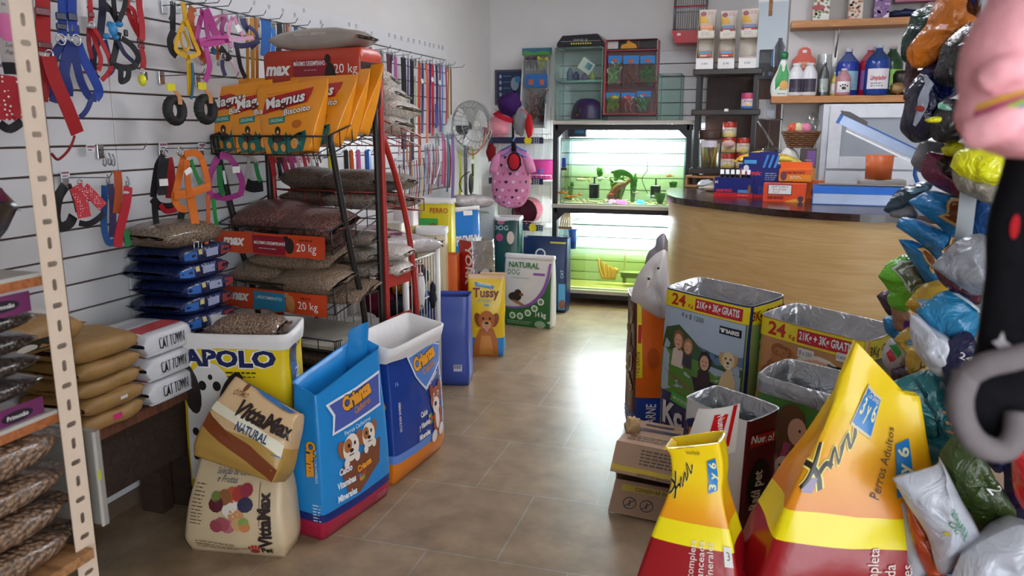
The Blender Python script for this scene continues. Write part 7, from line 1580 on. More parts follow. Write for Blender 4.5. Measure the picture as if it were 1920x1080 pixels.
b = MB(); p = P(1505, 150, Y=SY+.15); b.prism([(-.07, .17), (.07, .17), (.085, .27), (.05, .30), (.04, .345), (.015, .36), (-.015, .36), (-.04, .345), (-.05, .30), (-.085, .27)], 0, .004, pr('#c8421e'), lambda x, y, z: V((x, z, y))); b.box((0, .002, .09), (.06, .004, .18), pr('#a8321a')); D = Dec(b, flat((0, -.0005, 0), (1, 0, 0), (0, 0, 1))); D.text('PASEO', 0, .235, .02, pr('#f0d0b0'), 1, w=.08); D.text('CORREA', 0, .21, .02, pr('#f0d0b0'), 1, w=.08); D.rect(-.015, .32, .015, .34, wht, 1); solo(b, 'hang_tag', 'red orange handle shaped card tag behind the white bottles', 'tag', (p.x, p.y, z2s))
b = MB(); p = P(1543, 150, Y=SY+.08); b.surf(lambda u, v: V(((.068-.02*v*v)*cos(2*pi*u), (.05-.02*v*v)*sin(2*pi*u), .30*v))+V((.01*noise.noise(V((u*8, v*6, 2))),)*3), 20, 8, clr, cu=True); solo(b, 'clear_bag', 'clear bag holding a green labelled bottle on the lower pine shelf', 'bag', (p.x, p.y, z2s))
bottle(1543, SY+.08, .24, .035, '#2f3a34', '#17191a', 'dark bottle with a green label inside the clear bag', lab='#c9d4cc')
bottle(1565, SY+.10, .17, .04, '#c9b458', '#e6e6e6', 'pale yellow bottle behind the pink paw bottle', lab='#e8e4e0'); bottle(1580, SY+.02, .19, .052, '#c08a92', '#e8e4e4', 'pink bottle with a black paw on its label', lab='#ece8e6', paw=True)
bottle(1586, SY+.10, .335, .082, '#1f3a9a', '#c9ccd0', 'large dark blue bottle behind the paw bottle', lab='#8ab0c4', neck=.3, liquid=pla('#4a5a8a', .2)); bottle(1627, SY+.12, .345, .075, '#a8203a', '#c9b8bc', 'large red bottle behind the white labelled blue one', neck=.32, lab='#8a5a9a', liquid=pla('#a8505e', .2)); bottle(1642, SY+.02, .35, .084, '#173a8a', '#b9c0c8', 'large blue bottle with a white printed label', lab='#e4e0e0', labtxt='Limpiador', neck=.28, liquid=pla('#26406a', .2)); bottle(1668, SY+.12, .35, .075, '#1f4a24', '#b9a9a4', 'large dark green bottle with a lime label', lab='#8ac03a', neck=.32, liquid=pla('#2f4a3a', .2))
b = MB(); p = P(1694, 170, Y=SY+.10); b.lathe([(.06, 0), (.10, .06), (.105, .14), (.09, .17), (.08, .17)], pla('#2a2220', .35), 20); solo(b, 'dark_pot', 'dark brown pot at the right end of the lower pine shelf', 'pot', (p.x, p.y, z2s))
b = MB(); p = P(1676, 180, Y=SY-.0); cloth((p.x+.02, SY, z2s+.045), (.05, .03, .04), pr('#8a6a3a'), 'small tan and yellow packet in front of the dark green bottle', 57, 'packet', .2)
for l_, r_, c, c2, lb in ((1524, 1559, '#d8d4cc', '#6a8a4a', 'incense box with a red bowl picture on the upper shelf'), (1590, 1622, '#d0c4b0', '#a87a4a', 'incense box with small dots on the upper shelf'), (1638, 1673, '#7a4a8a', '#b89ac4', 'purple patterned incense box on the upper shelf')):
    a, c_ = P(l_, 39, Y=SY+.04), P(r_, -30, Y=SY+.04); w = c_.x-a.x; h = .30; b = MB(); b.box((w/2, .05, h/2), (w, .10, h), pr(c)); D = Dec(b, flat((w/2, -.0003, 0), (1, 0, 0), (0, 0, 1)))
    for k in range(34): D.ell(random.uniform(-w*.45, w*.45), random.uniform(.01, h*.6), .010, .009, pr(c2 if k % 3 else ('#b0442e' if l_ < 1630 else '#5a2a6a')), 1, 0, 7)
    if l_ == 1524: D.ell(-.02, .09, .045, .02, pr('#a02a24'), 2)
    if l_ == 1590: D.rect(-w*.3, .15, w*.3, .20, pr('#d88aa0'), 2); D.text('500', 0, .16, .028, pr('#b03a5a'), 3, w=w*.45)
    if l_ == 1638: D.poly([(.0, 0), (w*.45, 0), (w*.45, .04)], wht, 2)
    solo(b, 'incense_box', lb, 'box', (a.x, SY+.04, z1s))
b, a, w, h = pbox(1676, 30, 1730, 37, SY+.03, .14, pr('#a01c2c')); solo(b, 'tray', 'flat red tray at the right of the upper shelf', 'tray'); cloth((a.x+w*.45, SY+.10, a.z+h+.028), (.12, .05, .028), pla('#22284f', .5), 'dark blue beads lying on the red tray', 58, 'beads', .4)
b, a, w, h = pbox(1678, -30, 1760, 4, SY+.06, .10, pr('#a8506e')); a.z; solo(b, 'pink_box', 'pink box edge above the red tray on the upper shelf', 'box'); bottle(1728, SY+.12, .12, .045, '#c9b4ac', '#e0d4d0', 'small pale jar beside the pink box on the upper shelf', zz=z1s, name='jar')
# white cabinet with frosted door under the shelf
CY = 6.02; wc = pnt('#dcdfe6', .3)
ca, cc = P(1536, 322, Y=CY), P(1790, 193, Y=CY)
cb = empty('wall_cabinet', 'white cabinet with a frosted glass door under the lower pine shelf', 'cabinet', ((ca.x+cc.x)/2, CY+.2, 0)); l = cb.location.copy()
b = MB(); b.box(((ca.x+cc.x)/2, CY+.24, cc.z/2), (cc.x-ca.x, .42, cc.z), wc); b.build('body', cb, loc=l)
da, dc = P(1548, 316, Y=CY), P(1790, 196, Y=CY)
t = MB(); fw_ = .085; w, h = dc.x-da.x, dc.z-da.z
for c, d in (((da.x+fw_/2, da.z+h/2), (fw_, h)), ((da.x+w-fw_/2, da.z+h/2), (fw_, h)), ((da.x+w/2, da.z+fw_/2), (w-2*fw_, fw_)), ((da.x+w/2, da.z+h-fw_/2), (w-2*fw_, fw_))): t.box((c[0], CY+.015, c[1]), (d[0], .03, d[1]), wc, bev=.002)
dr = t.build('door', cb, loc=l)
b = MB(); b.box((da.x+w/2, CY+.02, da.z+h/2), (w-2*fw_, .008, h-2*fw_), mt('frosted_glass', '#9ba3ac', .35, s=3, mix=.2)); o = b.build('frosted_pane', dr)
for v in o.data.vertices: v.co -= l
b = MB(); b.box((da.x+w/2, CY+.012, da.z-.09), (w, .024, .15), wc, bev=.002); b.build('drawer_front', cb, loc=l)
# wicker basket on a seed box
bxz = P(1512, 322, Y=5.95); b, a, w, h = pbox(1497, 279, 1532, 352, 5.95, .10, pr('#3a2420')); D = front(b, a, w, h); D.rect(-.01, h*.55, w/2-.006, h*.95, pr('#6a3a8a'), 1); D.poly([(-w/2, 0), (w/2, 0), (w/2, h*.5), (0, h*.6), (-w/2, h*.3)], pr('#c07a24'), 1); D.lines(-w*.2, h*.7, w*.5, 4, .02, pr('#d8a84a'), 2, .006); b.box((a.x+w/2, 6.0, a.z/2+CZ/2-.0), (w, .08, max(.01, a.z-CZ)), pr('#3a2420')) if a.z > CZ else None
solo(b, 'seed_box', 'dark box with an orange and purple print under the wicker basket', 'box')
p = P(1501, 278, Y=5.93); wick = mt('wicker', '#8a5a34', .6, k='fab', s=90, c2='#4a2c16', b=.6)
bs = empty('wicker_basket', 'small wicker basket holding soaps on the dark seed box', 'basket', (p.x, 6.0, p.z+.002)); 
b = MB()
for k in range(8):
    z = .010+.014*k; rr = .062+.0045*k; b.tube([((rr*1.35)*cos(a), rr*.85*sin(a), z+.003*sin(a*11+k*pi)) for a in [2*pi*j/44 for j in range(44)]], .009, wick, 6, True)
b.surf(lambda u, v: V((.083*v*cos(2*pi*u), .053*v*sin(2*pi*u), .006)), 20, 2, wick, cu=True); b.build('woven_body', bs)
for dx, c, lb in ((-.08, '#c8502e', 'orange soap pack standing in the wicker basket'), (-.03, '#d8c89a', 'cream soap ball in the wicker basket'), (.04, '#d87a9a', 'pink soap ball in the wicker basket')):
    b = MB(); b.ell((p.x+dx*.75, 5.985, p.z+.135), (.036, .03, .042), pr(c), n=14, m=10); solo(b, 'soap', lb, 'soap')
b = MB(); b.surf(lambda u, v: V((p.x+.07+.05*sin(pi*v)*cos(2*pi*u), 6.02+.03*sin(pi*v)*sin(2*pi*u), p.z+.11+.14*v))+V((1, 0, 0))*.012*noise.noise(V((u*5, v*5, 0))), 16, 8, clr, cu=True); solo(b, 'clear_bag', 'clear crumpled bag at the right of the wicker basket', 'bag')
cloth(P(1440, 292, Y=6.1), (.10, .06, .07), clr, 'clear crumpled film bag behind the yellow snack packs', 60, 'clear_bag', .3); cloth(P(1478, 305, Y=6.0), (.07, .05, .11), pr('#d8d4d0'), 'white bag beside the dark seed box', 61, 'white_bag', .2)
# things in the back room seen through the opening
b, a, w, h = pbox(1421, 92, 1462, 150, 7.6, .3, pla('#1c1d22', .3), bev=.006); D = front(b, a, w, h); D.rect(-w*.45, h*.55, w*.1, h*.9, pr('#2a2a30', .2), 1); D.rect(w*.12, h*.45, w*.3, h*.95, pr('#4a7ab0', .2), 1)
for k in range(3): D.ell(-w*.3+.07*k, h*.2, .02, .02, pr('#4a5468', .2), 1)
b.box((a.x+w/2, 7.75, a.z/2), (w*.9, .26, a.z), mt('door_brown', '#43281e')); solo(b, 'stove', 'dark cooker on a brown cupboard in the back room', 'cooker')
b = MB(); p = P(1460, 125, Y=7.45); b.lathe([(.05, 0), (.052, .17), (.02, .23), (.018, .25)], pla('#4a4c54', .1), 16, (p.x, p.y, a.z+h*.35)); b.box((p.x, p.y, (a.z+h*.35)/2), (.09, .09, a.z+h*.35), mt('door_brown', '')); solo(b, 'water_bottle', 'smoky plastic bottle beside the dark cooker', 'bottle')
b, a, w, h = pbox(1421, 186, 1456, 224, 6.55, .03, met('#8a8a8e', .4)); D = front(b, a, w, h); D.rect(-w*.45, .01, -w*.1, h*.95, pr('#d8d8da'), 1); D.rect(w*.0, .02, w*.4, h*.45, pr('#c9ccd2'), 1); D.rect(w*.0, h*.5, w*.4, h*.95, pr('#a9acb4'), 1)
b.tube([(a.x-.02, 6.55, a.z), (a.x+w+.05, 6.55, a.z), (a.x+w+.05, 6.75, a.z)], .006, met('#c9c9c9', .3), 6); b.tube([(a.x, 6.56, a.z-.01), (a.x+w, 6.74, a.z-.2)], .008, met('#c9c9c9', .3), 6); solo(b, 'paper_rack', 'wire wall rack holding grey and white papers at the opening', 'rack')
b = MB(); b.box((P(1443, 50, Y=6.9).x, 6.95, P(1443, 10, Y=6.9).z), (.03, .10, .14), mt('shelf_pine', '')); solo(b, 'wooden_bracket', 'small wooden bracket high on the wall above the opening', 'bracket')
# ================================================================ right side: standing bags by the counter
baires_y = pr('#e8d21c', .25); rd_ = pr('#c01c22', .25); sil = foil('#b4b6ba')
def hdr(D, h, w, t2=True, y=None):
    y = y or h*.985
    D.rect(-w/2, y-.085, w/2, y, baires_y, 1); D.text('24', -w*.30, y-.07, .062, pr('#b8281a', .25), 3, bold=.03, w=.085); D.text('Kg', -w*.14, y-.068, .02, pr('#b8281a', .25), 3)
    D.poly([(-w*.09, y-.075), (w*.44, y-.075), (w*.44, y-.012), (-w*.09, y-.012)], rd_, 2); D.text('21Kg + 3Kg GRATIS', w*.17, y-.058, .038, wht, 4, bold=.03, w=w*.48)
def pawbox(D, x, y): D.rect(x-.055, y, x+.055, y+.032, pr('#141416', .25), 2); D.rect(x-.052, y+.003, x+.052, y+.029, pr('#1c1c20', .25), 3); D.text('BAIRES', x+.012, y+.008, .016, wht, 4, bold=.04, w=.065); D.ell(x-.037, y+.013, .008, .006, wht, 4); [D.ell(x-.047+.007*k, y+.021, .003, .004, wht, 4) for k in range(4)]
prof24 = [(0, .97, .95, 0, 0, 0, 0, 0, 0, 0), (.1, 1, 1.1, 0, 0, .1, .03, .01, 0, 0), (.5, 1.0, 1.1, 0, 0, .5, .04, .01, 0, 0), (.85, 1.0, 1.0, 0, 0, .86, .02, .0, 0, 0), (1, 1.0, .95, 0, 0, 1, .015, .02, 0, .03)]
# --- tall open bag with the family picnic picture
b_ = Bag(.47, .22, .83, prof24, .008, 40); b_.shell([(0, 1, pr('#1c2560', .25))], nz=20)
D = b_.face(0); 
D.rect(-.23, .36, .23, .735, pr('#a9b8c9', .25), 1); D.poly([(-.23, .36), (.23, .36), (.23, .52), (.1, .50), (-.05, .56), (-.23, .55)], pr('#5c8a34', .25), 2); D.poly([(-.23, .55), (-.2, .64), (-.12, .665), (-.05, .63), (.0, .60), (.1, .585), (.23, .55), (.23, .52), (0, .54)], pr('#3f5a34', .25), 3); D.poly([(.0, .60), (.1, .585), (.23, .60), (.23, .56), (.1, .545)], pr('#5f7a98', .25), 3)
D.poly([(-.2, .46), (-.05, .42), (.12, .37), (.0, .40), (-.15, .44)], pr('#9a5a5a', .25), 4)
def pers(x, y, s, hair, top, stripe=False):
    D.poly([(x-s*1.1, y-s*3.2), (x+s*1.1, y-s*3.2), (x+s*.9, y-s*1.2), (x, y-s*.8), (x-s*.9, y-s*1.2)], pr(top), 5); D.ell(x, y, s*1.0, s*1.25, pr(hair), 5); D.ell(x, y-s*.15, s*.7, s*.9, pr('#d8a888'), 6)
    for k in (-1, 1): D.ell(x+k*s*.28, y, s*.09, s*.09, pr('#3a2a24'), 7, 0, 6)
    D.rect(x-s*.25, y-s*.55, x+s*.25, y-s*.42, pr('#b0605a'), 7, 1, 1)
pers(-.115, .60, .036, '#8a5a34', '#d8c8b8'); pers(-.055, .585, .028, '#a8744a', '#3a3a44'); pers(.045, .545, .034, '#2a1c18', '#3a2a30')
D.poly([(-.02, .47), (.12, .47), (.10, .40), (.0, .41)], pr('#2f2428'), 5)
D.poly([(.11, .38), (.21, .37), (.20, .50), (.17, .56), (.13, .50)], pr('#d8bc8a', .25), 6); dog(D, .16, .575, .036, '#dcc294', '#c09a62', muz='#e8d8b8', l=7)
hdr(D, .83, .47, y=.822); D.text('4 x $ 1200', -.05, .70, .022, pr('#222222'), 3, bold=0, rot=-.04, w=.13); pawbox(D, .155, .675)
D.poly([(-.14, .33), (.04, .31), (.05, .355), (-.13, .375)], pr('#4fb04a', .25), 8); D.text('MÁS DE 22% DE PROTEÍNAS', -.045, .336, .014, wht, 10, rot=-.1, w=.15); D.text('100% INGREDIENTES NATURALES', .13, .305, .012, wht, 3, rot=-.1, w=.15)
D.text('Kc', -.13, .215, .10, wht, 3, bold=.04, w=.13); D.rect(-.19, .155, .02, .20, pr('#4fb04a', .25), 3); D.text('ADULTOS', -.085, .165, .028, wht, 4, bold=.04, w=.17); D.rect(-.19, .135, .02, .153, pr('#2f7ac0', .25), 3)
for k in range(3): D.rect(-.18+.075*k, .06, -.13+.075*k, .11, pr('#3a4a8c', .25), 3); D.lines(-.19+.075*k, .04, .06, 2, .012, wht, 3, .004)
Dr = b_.face(1); Dr.rect(-.11, .735, .11, .822, baires_y, 1); Dr.text('3Kg GRATIS', -.0, .755, .045, pr('#8a2a14', .25), 3, bold=.03, w=.19); Dr.rect(-.11, .40, .11, .735, pr('#8a9a5a', .25), 1); Dr.rect(-.05, .36, .05, .69, pr('#4fb04a', .25), 2); Dr.text('ADULTOS', .02, .53, .06, wht, 4, rot=pi/2, bold=.03, w=.28); Dr.rect(-.05, .33, .05, .36, pr('#1a2050', .25), 3); Dr.rect(-.11, .10, .11, .33, pr('#6a7a34', .25), 1)
q = stand(b_, 'dog_food_bag', 'tall open bag with a family picnic picture and a yellow banner', 'bag', (-.325, 3.42), radians(-40)); b_.lip('foil_liner', sil, q, 0, .35)
# --- orange and brown bag left of it
b_ = Bag(.42, .20, .70, prof24, .010, 41); b_.shell([(0, .28, pr('#1f3f94', .25), (0, 1, 2)), (0, .16, pr('#2a4a9c', .25), (3,)), (.16, 1, pr('#5a2f1c', .25), (3,)), (.28, 1, pr('#e0661a', .25), (0, 1, 2))], nz=18)
Dl = b_.face(3); 
for k in range(9): Dl.ell(random.uniform(-.06, .06), random.uniform(.35, .64), .035, .02, pr('#7a4426' if k % 2 else '#8a5a30', .25), 1, random.random())
Dl.text('Kongo', .0, .26, .06, pr('#e0b878'), 4, rot=-.7, bold=.04, w=.15, out=pr('#3a1c10')); Dl.ell(.03, .36, .035, .05, pr('#d8c8a8'), 2); Dl.ell(.03, .36, .02, .035, pr('#7a5a34'), 3); Dl.lines(-.08, .09, .12, 4, .02, pr('#9ab0e0'), 3, .007)
D = b_.face(0); D.poly([(-.21, .70), (-.185, .70), (-.17, .30), (-.205, .30)], pr('#e8d21c', .25), 2); D.text('1 KG GRATIS', -.187, .37, .02, pr('#3a2a10'), 3, rot=pi/2, w=.12); D.rect(-.20, .47, -.18, .56, rd_, 3); D.text('CARNE', -.10, .10, .05, wht, 3, rot=pi/2, w=.13); D.ell(-.12, .40, .03, .05, pr('#b85018', .25), 2)
D.rect(-.21, .0, -.05, .04, pr('#e8d21c', .25), 2)
q = stand(b_, 'dog_food_bag', 'orange and dark brown bag left of the picnic bag', 'bag', (-.485, 3.70), radians(20)); b_.lip('inner_bag', mt('film_milky', '#d8d0cc', .3, s=9, mix=.2, b=.4), q, 0, .3)
# --- cardboard carton with open flap
card = mt('cardboard', '#b08f74', .7, s=14, mix=.14); cx_ = empty('carton', 'open cardboard carton with yellow stripes lying in front of the picnic bag', 'carton', (-.445, 2.94, 0), -.20)
b = MB(); w, d, h = .34, .26, .27
for c, dd in (((w/2, d/2, .003), (w, d, .006)), ((w/2, d/2, h), (w, d, .006)), ((.003, d/2, h/2), (.006, d, h)), ((w-.003, d/2, h/2), (.006, d, h)), ((w/2, d-.003, h/2), (w, .006, h))): b.box(c, dd, card)
D = Dec(b, flat((w/2, d/2, h+.0035), (1, 0, 0), (0, 1, 0))); D.rect(-.15, .02, .15, .05, pr('#4a4a5a'), 1); D.rect(-.12, .08, -.0, .1, pr('#4a4a5a'), 1); D.lines(-.14, -.05, .28, 3, .02, pr('#5a5048'), 1, .007); D.poly([(.06, .02), (.10, .0), (.16, .02), (.16, .07), (.10, .07)], pr('#3a4058'), 2)
b.build('box', cx_)
b = MB(); A = lambda x, y: V((x, -.02-.07*(1-y/.11)*.8, h-.11+y)); fn = lambda x, y, o: V((x+w/2, -.004-.55*(.12-y)-o*.9, h+.0-(.12-y)*.85+.002)); b.surf(lambda u, v: fn((u-.5)*w, v*.12, 0), 8, 3, card); b.surf(lambda u, v: fn((u-.5)*w, v*.12, -.004), 8, 3, card, flip=True)
D = Dec(b, fn); D.lines(-.06, .10, .20, 5, .013, pr('#5a5048'), 1, .006); D.rect(-w/2, .012, w/2, .032, pr('#c9ae3a'), 1); D.text('CONSERVAR EN LUGAR', .02, .015, .012, pr('#5a5048'), 2, rot=pi, w=.16); b.build('upper_flap', cx_)
b = MB(); fn = lambda x, y, o: V((x+w/2, -.002-.65*(.12-y)-o*.9, .115-(.12-y)*.9+.012*(x/w))); b.surf(lambda u, v: fn((u-.5)*w, v*.12, 0), 8, 3, card); b.surf(lambda u, v: fn((u-.5)*w, v*.12, -.004), 8, 3, card, flip=True)
D = Dec(b, fn); D.rect(-w*.4, .085, w/2, .108, pr('#c9ae3a'), 1); D.text('CONSERVAR EN LUGAR', .02, .089, .014, pr('#3a342c'), 2, w=.2)
for x in (-.09, -.02): D.ell(x, .045, .028, .022, pr('#3f3a44'), 2); D.ell(x, .045, .024, .018, card, 3); D.rect(x-.003, .035, x+.003, .056, pr('#3f3a44'), 4); D.poly([(x-.02, .032), (x-.017, .03), (x+.02, .058), (x+.017, .06)], pr('#3f3a44'), 4)
b.build('lower_flap', cx_)
cloth((-.40, 3.06, .295), (.03, .03, .04), mt('raffia', '#c9a878', .7), 'small tan chew sticks behind the carton corner', 73, 'chew_stick', .5)
# --- second 24 kg bag with the kibble picture
b_ = Bag(.46, .22, .80, prof24, .009, 42); b_.shell([(0, 1, pr('#c08a52', .22))], nz=18); D = b_.face(0)
for k in range(16): D.ell(random.uniform(-.2, -.05), random.uniform(.50, .68), .035, .025, pr('#9a5a28' if k % 2 else '#b8783c', .22), 1, random.random())
D.ell(.06, .60, .12, .085, pr('#e8d8c0', .22), 2); D.ell(.06, .60, .10, .07, pr('#e0a888', .22), 3); D.ell(.10, .57, .05, .04, pr('#7a9a4a', .22), 4); D.ell(.03, .62, .05, .035, pr('#d8886a', .22), 4); D.ell(.17, .60, .045, .05, pr('#d8b078', .22), 3)
hdr(D, .80, .46, y=.795); pawbox(D, .15, .635); D.rect(-.03, .665, .04, .70, pr('#d8d6d0'), 5); D.text('$ x 250', .005, .675, .016, pr('#333333'), 6, bold=0, w=.055); D.rect(.13, .69, .175, .725, pr('#d8d6d0'), 5); D.text('2.600', .152, .70, .014, pr('#333333'), 6, bold=0, w=.035)
Dr = b_.face(1); Dr.rect(-.11, .71, .11, .795, pr('#b8a820', .25), 1); Dr.text('3Kg GRATIS', .0, .73, .04, pr('#3a2a10', .25), 3, w=.18); Dr.rect(-.11, .2, .11, .71, pr('#4a3a22', .25), 1)
q = stand(b_, 'dog_food_bag', 'open bag with a roast meat picture and a yellow 24 banner against the counter', 'bag', (.075, 3.12), radians(-42)); b_.lip('foil_liner', sil, q, 0, .4)
# --- foil rimmed bag with the girl and puppy
b_ = Bag(.46, .20, .68, prof24, .009, 43); b_.shell([(0, 1, mt('print_meadow', '#4f8a3c', .22, s=7, mix=.4, b=.2))], nz=18); D0 = b_.face(0); D = Dec(b_.mb, lambda x, y, o: D0.fn(x-.10, y-.03, o), b=.0024)
D.poly([(-.11, .30), (.10, .30), (.10, .42), (.03, .50), (-.04, .50), (-.10, .42)], pr('#b8507c', .22), 2); D.ell(.02, .56, .055, .075, pr('#6a4a34', .22), 2); D.ell(.045, .545, .035, .045, pr('#d8a890', .22), 3); D.poly([(-.02, .36), (.04, .36), (.06, .55), (.0, .58), (-.03, .5)], pr('#6a4a34', .22), 2); D.poly([(-.13, .30), (-.06, .30), (-.05, .36), (-.08, .47), (-.11, .44)], pr('#d8a890', .22), 3); D.ell(.055, .55, .005, .005, pr('#2a1a14'), 4)
dog(D, .015, .41, .045, '#e0d4c4', '#9a6a44', l=4); D.ell(.01, .33, .05, .05, pr('#e0d4c4', .22), 4)
q = stand(b_, 'dog_food_bag', 'foil rimmed bag with a girl hugging a puppy on a meadow', 'bag', (.068, 2.70), radians(-34)); b_.lip('foil_rim', sil, q, .10, .4); 
# --- white and dark red bag with its flap folded
b_ = Bag(.27, .16, .60, prof24, .009, 44); b_.shell([(0, 1, pr('#d6d4d2', .25), (0, 3, 2)), (0, 1, pr('#5a1418', .25), (1,)), (0, .22, pr('#6a7a3a', .25), (0,)), (0, .08, pr('#3a1014', .25), (0,))], nz=18)
D = b_.face(0); D.ell(-.06, .45, .10, .085, pr('#d8862a', .25), 1, .3); D.ell(-.065, .465, .08, .07, pr('#20284f', .25), 2, .3); D.text('Raul', -.05, .445, .05, pr('#d8862a'), 4, bold=.04, w=.10); D.ell(.0, .23, .04, .055, pr('#3a2a24'), 1); D.ell(.0, .21, .03, .045, pr('#c89a80'), 2)
Dr = b_.face(1); Dr.text('Raúl pet', .0, .34, .04, pr('#d8c8b0'), 4, rot=pi/2-.1, bold=.03, w=.13); Dr.ell(0, .36, .055, .085, pr('#2a1a1a', .25), 1); Dr.ell(0, .36, .05, .08, pr('#18100f', .25), 2); Dr.text('210', -.0, .14, .06, pr('#a89090'), 2, rot=pi/2, w=.13); Dr.text('Nuevo!', .0, .50, .028, wht, 2, rot=-.1, w=.11); Dr.rect(-.06, .49, .065, .53, pr('#a01c22', .25), 1)
q = stand(b_, 'dog_food_bag', 'white bag with a dark red side behind the smaller yellow bag', 'bag', (-.165, 2.62), radians(-40)); b_.lip('foil_liner', sil, q, 0, .35)
b = MB(); fo = P(1330, 838, Y=2.36); fn = lambda x, y, o: fo+V((x*.8+.15*y, -.04-.10*y-o-.03*sin(pi*(x/.2+.5)), y+.2*x)); b.surf(lambda u, v: fn(.20*(u-.5)*(1-.25*v), .17*v-.01, 0), 10, 8, pr('#dcdad8', .25)); b.surf(lambda u, v: fn(.20*(u-.5)*(1-.25*v), .17*v-.01, -.004), 10, 8, pr('#dcdad8', .25), flip=True)
D = Dec(b, fn); D.poly([(-.015, .06), (.035, .05), (.04, .135), (-.01, .14)], rd_, 2); D.text('Nuevo!', .012, .10, .024, wht, 4, rot=-1.3, bold=.02, w=.07); D.poly([(.055, .02), (.07, .02), (.066, .16), (.052, .16)], rd_, 2); solo(b, 'torn_flap', 'white and red torn bag flap reading Nuevo above the small yellow bag', 'bag flap')
# --- the two yellow and red bags in the foreground
kg1, kg2 = grad('print_amber', ((.60, '#d87a0c'), (.74, '#e8a010'), (.86, '#f0cc14'))), grad('print_amber_small', ((.5, '#d87a0c'), (.58, '#e8a010'), (.66, '#f0cc14')))
ygrad = ((0, .575, pr('#98141c', .22)), (.575, .65, pr('#f0dc10', .22)), (.65, 1, kg1))
def scribble(D, x, y, s, rot):
    c, d = cos(rot), sin(rot)
    T = lambda a, b_: (x+(a*c-b_*d)*s, y+(a*d+b_*c)*s)
    for m, wd, l in ((pr('#ece070', .22), .115, 2), (pr('#2a1810', .22), .07, 3)):
        for st in ([(-.1, .9), (.1, .6), (.15, .2), (.05, -.15)], [(.5, 1.0), (.2, .6), (-.1, .35), (-.35, .3)], [(.15, .25), (.45, .35), (.55, .15)], [(.5, .2), (.8, .5), (.75, .1), (1.0, .35)], [(1.0, .35), (1.25, .5), (1.2, .15), (1.45, .3)], [(1.45, .3), (1.7, .75), (1.75, .2), (2.1, .45)]):
            A, B = [], []
            for q, (a, b_) in enumerate(st):
                t = V(st[min(q+1, len(st)-1)])-V(st[max(q-1, 0)]); t.normalize(); A.append(T(a-t.y*wd, b_+t.x*wd)); B.append(T(a+t.y*wd, b_-t.x*wd))
            D.strip(A, B, m, l, 4)
def kyn(b_, mir=False):
    D = b_.face(0); W_, H_ = b_.w, b_.h; B_ = pr('#1f7ac0', .22)
    return D, B_
b_ = Bag(.42, .27, .95, [(0, .95, .95, 0, 0, 0, 0, 0, 0, 0), (.1, 1.02, 1.05, 0, 0, .1, .03, .02, 0, 0), (.38, 1.05, 1.0, .02, 0, .38, .05, .03, 0, 0), (.6, .90, .75, .07, 0, .6, .05, -.02, 0, 0), (.8, .64, .38, .13, 0, .80, .03, -.03, 0, 0), (.93, .44, .12, .17, 0, .93, .01, 0, .0, 0), (1, .36, .10, .20, .0, .985, .0, 0, -.16, 0)], .022, 45, rnd=.05)
b_.shell(ygrad, nz=28); D, B_ = kyn(b_)
scribble(D, -.155, .675, .095, .85); D.poly([(-.115, .82), (-.025, .79), (.0, .88), (-.09, .91)], pr('#d8c8a0', .22), 4); D.poly([(-.11, .825), (-.028, .797), (-.005, .875), (-.088, .903)], B_, 5); D.text('3 y 6', -.06, .835, .04, pr('#e8e4b0'), 7, rot=-.3, bold=.02, w=.075); D.text('Con Omega', -.045, .875, .014, pr('#e8e4d8'), 7, rot=-.3, bold=0, w=.065)
D.poly([(.075, .665), (.13, .675), (.125, .79), (.07, .78)], B_, 4); D.text('3 y 6', .115, .727, .042, pr('#e8e4b0'), 6, rot=pi/2-.05, bold=.02, w=.09); D.text('Perros Adultos', .045, .735, .028, pr('#3a2010'), 4, rot=pi/2-.25, bold=0, w=.16)
for k, t in enumerate(('Nutrición completa', 'y balanceada', 'y minerales')): D.text(t, .04+.04*k, .44, .026, pr('#e8d8d0'), 4, rot=pi/2, bold=0, w=.22 if k == 0 else .15)
Dr = b_.face(1); Dr.rect(-.07, .45, -.01, .53, pr('#d8d4d0'), 2); Dr.text('3 y 6', -.04, .475, .03, pr('#3a2a2a'), 3, bold=0, w=.045); Dr.lines(-.08, .15, .06, 4, .015, pr('#d8b8b0'), 2, .005); D.rect(-.19, .66, -.16, .695, pr('#8a7a9a', .22), 3)
q = b_.done('dog_food_bag', 'large yellow and dark red bag with a folded top in the right foreground', 'bag', (.255, 1.93, 0), .18)
b_ = Bag(.27, .24, .74, [(0, .95, .95, 0, 0, 0, 0, 0, 0, 0), (.1, 1.02, 1.05, 0, 0, .1, .04, .02, 0, 0), (.4, 1.05, 1.0, 0, 0, .4, .05, .02, 0, 0), (.65, .80, .60, .02, 0, .65, .04, -.02, 0, 0), (.85, .46, .34, .02, 0, .86, .03, -.0, 0, 0), (.94, .48, .30, -.0, 0, .95, .02, 0, 0, 0), (1, .48, .34, -.05, 0, 1.0, .0, 0, .05, 0)], .012, 46, rnd=.05)
b_.shell(((0, .665, pr('#98141c', .22)), (.665, .735, pr('#f0dc10', .22)), (.735, 1, kg2)), nz=26); D, B_ = kyn(b_)
scribble(D, -.10, .60, .055, .6); Dr = b_.face(0); D.poly([(.065, .62), (.11, .63), (.105, .71), (.06, .70)], B_, 4); D.text('3 y 6', .10, .665, .034, pr('#e8e4b0'), 6, rot=pi/2, bold=.02, w=.07)
D.text('aumento', -.04, .755, .012, pr('#6a5a10'), 3, bold=0); D.text('razón PARA', -.03, .735, .014, pr('#6a5a10'), 3, bold=0); D.text('distribuir', .0, .715, .014, pr('#6a5a10'), 3, bold=0)
for k, t in enumerate(('Alimentación completa', 'Nutrición balanceada', 'Vitaminas y minerales')): D.text(t, .015+.026*k, .40, .02, pr('#e8d8d0'), 4, rot=pi/2, bold=0, w=.22)
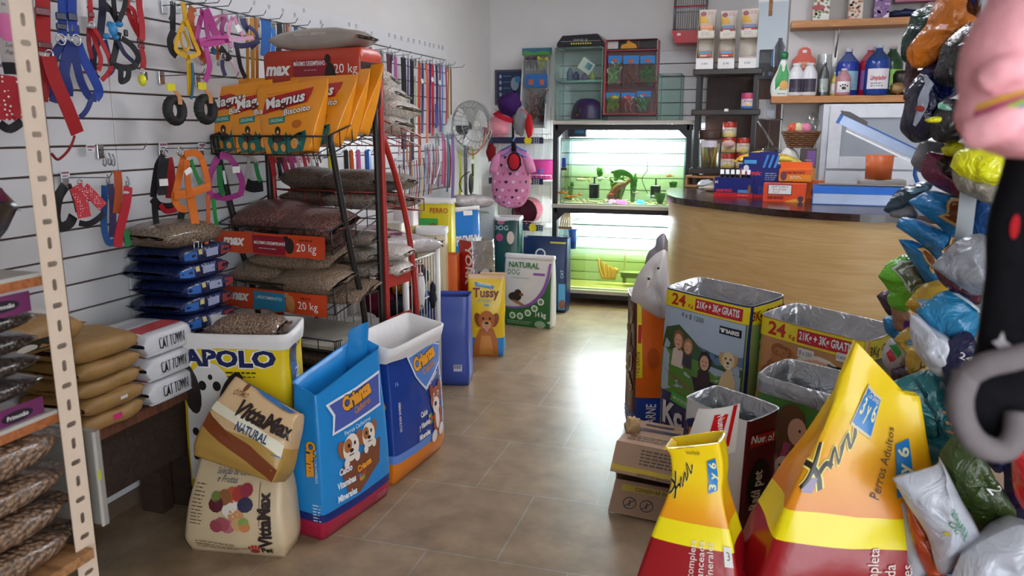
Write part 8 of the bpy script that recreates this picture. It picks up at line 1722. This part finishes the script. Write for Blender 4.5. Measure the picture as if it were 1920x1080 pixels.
D.rect(.10, .46, .125, .505, pr('#d8d4d0'), 2); D.text('3', .112, .475, .02, pr('#3a2a2a'), 3, bold=0)
q = b_.done('dog_food_bag', 'smaller yellow and dark red bag with a twisted open top left of the large one', 'bag', (-.078, 1.88, 0), -.12); b_.lip('rim', pr('#ecc814', .22), q, 0, .08)
# ================================================================ shelving with heaped bags at the right edge
gsteel = pnt('#7d8186', .4)
rs = empty('steel_shelving', 'grey steel shelving behind the heaped bags on the right', 'shelf', (1.05, 2.1, 0)); l = rs.location.copy()
pp = P(1811, 400, Y=2.12)
for x, y in ((pp.x, 2.12), (1.45, 2.12), (pp.x+.25, 2.9), (1.45, 2.9)):
    b = MB(); b.box((x, y, 1.0), (.036, .003, 2.0), gsteel); b.box((x+.018, y+.018, 1.0), (.003, .036, 2.0), gsteel); b.build('slotted_post', rs, loc=l)
for z in (.20, .62, 1.02, 1.36, 1.75):
    b = MB(); b.box(((pp.x+1.45)/2+.12, 2.53, z-.012), (1.45-pp.x-.14, .76, .02), gsteel); b.build('shelf_board', rs, loc=l)
SB = V((-sin(YAW), cos(YAW), 0))
def puff(pts, Y, T, mat, lb, art=None, pw=2.6, name='dog_food_bag', wr=.012):
    """stuffed bag whose silhouette runs through these points of the view, standing at depth Y with thickness T"""
    q = smooth_path([(x, y, 0) for x, y in pts+pts[:1]], 4)[:-1]; q = [(p.x, p.y) for p in q]; n = len(q); cx = sum(p[0] for p in q)/n; cy = sum(p[1] for p in q)/n; sd = len(lb)
    def at(px, py, s, o=0):
        a = atan2(py-cy, px-cx); d = hypot(px-cx, py-cy); R0 = 1e9
        for i in range(n):
            (x1, y1), (x2, y2) = q[i], q[(i+1) % n]; ex, ey = x2-x1, y2-y1; den = cos(a)*ey-sin(a)*ex
            if abs(den) < 1e-9: continue
            t = ((x1-cx)*ey-(y1-cy)*ex)/den; u = ((x1-cx)*sin(a)-(y1-cy)*cos(a))/den
            if t > 0 and -.001 <= u <= 1.001: R0 = min(R0, t)
        return pos(px, py, min(1, d/R0), s, o)
    def pos(px, py, r, s, o=0):
        b0 = P(px, py, Y=Y); k = noise.noise(V((b0.x*16+sd, b0.z*16, sd)))*.7+noise.noise(V((b0.x*40, b0.z*40+sd, 1)))*.5
        k2 = .5-abs(noise.noise(V((b0.x*24+sd, b0.y*24, b0.z*24-sd))))*2; e = T/2*max(0, 1-r**pw)**.7*(1+.25*k2); return b0-SB*(e+wr*(k+.8*k2)*(1-r*r)+o) if s > 0 else b0+V((.21, .978, 0))*(2.2*e)
    mb = MB(); rs_ = (1, .97, .9, .78, .62, .44, .24)
    for s in (1, -1):
        vs = [pos(cx+(x-cx)*r, cy+(y-cy)*r, r, s) for r in rs_ for x, y in q]+[pos(cx, cy, 0, s)]; fs = []
        for j in range(len(rs_)-1): fs += [(j*n+i, j*n+(i+1) % n, (j+1)*n+(i+1) % n, (j+1)*n+i) for i in range(n)]
        o = (len(rs_)-1)*n; fs += [(o+i, o+(i+1) % n, len(vs)-1) for i in range(n)]
        mb.add(vs, [f[::-1] for f in fs] if s > 0 else fs, mat)
    if art:
        D = Dec(mb, lambda x, y, o: at(x, y, 1, o), .0012, .005); D.t = lambda t, x, y, h, m, rot=0, w=None, bold=.01: Dec(mb, lambda a, b_, o: at(x+a, y-b_, 1, o), .0012, .005).text(t, 0, 0, h, m, 3, bold=bold, rot=rot, w=w)
        D.seg = lambda p, m, l=1: D.poly(p, m, l); art(D)
    return solo(mb, name, lb, 'bag')
def film(n_, c, r=.18, mix=.35, b=.9): return mt(n_, c, r, s=16, mix=mix, b=b, coat=.3)
f_or = film('film_orange', '#d8781a', .25, .15); f_gr = film('film_darkgreen', '#1c4a40'); f_mar = film('film_maroon', '#4a1c2a'); f_nav = film('film_darknavy', '#1e2140', .15, .5); f_blu = film('film_midblue', '#1a2560'); f_dk = film('film_blackclear', '#2c2c30', .1, .6, 1); f_br = film('film_brown', '#5a3a2e'); f_gy = film('film_silver', '#8f9098', .2, .4, .7)
f_yl = film('film_yellow', '#dcd814', .2, .1); f_kh = film('film_khaki', '#8f887a', .3); f_sky = film('film_brightblue', '#2a84c4', .18, .15); f_lime = film('film_lime', '#6cc02a', .2, .15); f_tl = film('film_teal', '#1a6a72', .3, .2); f_ol = film('film_olive', '#3c4f1e', .12, .5); f_wh = film('film_white', '#b9bac4', .3, .12, .5); f_lb = film('film_tealblue', '#1f7aa8', .2, .25); f_ny = film('film_nightblue', '#191b44', .15, .4)
def bread(p):
    D = p.top(); w, L_ = p.W, p.L; D.rect(-L_*.48, -w*.46, L_*.48, -w*.40, pr('#e0b83a', .2), 1); 
    for x in (-.18, .16): D.poly([(L_*x-.07, -w*.36), (L_*x+.07, -w*.36), (L_*x+.09, w*.28), (L_*x-.05, w*.28)], pr('#d8b070', .2), 1); D.poly([(L_*x-.055, -w*.31), (L_*x+.055, -w*.31), (L_*x+.072, w*.23), (L_*x-.038, w*.23)], pr('#8a4a24', .2), 2); [D.ell(L_*x+.015*k-.02, -w*.05, .008, w*.2, pr('#b8743c', .2), 3, -.2) for k in range(4)]
BR1, BR2 = pr('#d8b070', .2), pr('#8a4a24', .2)
def bread(p, q): return lambda D: (D.poly(p, BR1, 1), D.poly(q, BR2, 2))
puff([(1743, 10), (1711, 24), (1703, 48), (1692, 70), (1689, 106), (1702, 118), (1720, 100), (1742, 50), (1752, 16)], 2.55, .10, f_gr, 'dark green bag at the top left of the right heap')
puff([(1764, -15), (1740, 36), (1735, 48), (1700, 94), (1711, 125), (1735, 127), (1762, 110), (1767, 84), (1792, 72), (1826, 38), (1808, 20), (1798, -15)], 2.35, .14, f_or, 'crumpled orange bag at the top of the right heap', wr=.03)
puff([(1796, -18), (1806, 22), (1822, 38), (1840, 30), (1856, -18)], 2.40, .10, f_br, 'brown bag at the top beside the pink fleece', lambda D: D.poly([(1798, -15), (1812, -15), (1810, 18)], pr('#1c2a5c', .2), 1))
puff([(1702, 106), (1711, 127), (1732, 128), (1718, 152), (1704, 172), (1694, 188), (1696, 145), (1698, 120)], 2.5, .08, f_mar, 'maroon bag end under the orange bag')
puff([(1726, 132), (1762, 108), (1790, 140), (1800, 160), (1792, 178), (1755, 194), (1740, 172)], 2.34, .12, f_blu, 'mid blue shiny bag under the orange bag')
puff([(1798, 56), (1826, 42), (1830, 100), (1806, 160), (1752, 152), (1760, 110), (1767, 85)], 2.24, .12, f_dk, 'black and clear wrinkled bag beside the pink fleece', wr=.025)
puff([(1728, 135), (1702, 165), (1694, 205), (1687, 238), (1696, 254), (1716, 268), (1744, 258), (1754, 225), (1760, 192), (1742, 165)], 2.28, .13, f_nav, 'dark navy bag with a torn silver edge in front of the shelf end', lambda D: (D.poly([(1724, 142), (1732, 146), (1712, 196), (1698, 238), (1694, 234), (1704, 188)], pr('#9a9eac', .2), 1), D.ell(1703, 205, 4, 6, pr('#a83a34'), 2)))
puff([(1776, 186), (1756, 205), (1745, 232), (1750, 262), (1792, 268), (1800, 240), (1798, 190)], 2.20, .10, f_dk, 'dark clear bag with an orange corner below the blue bag', lambda D: (D.poly([(1764, 217), (1776, 209), (1790, 245), (1791, 260), (1770, 234)], pr('#d8602a', .2), 1), D.ell(1762, 200, 6, 8, pr('#7ab09a', .15), 1)))
puff([(1733, 225), (1750, 219), (1765, 220), (1762, 229), (1742, 230)], 2.08, .02, f_yl, 'small yellow twisted tab in front of the dark bags', name='plastic_tab', wr=.004)
puff([(1707, 303), (1724, 269), (1748, 259), (1766, 258), (1774, 280), (1752, 290), (1738, 300), (1728, 324), (1712, 312)], 2.36, .10, f_gy, 'silver grey bag with a yellow and black strip', lambda D: (D.poly([(1748, 261), (1756, 258), (1758, 284), (1751, 286)], pr('#dcd020', .2), 1), D.poly([(1758, 260), (1766, 260), (1770, 276), (1760, 280)], pr('#1c1c1c', .2), 1)))
puff([(1736, 288), (1752, 285), (1800, 300), (1806, 358), (1799, 371), (1745, 345), (1726, 322)], 2.26, .10, film('film_wine2', '#6e1f42', .2, .25), 'wine red bag with an open dark mouth', lambda D: D.poly([(1740, 304), (1764, 293), (1794, 298), (1792, 336), (1770, 334), (1746, 320)], pr('#2a2420', .15), 1))
puff([(1764, 278), (1789, 263), (1812, 276), (1808, 290), (1774, 292)], 2.22, .07, f_yl, 'second yellow bag half hidden under the pink fleece')
puff([(1781, 312), (1796, 283), (1840, 276), (1875, 288), (1868, 346), (1837, 346), (1803, 332)], 2.02, .10, f_yl, 'bright yellow bag above the steel post')
puff([(1784, 318), (1803, 330), (1861, 342), (1858, 382), (1829, 372), (1800, 360), (1788, 342)], 2.04, .09, f_kh, 'khaki underside bag below the bright yellow one')
puff([(1656, 394), (1680, 360), (1716, 343), (1748, 343), (1738, 360), (1704, 382), (1670, 400)], 2.46, .08, film('film_petrol', '#24465a'), 'petrol blue bag end over the counter edge', lambda D: D.poly([(1690, 356), (1730, 346), (1732, 350), (1694, 362)], pr('#6a9ab0', .15), 1))
puff([(1666, 400), (1704, 380), (1722, 410), (1676, 408)], 2.44, .05, f_gy, 'silver flap under the petrol blue bag', name='bag_flap')
puff([(1702, 378), (1740, 358), (1774, 362), (1804, 368), (1802, 396), (1795, 442), (1778, 444), (1762, 426), (1731, 402)], 2.30, .11, f_sky, 'bright blue bag with a bread picture, uppermost of the blue bags', bread([(1742, 402), (1769, 368), (1799, 370), (1770, 420)], [(1748, 401), (1771, 374), (1794, 375), (1769, 414)]))
puff([(1680, 425), (1692, 407), (1736, 417), (1769, 432), (1794, 446), (1776, 478), (1762, 489), (1733, 462)], 2.34, .10, f_sky, 'bright blue bag with a bread picture, middle of the blue bags', bread([(1748, 466), (1764, 438), (1790, 448), (1764, 485)], [(1752, 466), (1766, 443), (1784, 450), (1763, 479)]))
puff([(1684, 449), (1711, 451), (1736, 463), (1766, 490), (1760, 528), (1740, 532), (1724, 512), (1704, 482)], 2.38, .09, f_sky, 'bright blue bag, lowest of the three blue bags', bread([(1706, 462), (1720, 460), (1742, 486), (1732, 508)], [(1711, 466), (1720, 465), (1736, 486), (1730, 500)]))
puff([(1820, 366), (1860, 376), (1862, 440), (1812, 448)], 2.16, .12, film('film_royal2', '#1c4f8c'), 'dark blue bag behind the steel post', lambda D: D.t('7', 1848, 408, 14, wht))
puff([(1746, 500), (1764, 480), (1800, 449), (1848, 441), (1842, 504), (1834, 553), (1803, 540)], 1.98, .11, f_gy, 'silver grey bag over a maroon one in front of the post')
puff([(1749, 503), (1774, 514), (1803, 536), (1836, 548), (1832, 572), (1793, 553), (1764, 530)], 2.05, .08, film('film_wine3', '#5a2430', .25), 'maroon bag under the silver grey one')
puff([(1646, 518), (1663, 494), (1680, 484), (1704, 479), (1738, 520), (1740, 532), (1704, 552), (1701, 583), (1673, 578), (1663, 560), (1666, 546)], 2.46, .11, f_lime, 'lime green bag with a clear window', lambda D: (D.poly([(1663, 500), (1681, 486), (1704, 483), (1732, 522), (1711, 527), (1686, 543)], pr('#cfd8c8', .15), 1), D.poly([(1666, 501), (1682, 489), (1702, 486), (1728, 520), (1710, 524), (1687, 539)], pr('#6a6a52', .12), 2), D.ell(1708, 500, 14, 7, pr('#9a7a6a', .15), 3, .5)))
puff([(1643, 555), (1664, 544), (1674, 576), (1667, 593)], 2.62, .05, film('film_aubergine', '#4a3048', .25), 'aubergine bag corner against the counter')
puff([(1669, 574), (1701, 582), (1710, 612), (1687, 622), (1676, 610)], 2.52, .07, film('film_tan', '#a8785c', .25), 'tan and purple bag under the lime green one', lambda D: D.poly([(1684, 596), (1704, 590), (1706, 612), (1686, 614)], pr('#5a2a7a', .2), 1))
puff([(1697, 571), (1726, 537), (1764, 526), (1792, 545), (1747, 572), (1719, 588)], 2.30, .09, film('film_mustard', '#d8ae3a', .25, .12), 'mustard yellow bag with a blue logo', lambda D: (D.ell(1717, 562, 9, 6, pr('#7ab8d8'), 1, -.5), D.t('Aris', 1717, 564, 6, wht, .5)))
puff([(1717, 582), (1776, 545), (1830, 574), (1822, 632), (1779, 642), (1740, 616)], 2.03, .11, f_lb, 'teal blue bag with shiny creases', lambda D: D.poly([(1778, 547), (1790, 548), (1826, 576), (1818, 580)], pr('#c8d8e4', .2), 1))
puff([(1707, 589), (1723, 594), (1745, 613), (1782, 637), (1769, 676), (1763, 707), (1736, 684), (1715, 653), (1706, 624)], 2.0, .09, f_wh, 'white pleated bag end hanging from the heap', wr=.02)
puff([(1777, 640), (1820, 624), (1840, 720), (1885, 850), (1866, 886), (1815, 805), (1786, 740), (1766, 690)], 1.96, .11, f_ny, 'night blue bag with handwritten 24 kg', lambda D: (D.t('24', 1790, 666, 12, wht, -.4, bold=0), D.t('kg', 1795, 684, 9, wht, -.4, bold=0)))
puff([(1655, 598), (1672, 592), (1682, 615), (1680, 636), (1661, 623)], 2.56, .06, f_sky, 'light blue bag beside the tan one')
puff([(1676, 636), (1707, 613), (1710, 650), (1690, 664), (1680, 652)], 2.40, .07, film('film_mustard', ''), 'yellow bag with a blue and white logo lower in the heap', lambda D: (D.ell(1697, 636, 8, 7, pr('#5aa0d0'), 1), D.t('aris', 1697, 639, 6, wht)))
puff([(1697, 672), (1707, 652), (1728, 672), (1731, 684), (1709, 702), (1699, 688)], 2.26, .07, film('film_mustard', ''), 'yellow bag end with handwritten 10', lambda D: D.t('10', 1714, 684, 11, blkp, -.5, bold=0))
puff([(1653, 660), (1668, 635), (1680, 646), (1702, 672), (1702, 688), (1675, 695), (1657, 682)], 2.34, .07, f_wh, 'white, green and red patterned bag beside the large yellow bag', lambda D: (D.poly([(1662, 645), (1672, 640), (1678, 652), (1670, 664)], pr('#2a8a3a', .2), 1), D.poly([(1655, 660), (1663, 650), (1668, 664), (1660, 674)], pr('#b02a30', .2), 1), D.t('RAZZ', 1684, 672, 8, pr('#a02030'), .5, w=22)))
puff([(1670, 694), (1701, 686), (1714, 704), (1676, 716)], 2.30, .06, film('film_aubergine', ''), 'aubergine bag under the yellow 10 bag')
puff([(1650, 728), (1708, 703), (1754, 698), (1789, 760), (1822, 815), (1782, 828), (1736, 828), (1697, 820), (1672, 772)], 2.10, .13, f_tl, 'large teal bag with a few printed kibbles', lambda D: (D.poly([(1706, 706), (1712, 706), (1742, 806), (1736, 806)], pr('#124a54', .3), 1), [D.ell(1738+(k*17) % 40, 752+(k*23) % 48, 3.5, 3, pr('#b8864a', .3), 2, 0, 7) for k in range(11)], D.ell(1774, 740, 11, 8, pr('#5a9aa4', .3), 1)))
puff([(1697, 818), (1740, 806), (1786, 822), (1766, 858), (1726, 882), (1686, 888), (1666, 858), (1700, 842)], 2.08, .10, f_tl, 'second teal bag under the large teal one')
puff([(1789, 814), (1820, 818), (1848, 866), (1870, 911), (1906, 971), (1840, 1018), (1794, 941), (1760, 862)], 1.84, .10, f_ol, 'olive green clear bag with a white 2', lambda D: D.t('2', 1832, 905, 22, wht, -.9))
GT = pr('#1f7a4a')
puff([(1674, 897), (1754, 874), (1763, 862), (1806, 946), (1840, 1017), (1789, 1058), (1761, 1076), (1738, 1003), (1699, 943)], 1.74, .09, f_wh, 'white bag with green lettering lying open at the lower right', lambda D: (D.t('NATURAL', 1774, 975, 12, GT, -1.0, w=52, bold=.02), D.t('20', 1758, 945, 12, GT, -.9), D.t('OG', 1755, 965, 11, GT, -1.0), D.ell(1750, 978, 4, 4, pr('#d8b83a'), 1)))
puff([(1698, 940), (1738, 992), (1762, 1080), (1745, 1088), (1712, 1017)], 1.80, .05, film('film_orangefold', '#c8501c', .25), 'orange fold of an open bag at the lower right', name='bag_flap')
puff([(1685, 936), (1705, 946), (1718, 1010), (1752, 1092), (1690, 1092), (1684, 1027)], 1.86, .09, f_wh, 'white bag with a handwritten price behind the orange fold', lambda D: D.t('$100', 1716, 1066, 9, blkp, -.9, bold=0))
puff([(1800, 1044), (1850, 1010), (1925, 984), (1960, 1040), (1940, 1110), (1790, 1110)], 1.68, .12, f_wh, 'plain white bag in the lower right corner')
puff([(1896, 846), (1940, 828), (1950, 975), (1904, 930)], 1.55, .07, film('film_red', '#b81c24', .2, .15), 'shiny red bag at the right edge')
puff([(1640, 760), (1700, 800), (1720, 900), (1800, 1000), (1900, 940), (1960, 1100), (1680, 1100), (1650, 900)], 2.26, .14, f_nav, 'dark filler added for shade beneath teal bags')  # dark filler standing in for the shade in the heap's gaps
puff([(1852, 700), (1960, 690), (1960, 960), (1890, 960), (1880, 860)], 1.98, .12, f_ny, 'night blue bag below the black fleece')
puff([(1182, 562), (1193, 522), (1213, 492), (1236, 472), (1250, 480), (1250, 590), (1215, 585)], 3.72, .12, mt('film_milky', ''), 'white milky plastic sack rising from the orange and brown bag', lambda D: [D.rect(x, y, x+4, y+4, blkp, 1, 1, 1) for x, y in ((1210, 516), (1228, 497))], name='plastic_sack')
puff([(1200, 620), (1206, 520), (1214, 476), (1228, 462), (1232, 446), (1246, 438), (1248, 470), (1246, 620)], 4.5, .13, mt('film_dull', '#8e8a92', .35, s=9, mix=.3, b=.5), 'grey tied bag standing at the left edge of the counter', name='grey_bag')
# ================================================================ fleece pet clothes hanging close to the camera
pinkf = mt('fleece_pink', '#efb2b6', .95, k='fab', s=120, c2='#dc8e98', b=.35, spec=.1); blackfl = mt('fleece_black', '#18161a', .95, k='fab', s=120, c2='#0d0c0f', b=.35, spec=.1); greyf = mt('fleece_grey', '#6e6668', .95, k='fab', s=120, b=.35, spec=.1)
FY = .66
def drape(rows, Y, depth, fold, seed):
    """hollow cloth: rows give its left and right edge and its height in the view at depth Y"""
    R_ = [(P(a, y, Y=Y), P(c, y, Y=Y)) for a, c, y in rows]
    def fn(u, v, o=0):
        f = v*(len(R_)-1); i = min(int(f), len(R_)-2); t = f-i; A = R_[i][0].lerp(R_[i+1][0], t); B = R_[i][1].lerp(R_[i+1][1], t); c = (A+B)/2; hw = (B-A).length/2; a = 2*pi*u
        d = _rt*(hw*cos(a))+V((-sin(YAW), cos(YAW), 0))*((depth+o)*sin(a))
        p = c+d; k = noise.noise(V((p.x*14+seed, p.y*9, p.z*10)))
        return p+V((-sin(YAW), cos(YAW), 0))*(fold*k)+_rt*(fold*.3*noise.noise(V((seed, p.z*16, 2)))*cos(a))
    return fn
root = empty('fleece_garment', 'pink fleece pet garment with a rainbow motif hanging at the top right edge', 'pet clothes', P(1880, 120, Y=FY)); l = root.location.copy()
fn = drape([(1850, 2120, -60), (1835, 2120, 0), (1815, 2120, 40), (1796, 2110, 90), (1792, 2100, 140), (1797, 2090, 180), (1785, 2080, 225), (1800, 2060, 262), (1835, 2040, 285), (1880, 2010, 296)], FY, .035, .022, 3)
b = MB(); b.surf(fn, 40, 40, pinkf, cu=True); D = Dec(b, lambda x, y, o: fn(.75+x, y, .0015+o), .001)
for k, c in enumerate(('#e0a83a', '#b84a7a', '#a8c83a', '#7a9ab8')): D.poly([(-.2, .60+.03*k), (-.15, .56+.03*k), (-.10, .53+.02*k), (-.10, .55+.02*k), (-.15, .59+.03*k), (-.2, .63+.03*k)], fab(c), 1, 2)
b.build('body', root, loc=l)
b = MB(); b.tube(smooth_path([P(1850, 152, Y=FY-.03), P(1900, 128, Y=FY-.04), P(1980, 135, Y=FY-.03)]), .011, pinkf, 8); b.tube(smooth_path([P(1822, 250, Y=FY-.02), P(1880, 232, Y=FY-.035), P(1960, 190, Y=FY-.03)]), .012, pinkf, 8); b.build('fold', root, loc=l)
b = MB(); b.tube([P(1990, -70, Y=FY), P(1990, -160, Y=FY), P(2010, -200, Y=FY)], .003, chrome, 6); b.build('hook', root, loc=l)
root = empty('fleece_garment', 'black fleece pet garment with white stars and a grey cuff at the right edge', 'pet clothes', P(1880, 560, Y=.74)); l = root.location.copy()
FB = .74
fn2 = drape([(1890, 2100, 265), (1872, 2100, 300), (1862, 2095, 380), (1852, 2090, 460), (1843, 2080, 540), (1836, 2070, 600), (1826, 2060, 660), (1815, 2050, 690)], FB, .03, .016, 8)
b = MB(); b.surf(fn2, 36, 36, blackfl, cu=True); D = Dec(b, lambda x, y, o: fn2(.75+x, y, .002+o), .001)
def star(x, y, r, c='#cfc8cc'): D.poly([(x+(r if k % 2 == 0 else r*.45)*.55*cos(k*pi/4), y-(r if k % 2 == 0 else r*.45)*sin(k*pi/4)) for k in range(8)], fab(c), 1, 2)
star(-.165, .80, .055); star(-.125, .90, .05); star(-.14, .12, .04); D.ell(-.155, .36, .014, .04, fab('#c0222a'), 1); D.ell(-.085, .72, .016, .07, fab('#b8763a'), 1); D.poly([(-.10, .3), (-.07, .3), (-.07, .58), (-.10, .55)], fab('#d890a0'), 1)
b.build('body', root, loc=l)
b = MB(); cuff = smooth_path([P(1815, 700, Y=FB-.03), P(1800, 745, Y=FB-.035), P(1806, 790, Y=FB-.03), P(1832, 830, Y=FB-.03), P(1875, 845, Y=FB-.025), P(1902, 822, Y=FB-.02), P(1908, 775, Y=FB-.01)], 5)
b.tube(cuff, .0105, greyf, 10); b.tube(smooth_path([P(1815, 702, Y=FB-.03), P(1850, 684, Y=FB-.035), P(1900, 672, Y=FB-.035), P(1960, 655, Y=FB-.03)], 5), .0105, greyf, 10); b.build('grey_cuff', root, loc=l)
fn3 = drape([(1818, 2000, 692), (1806, 1990, 720), (1803, 1960, 760), (1812, 1915, 795), (1835, 1908, 822), (1860, 1895, 838)], FB+.012, .02, .006, 4)
b = MB(); b.surf(fn3, 28, 20, blackfl, cu=True); b.build('sleeve', root, loc=l)
b = MB(); b.tube([P(2000, 262, Y=FB), P(2000, 190, Y=FB+.02)], .003, chrome, 6); b.build('hook', root, loc=l)
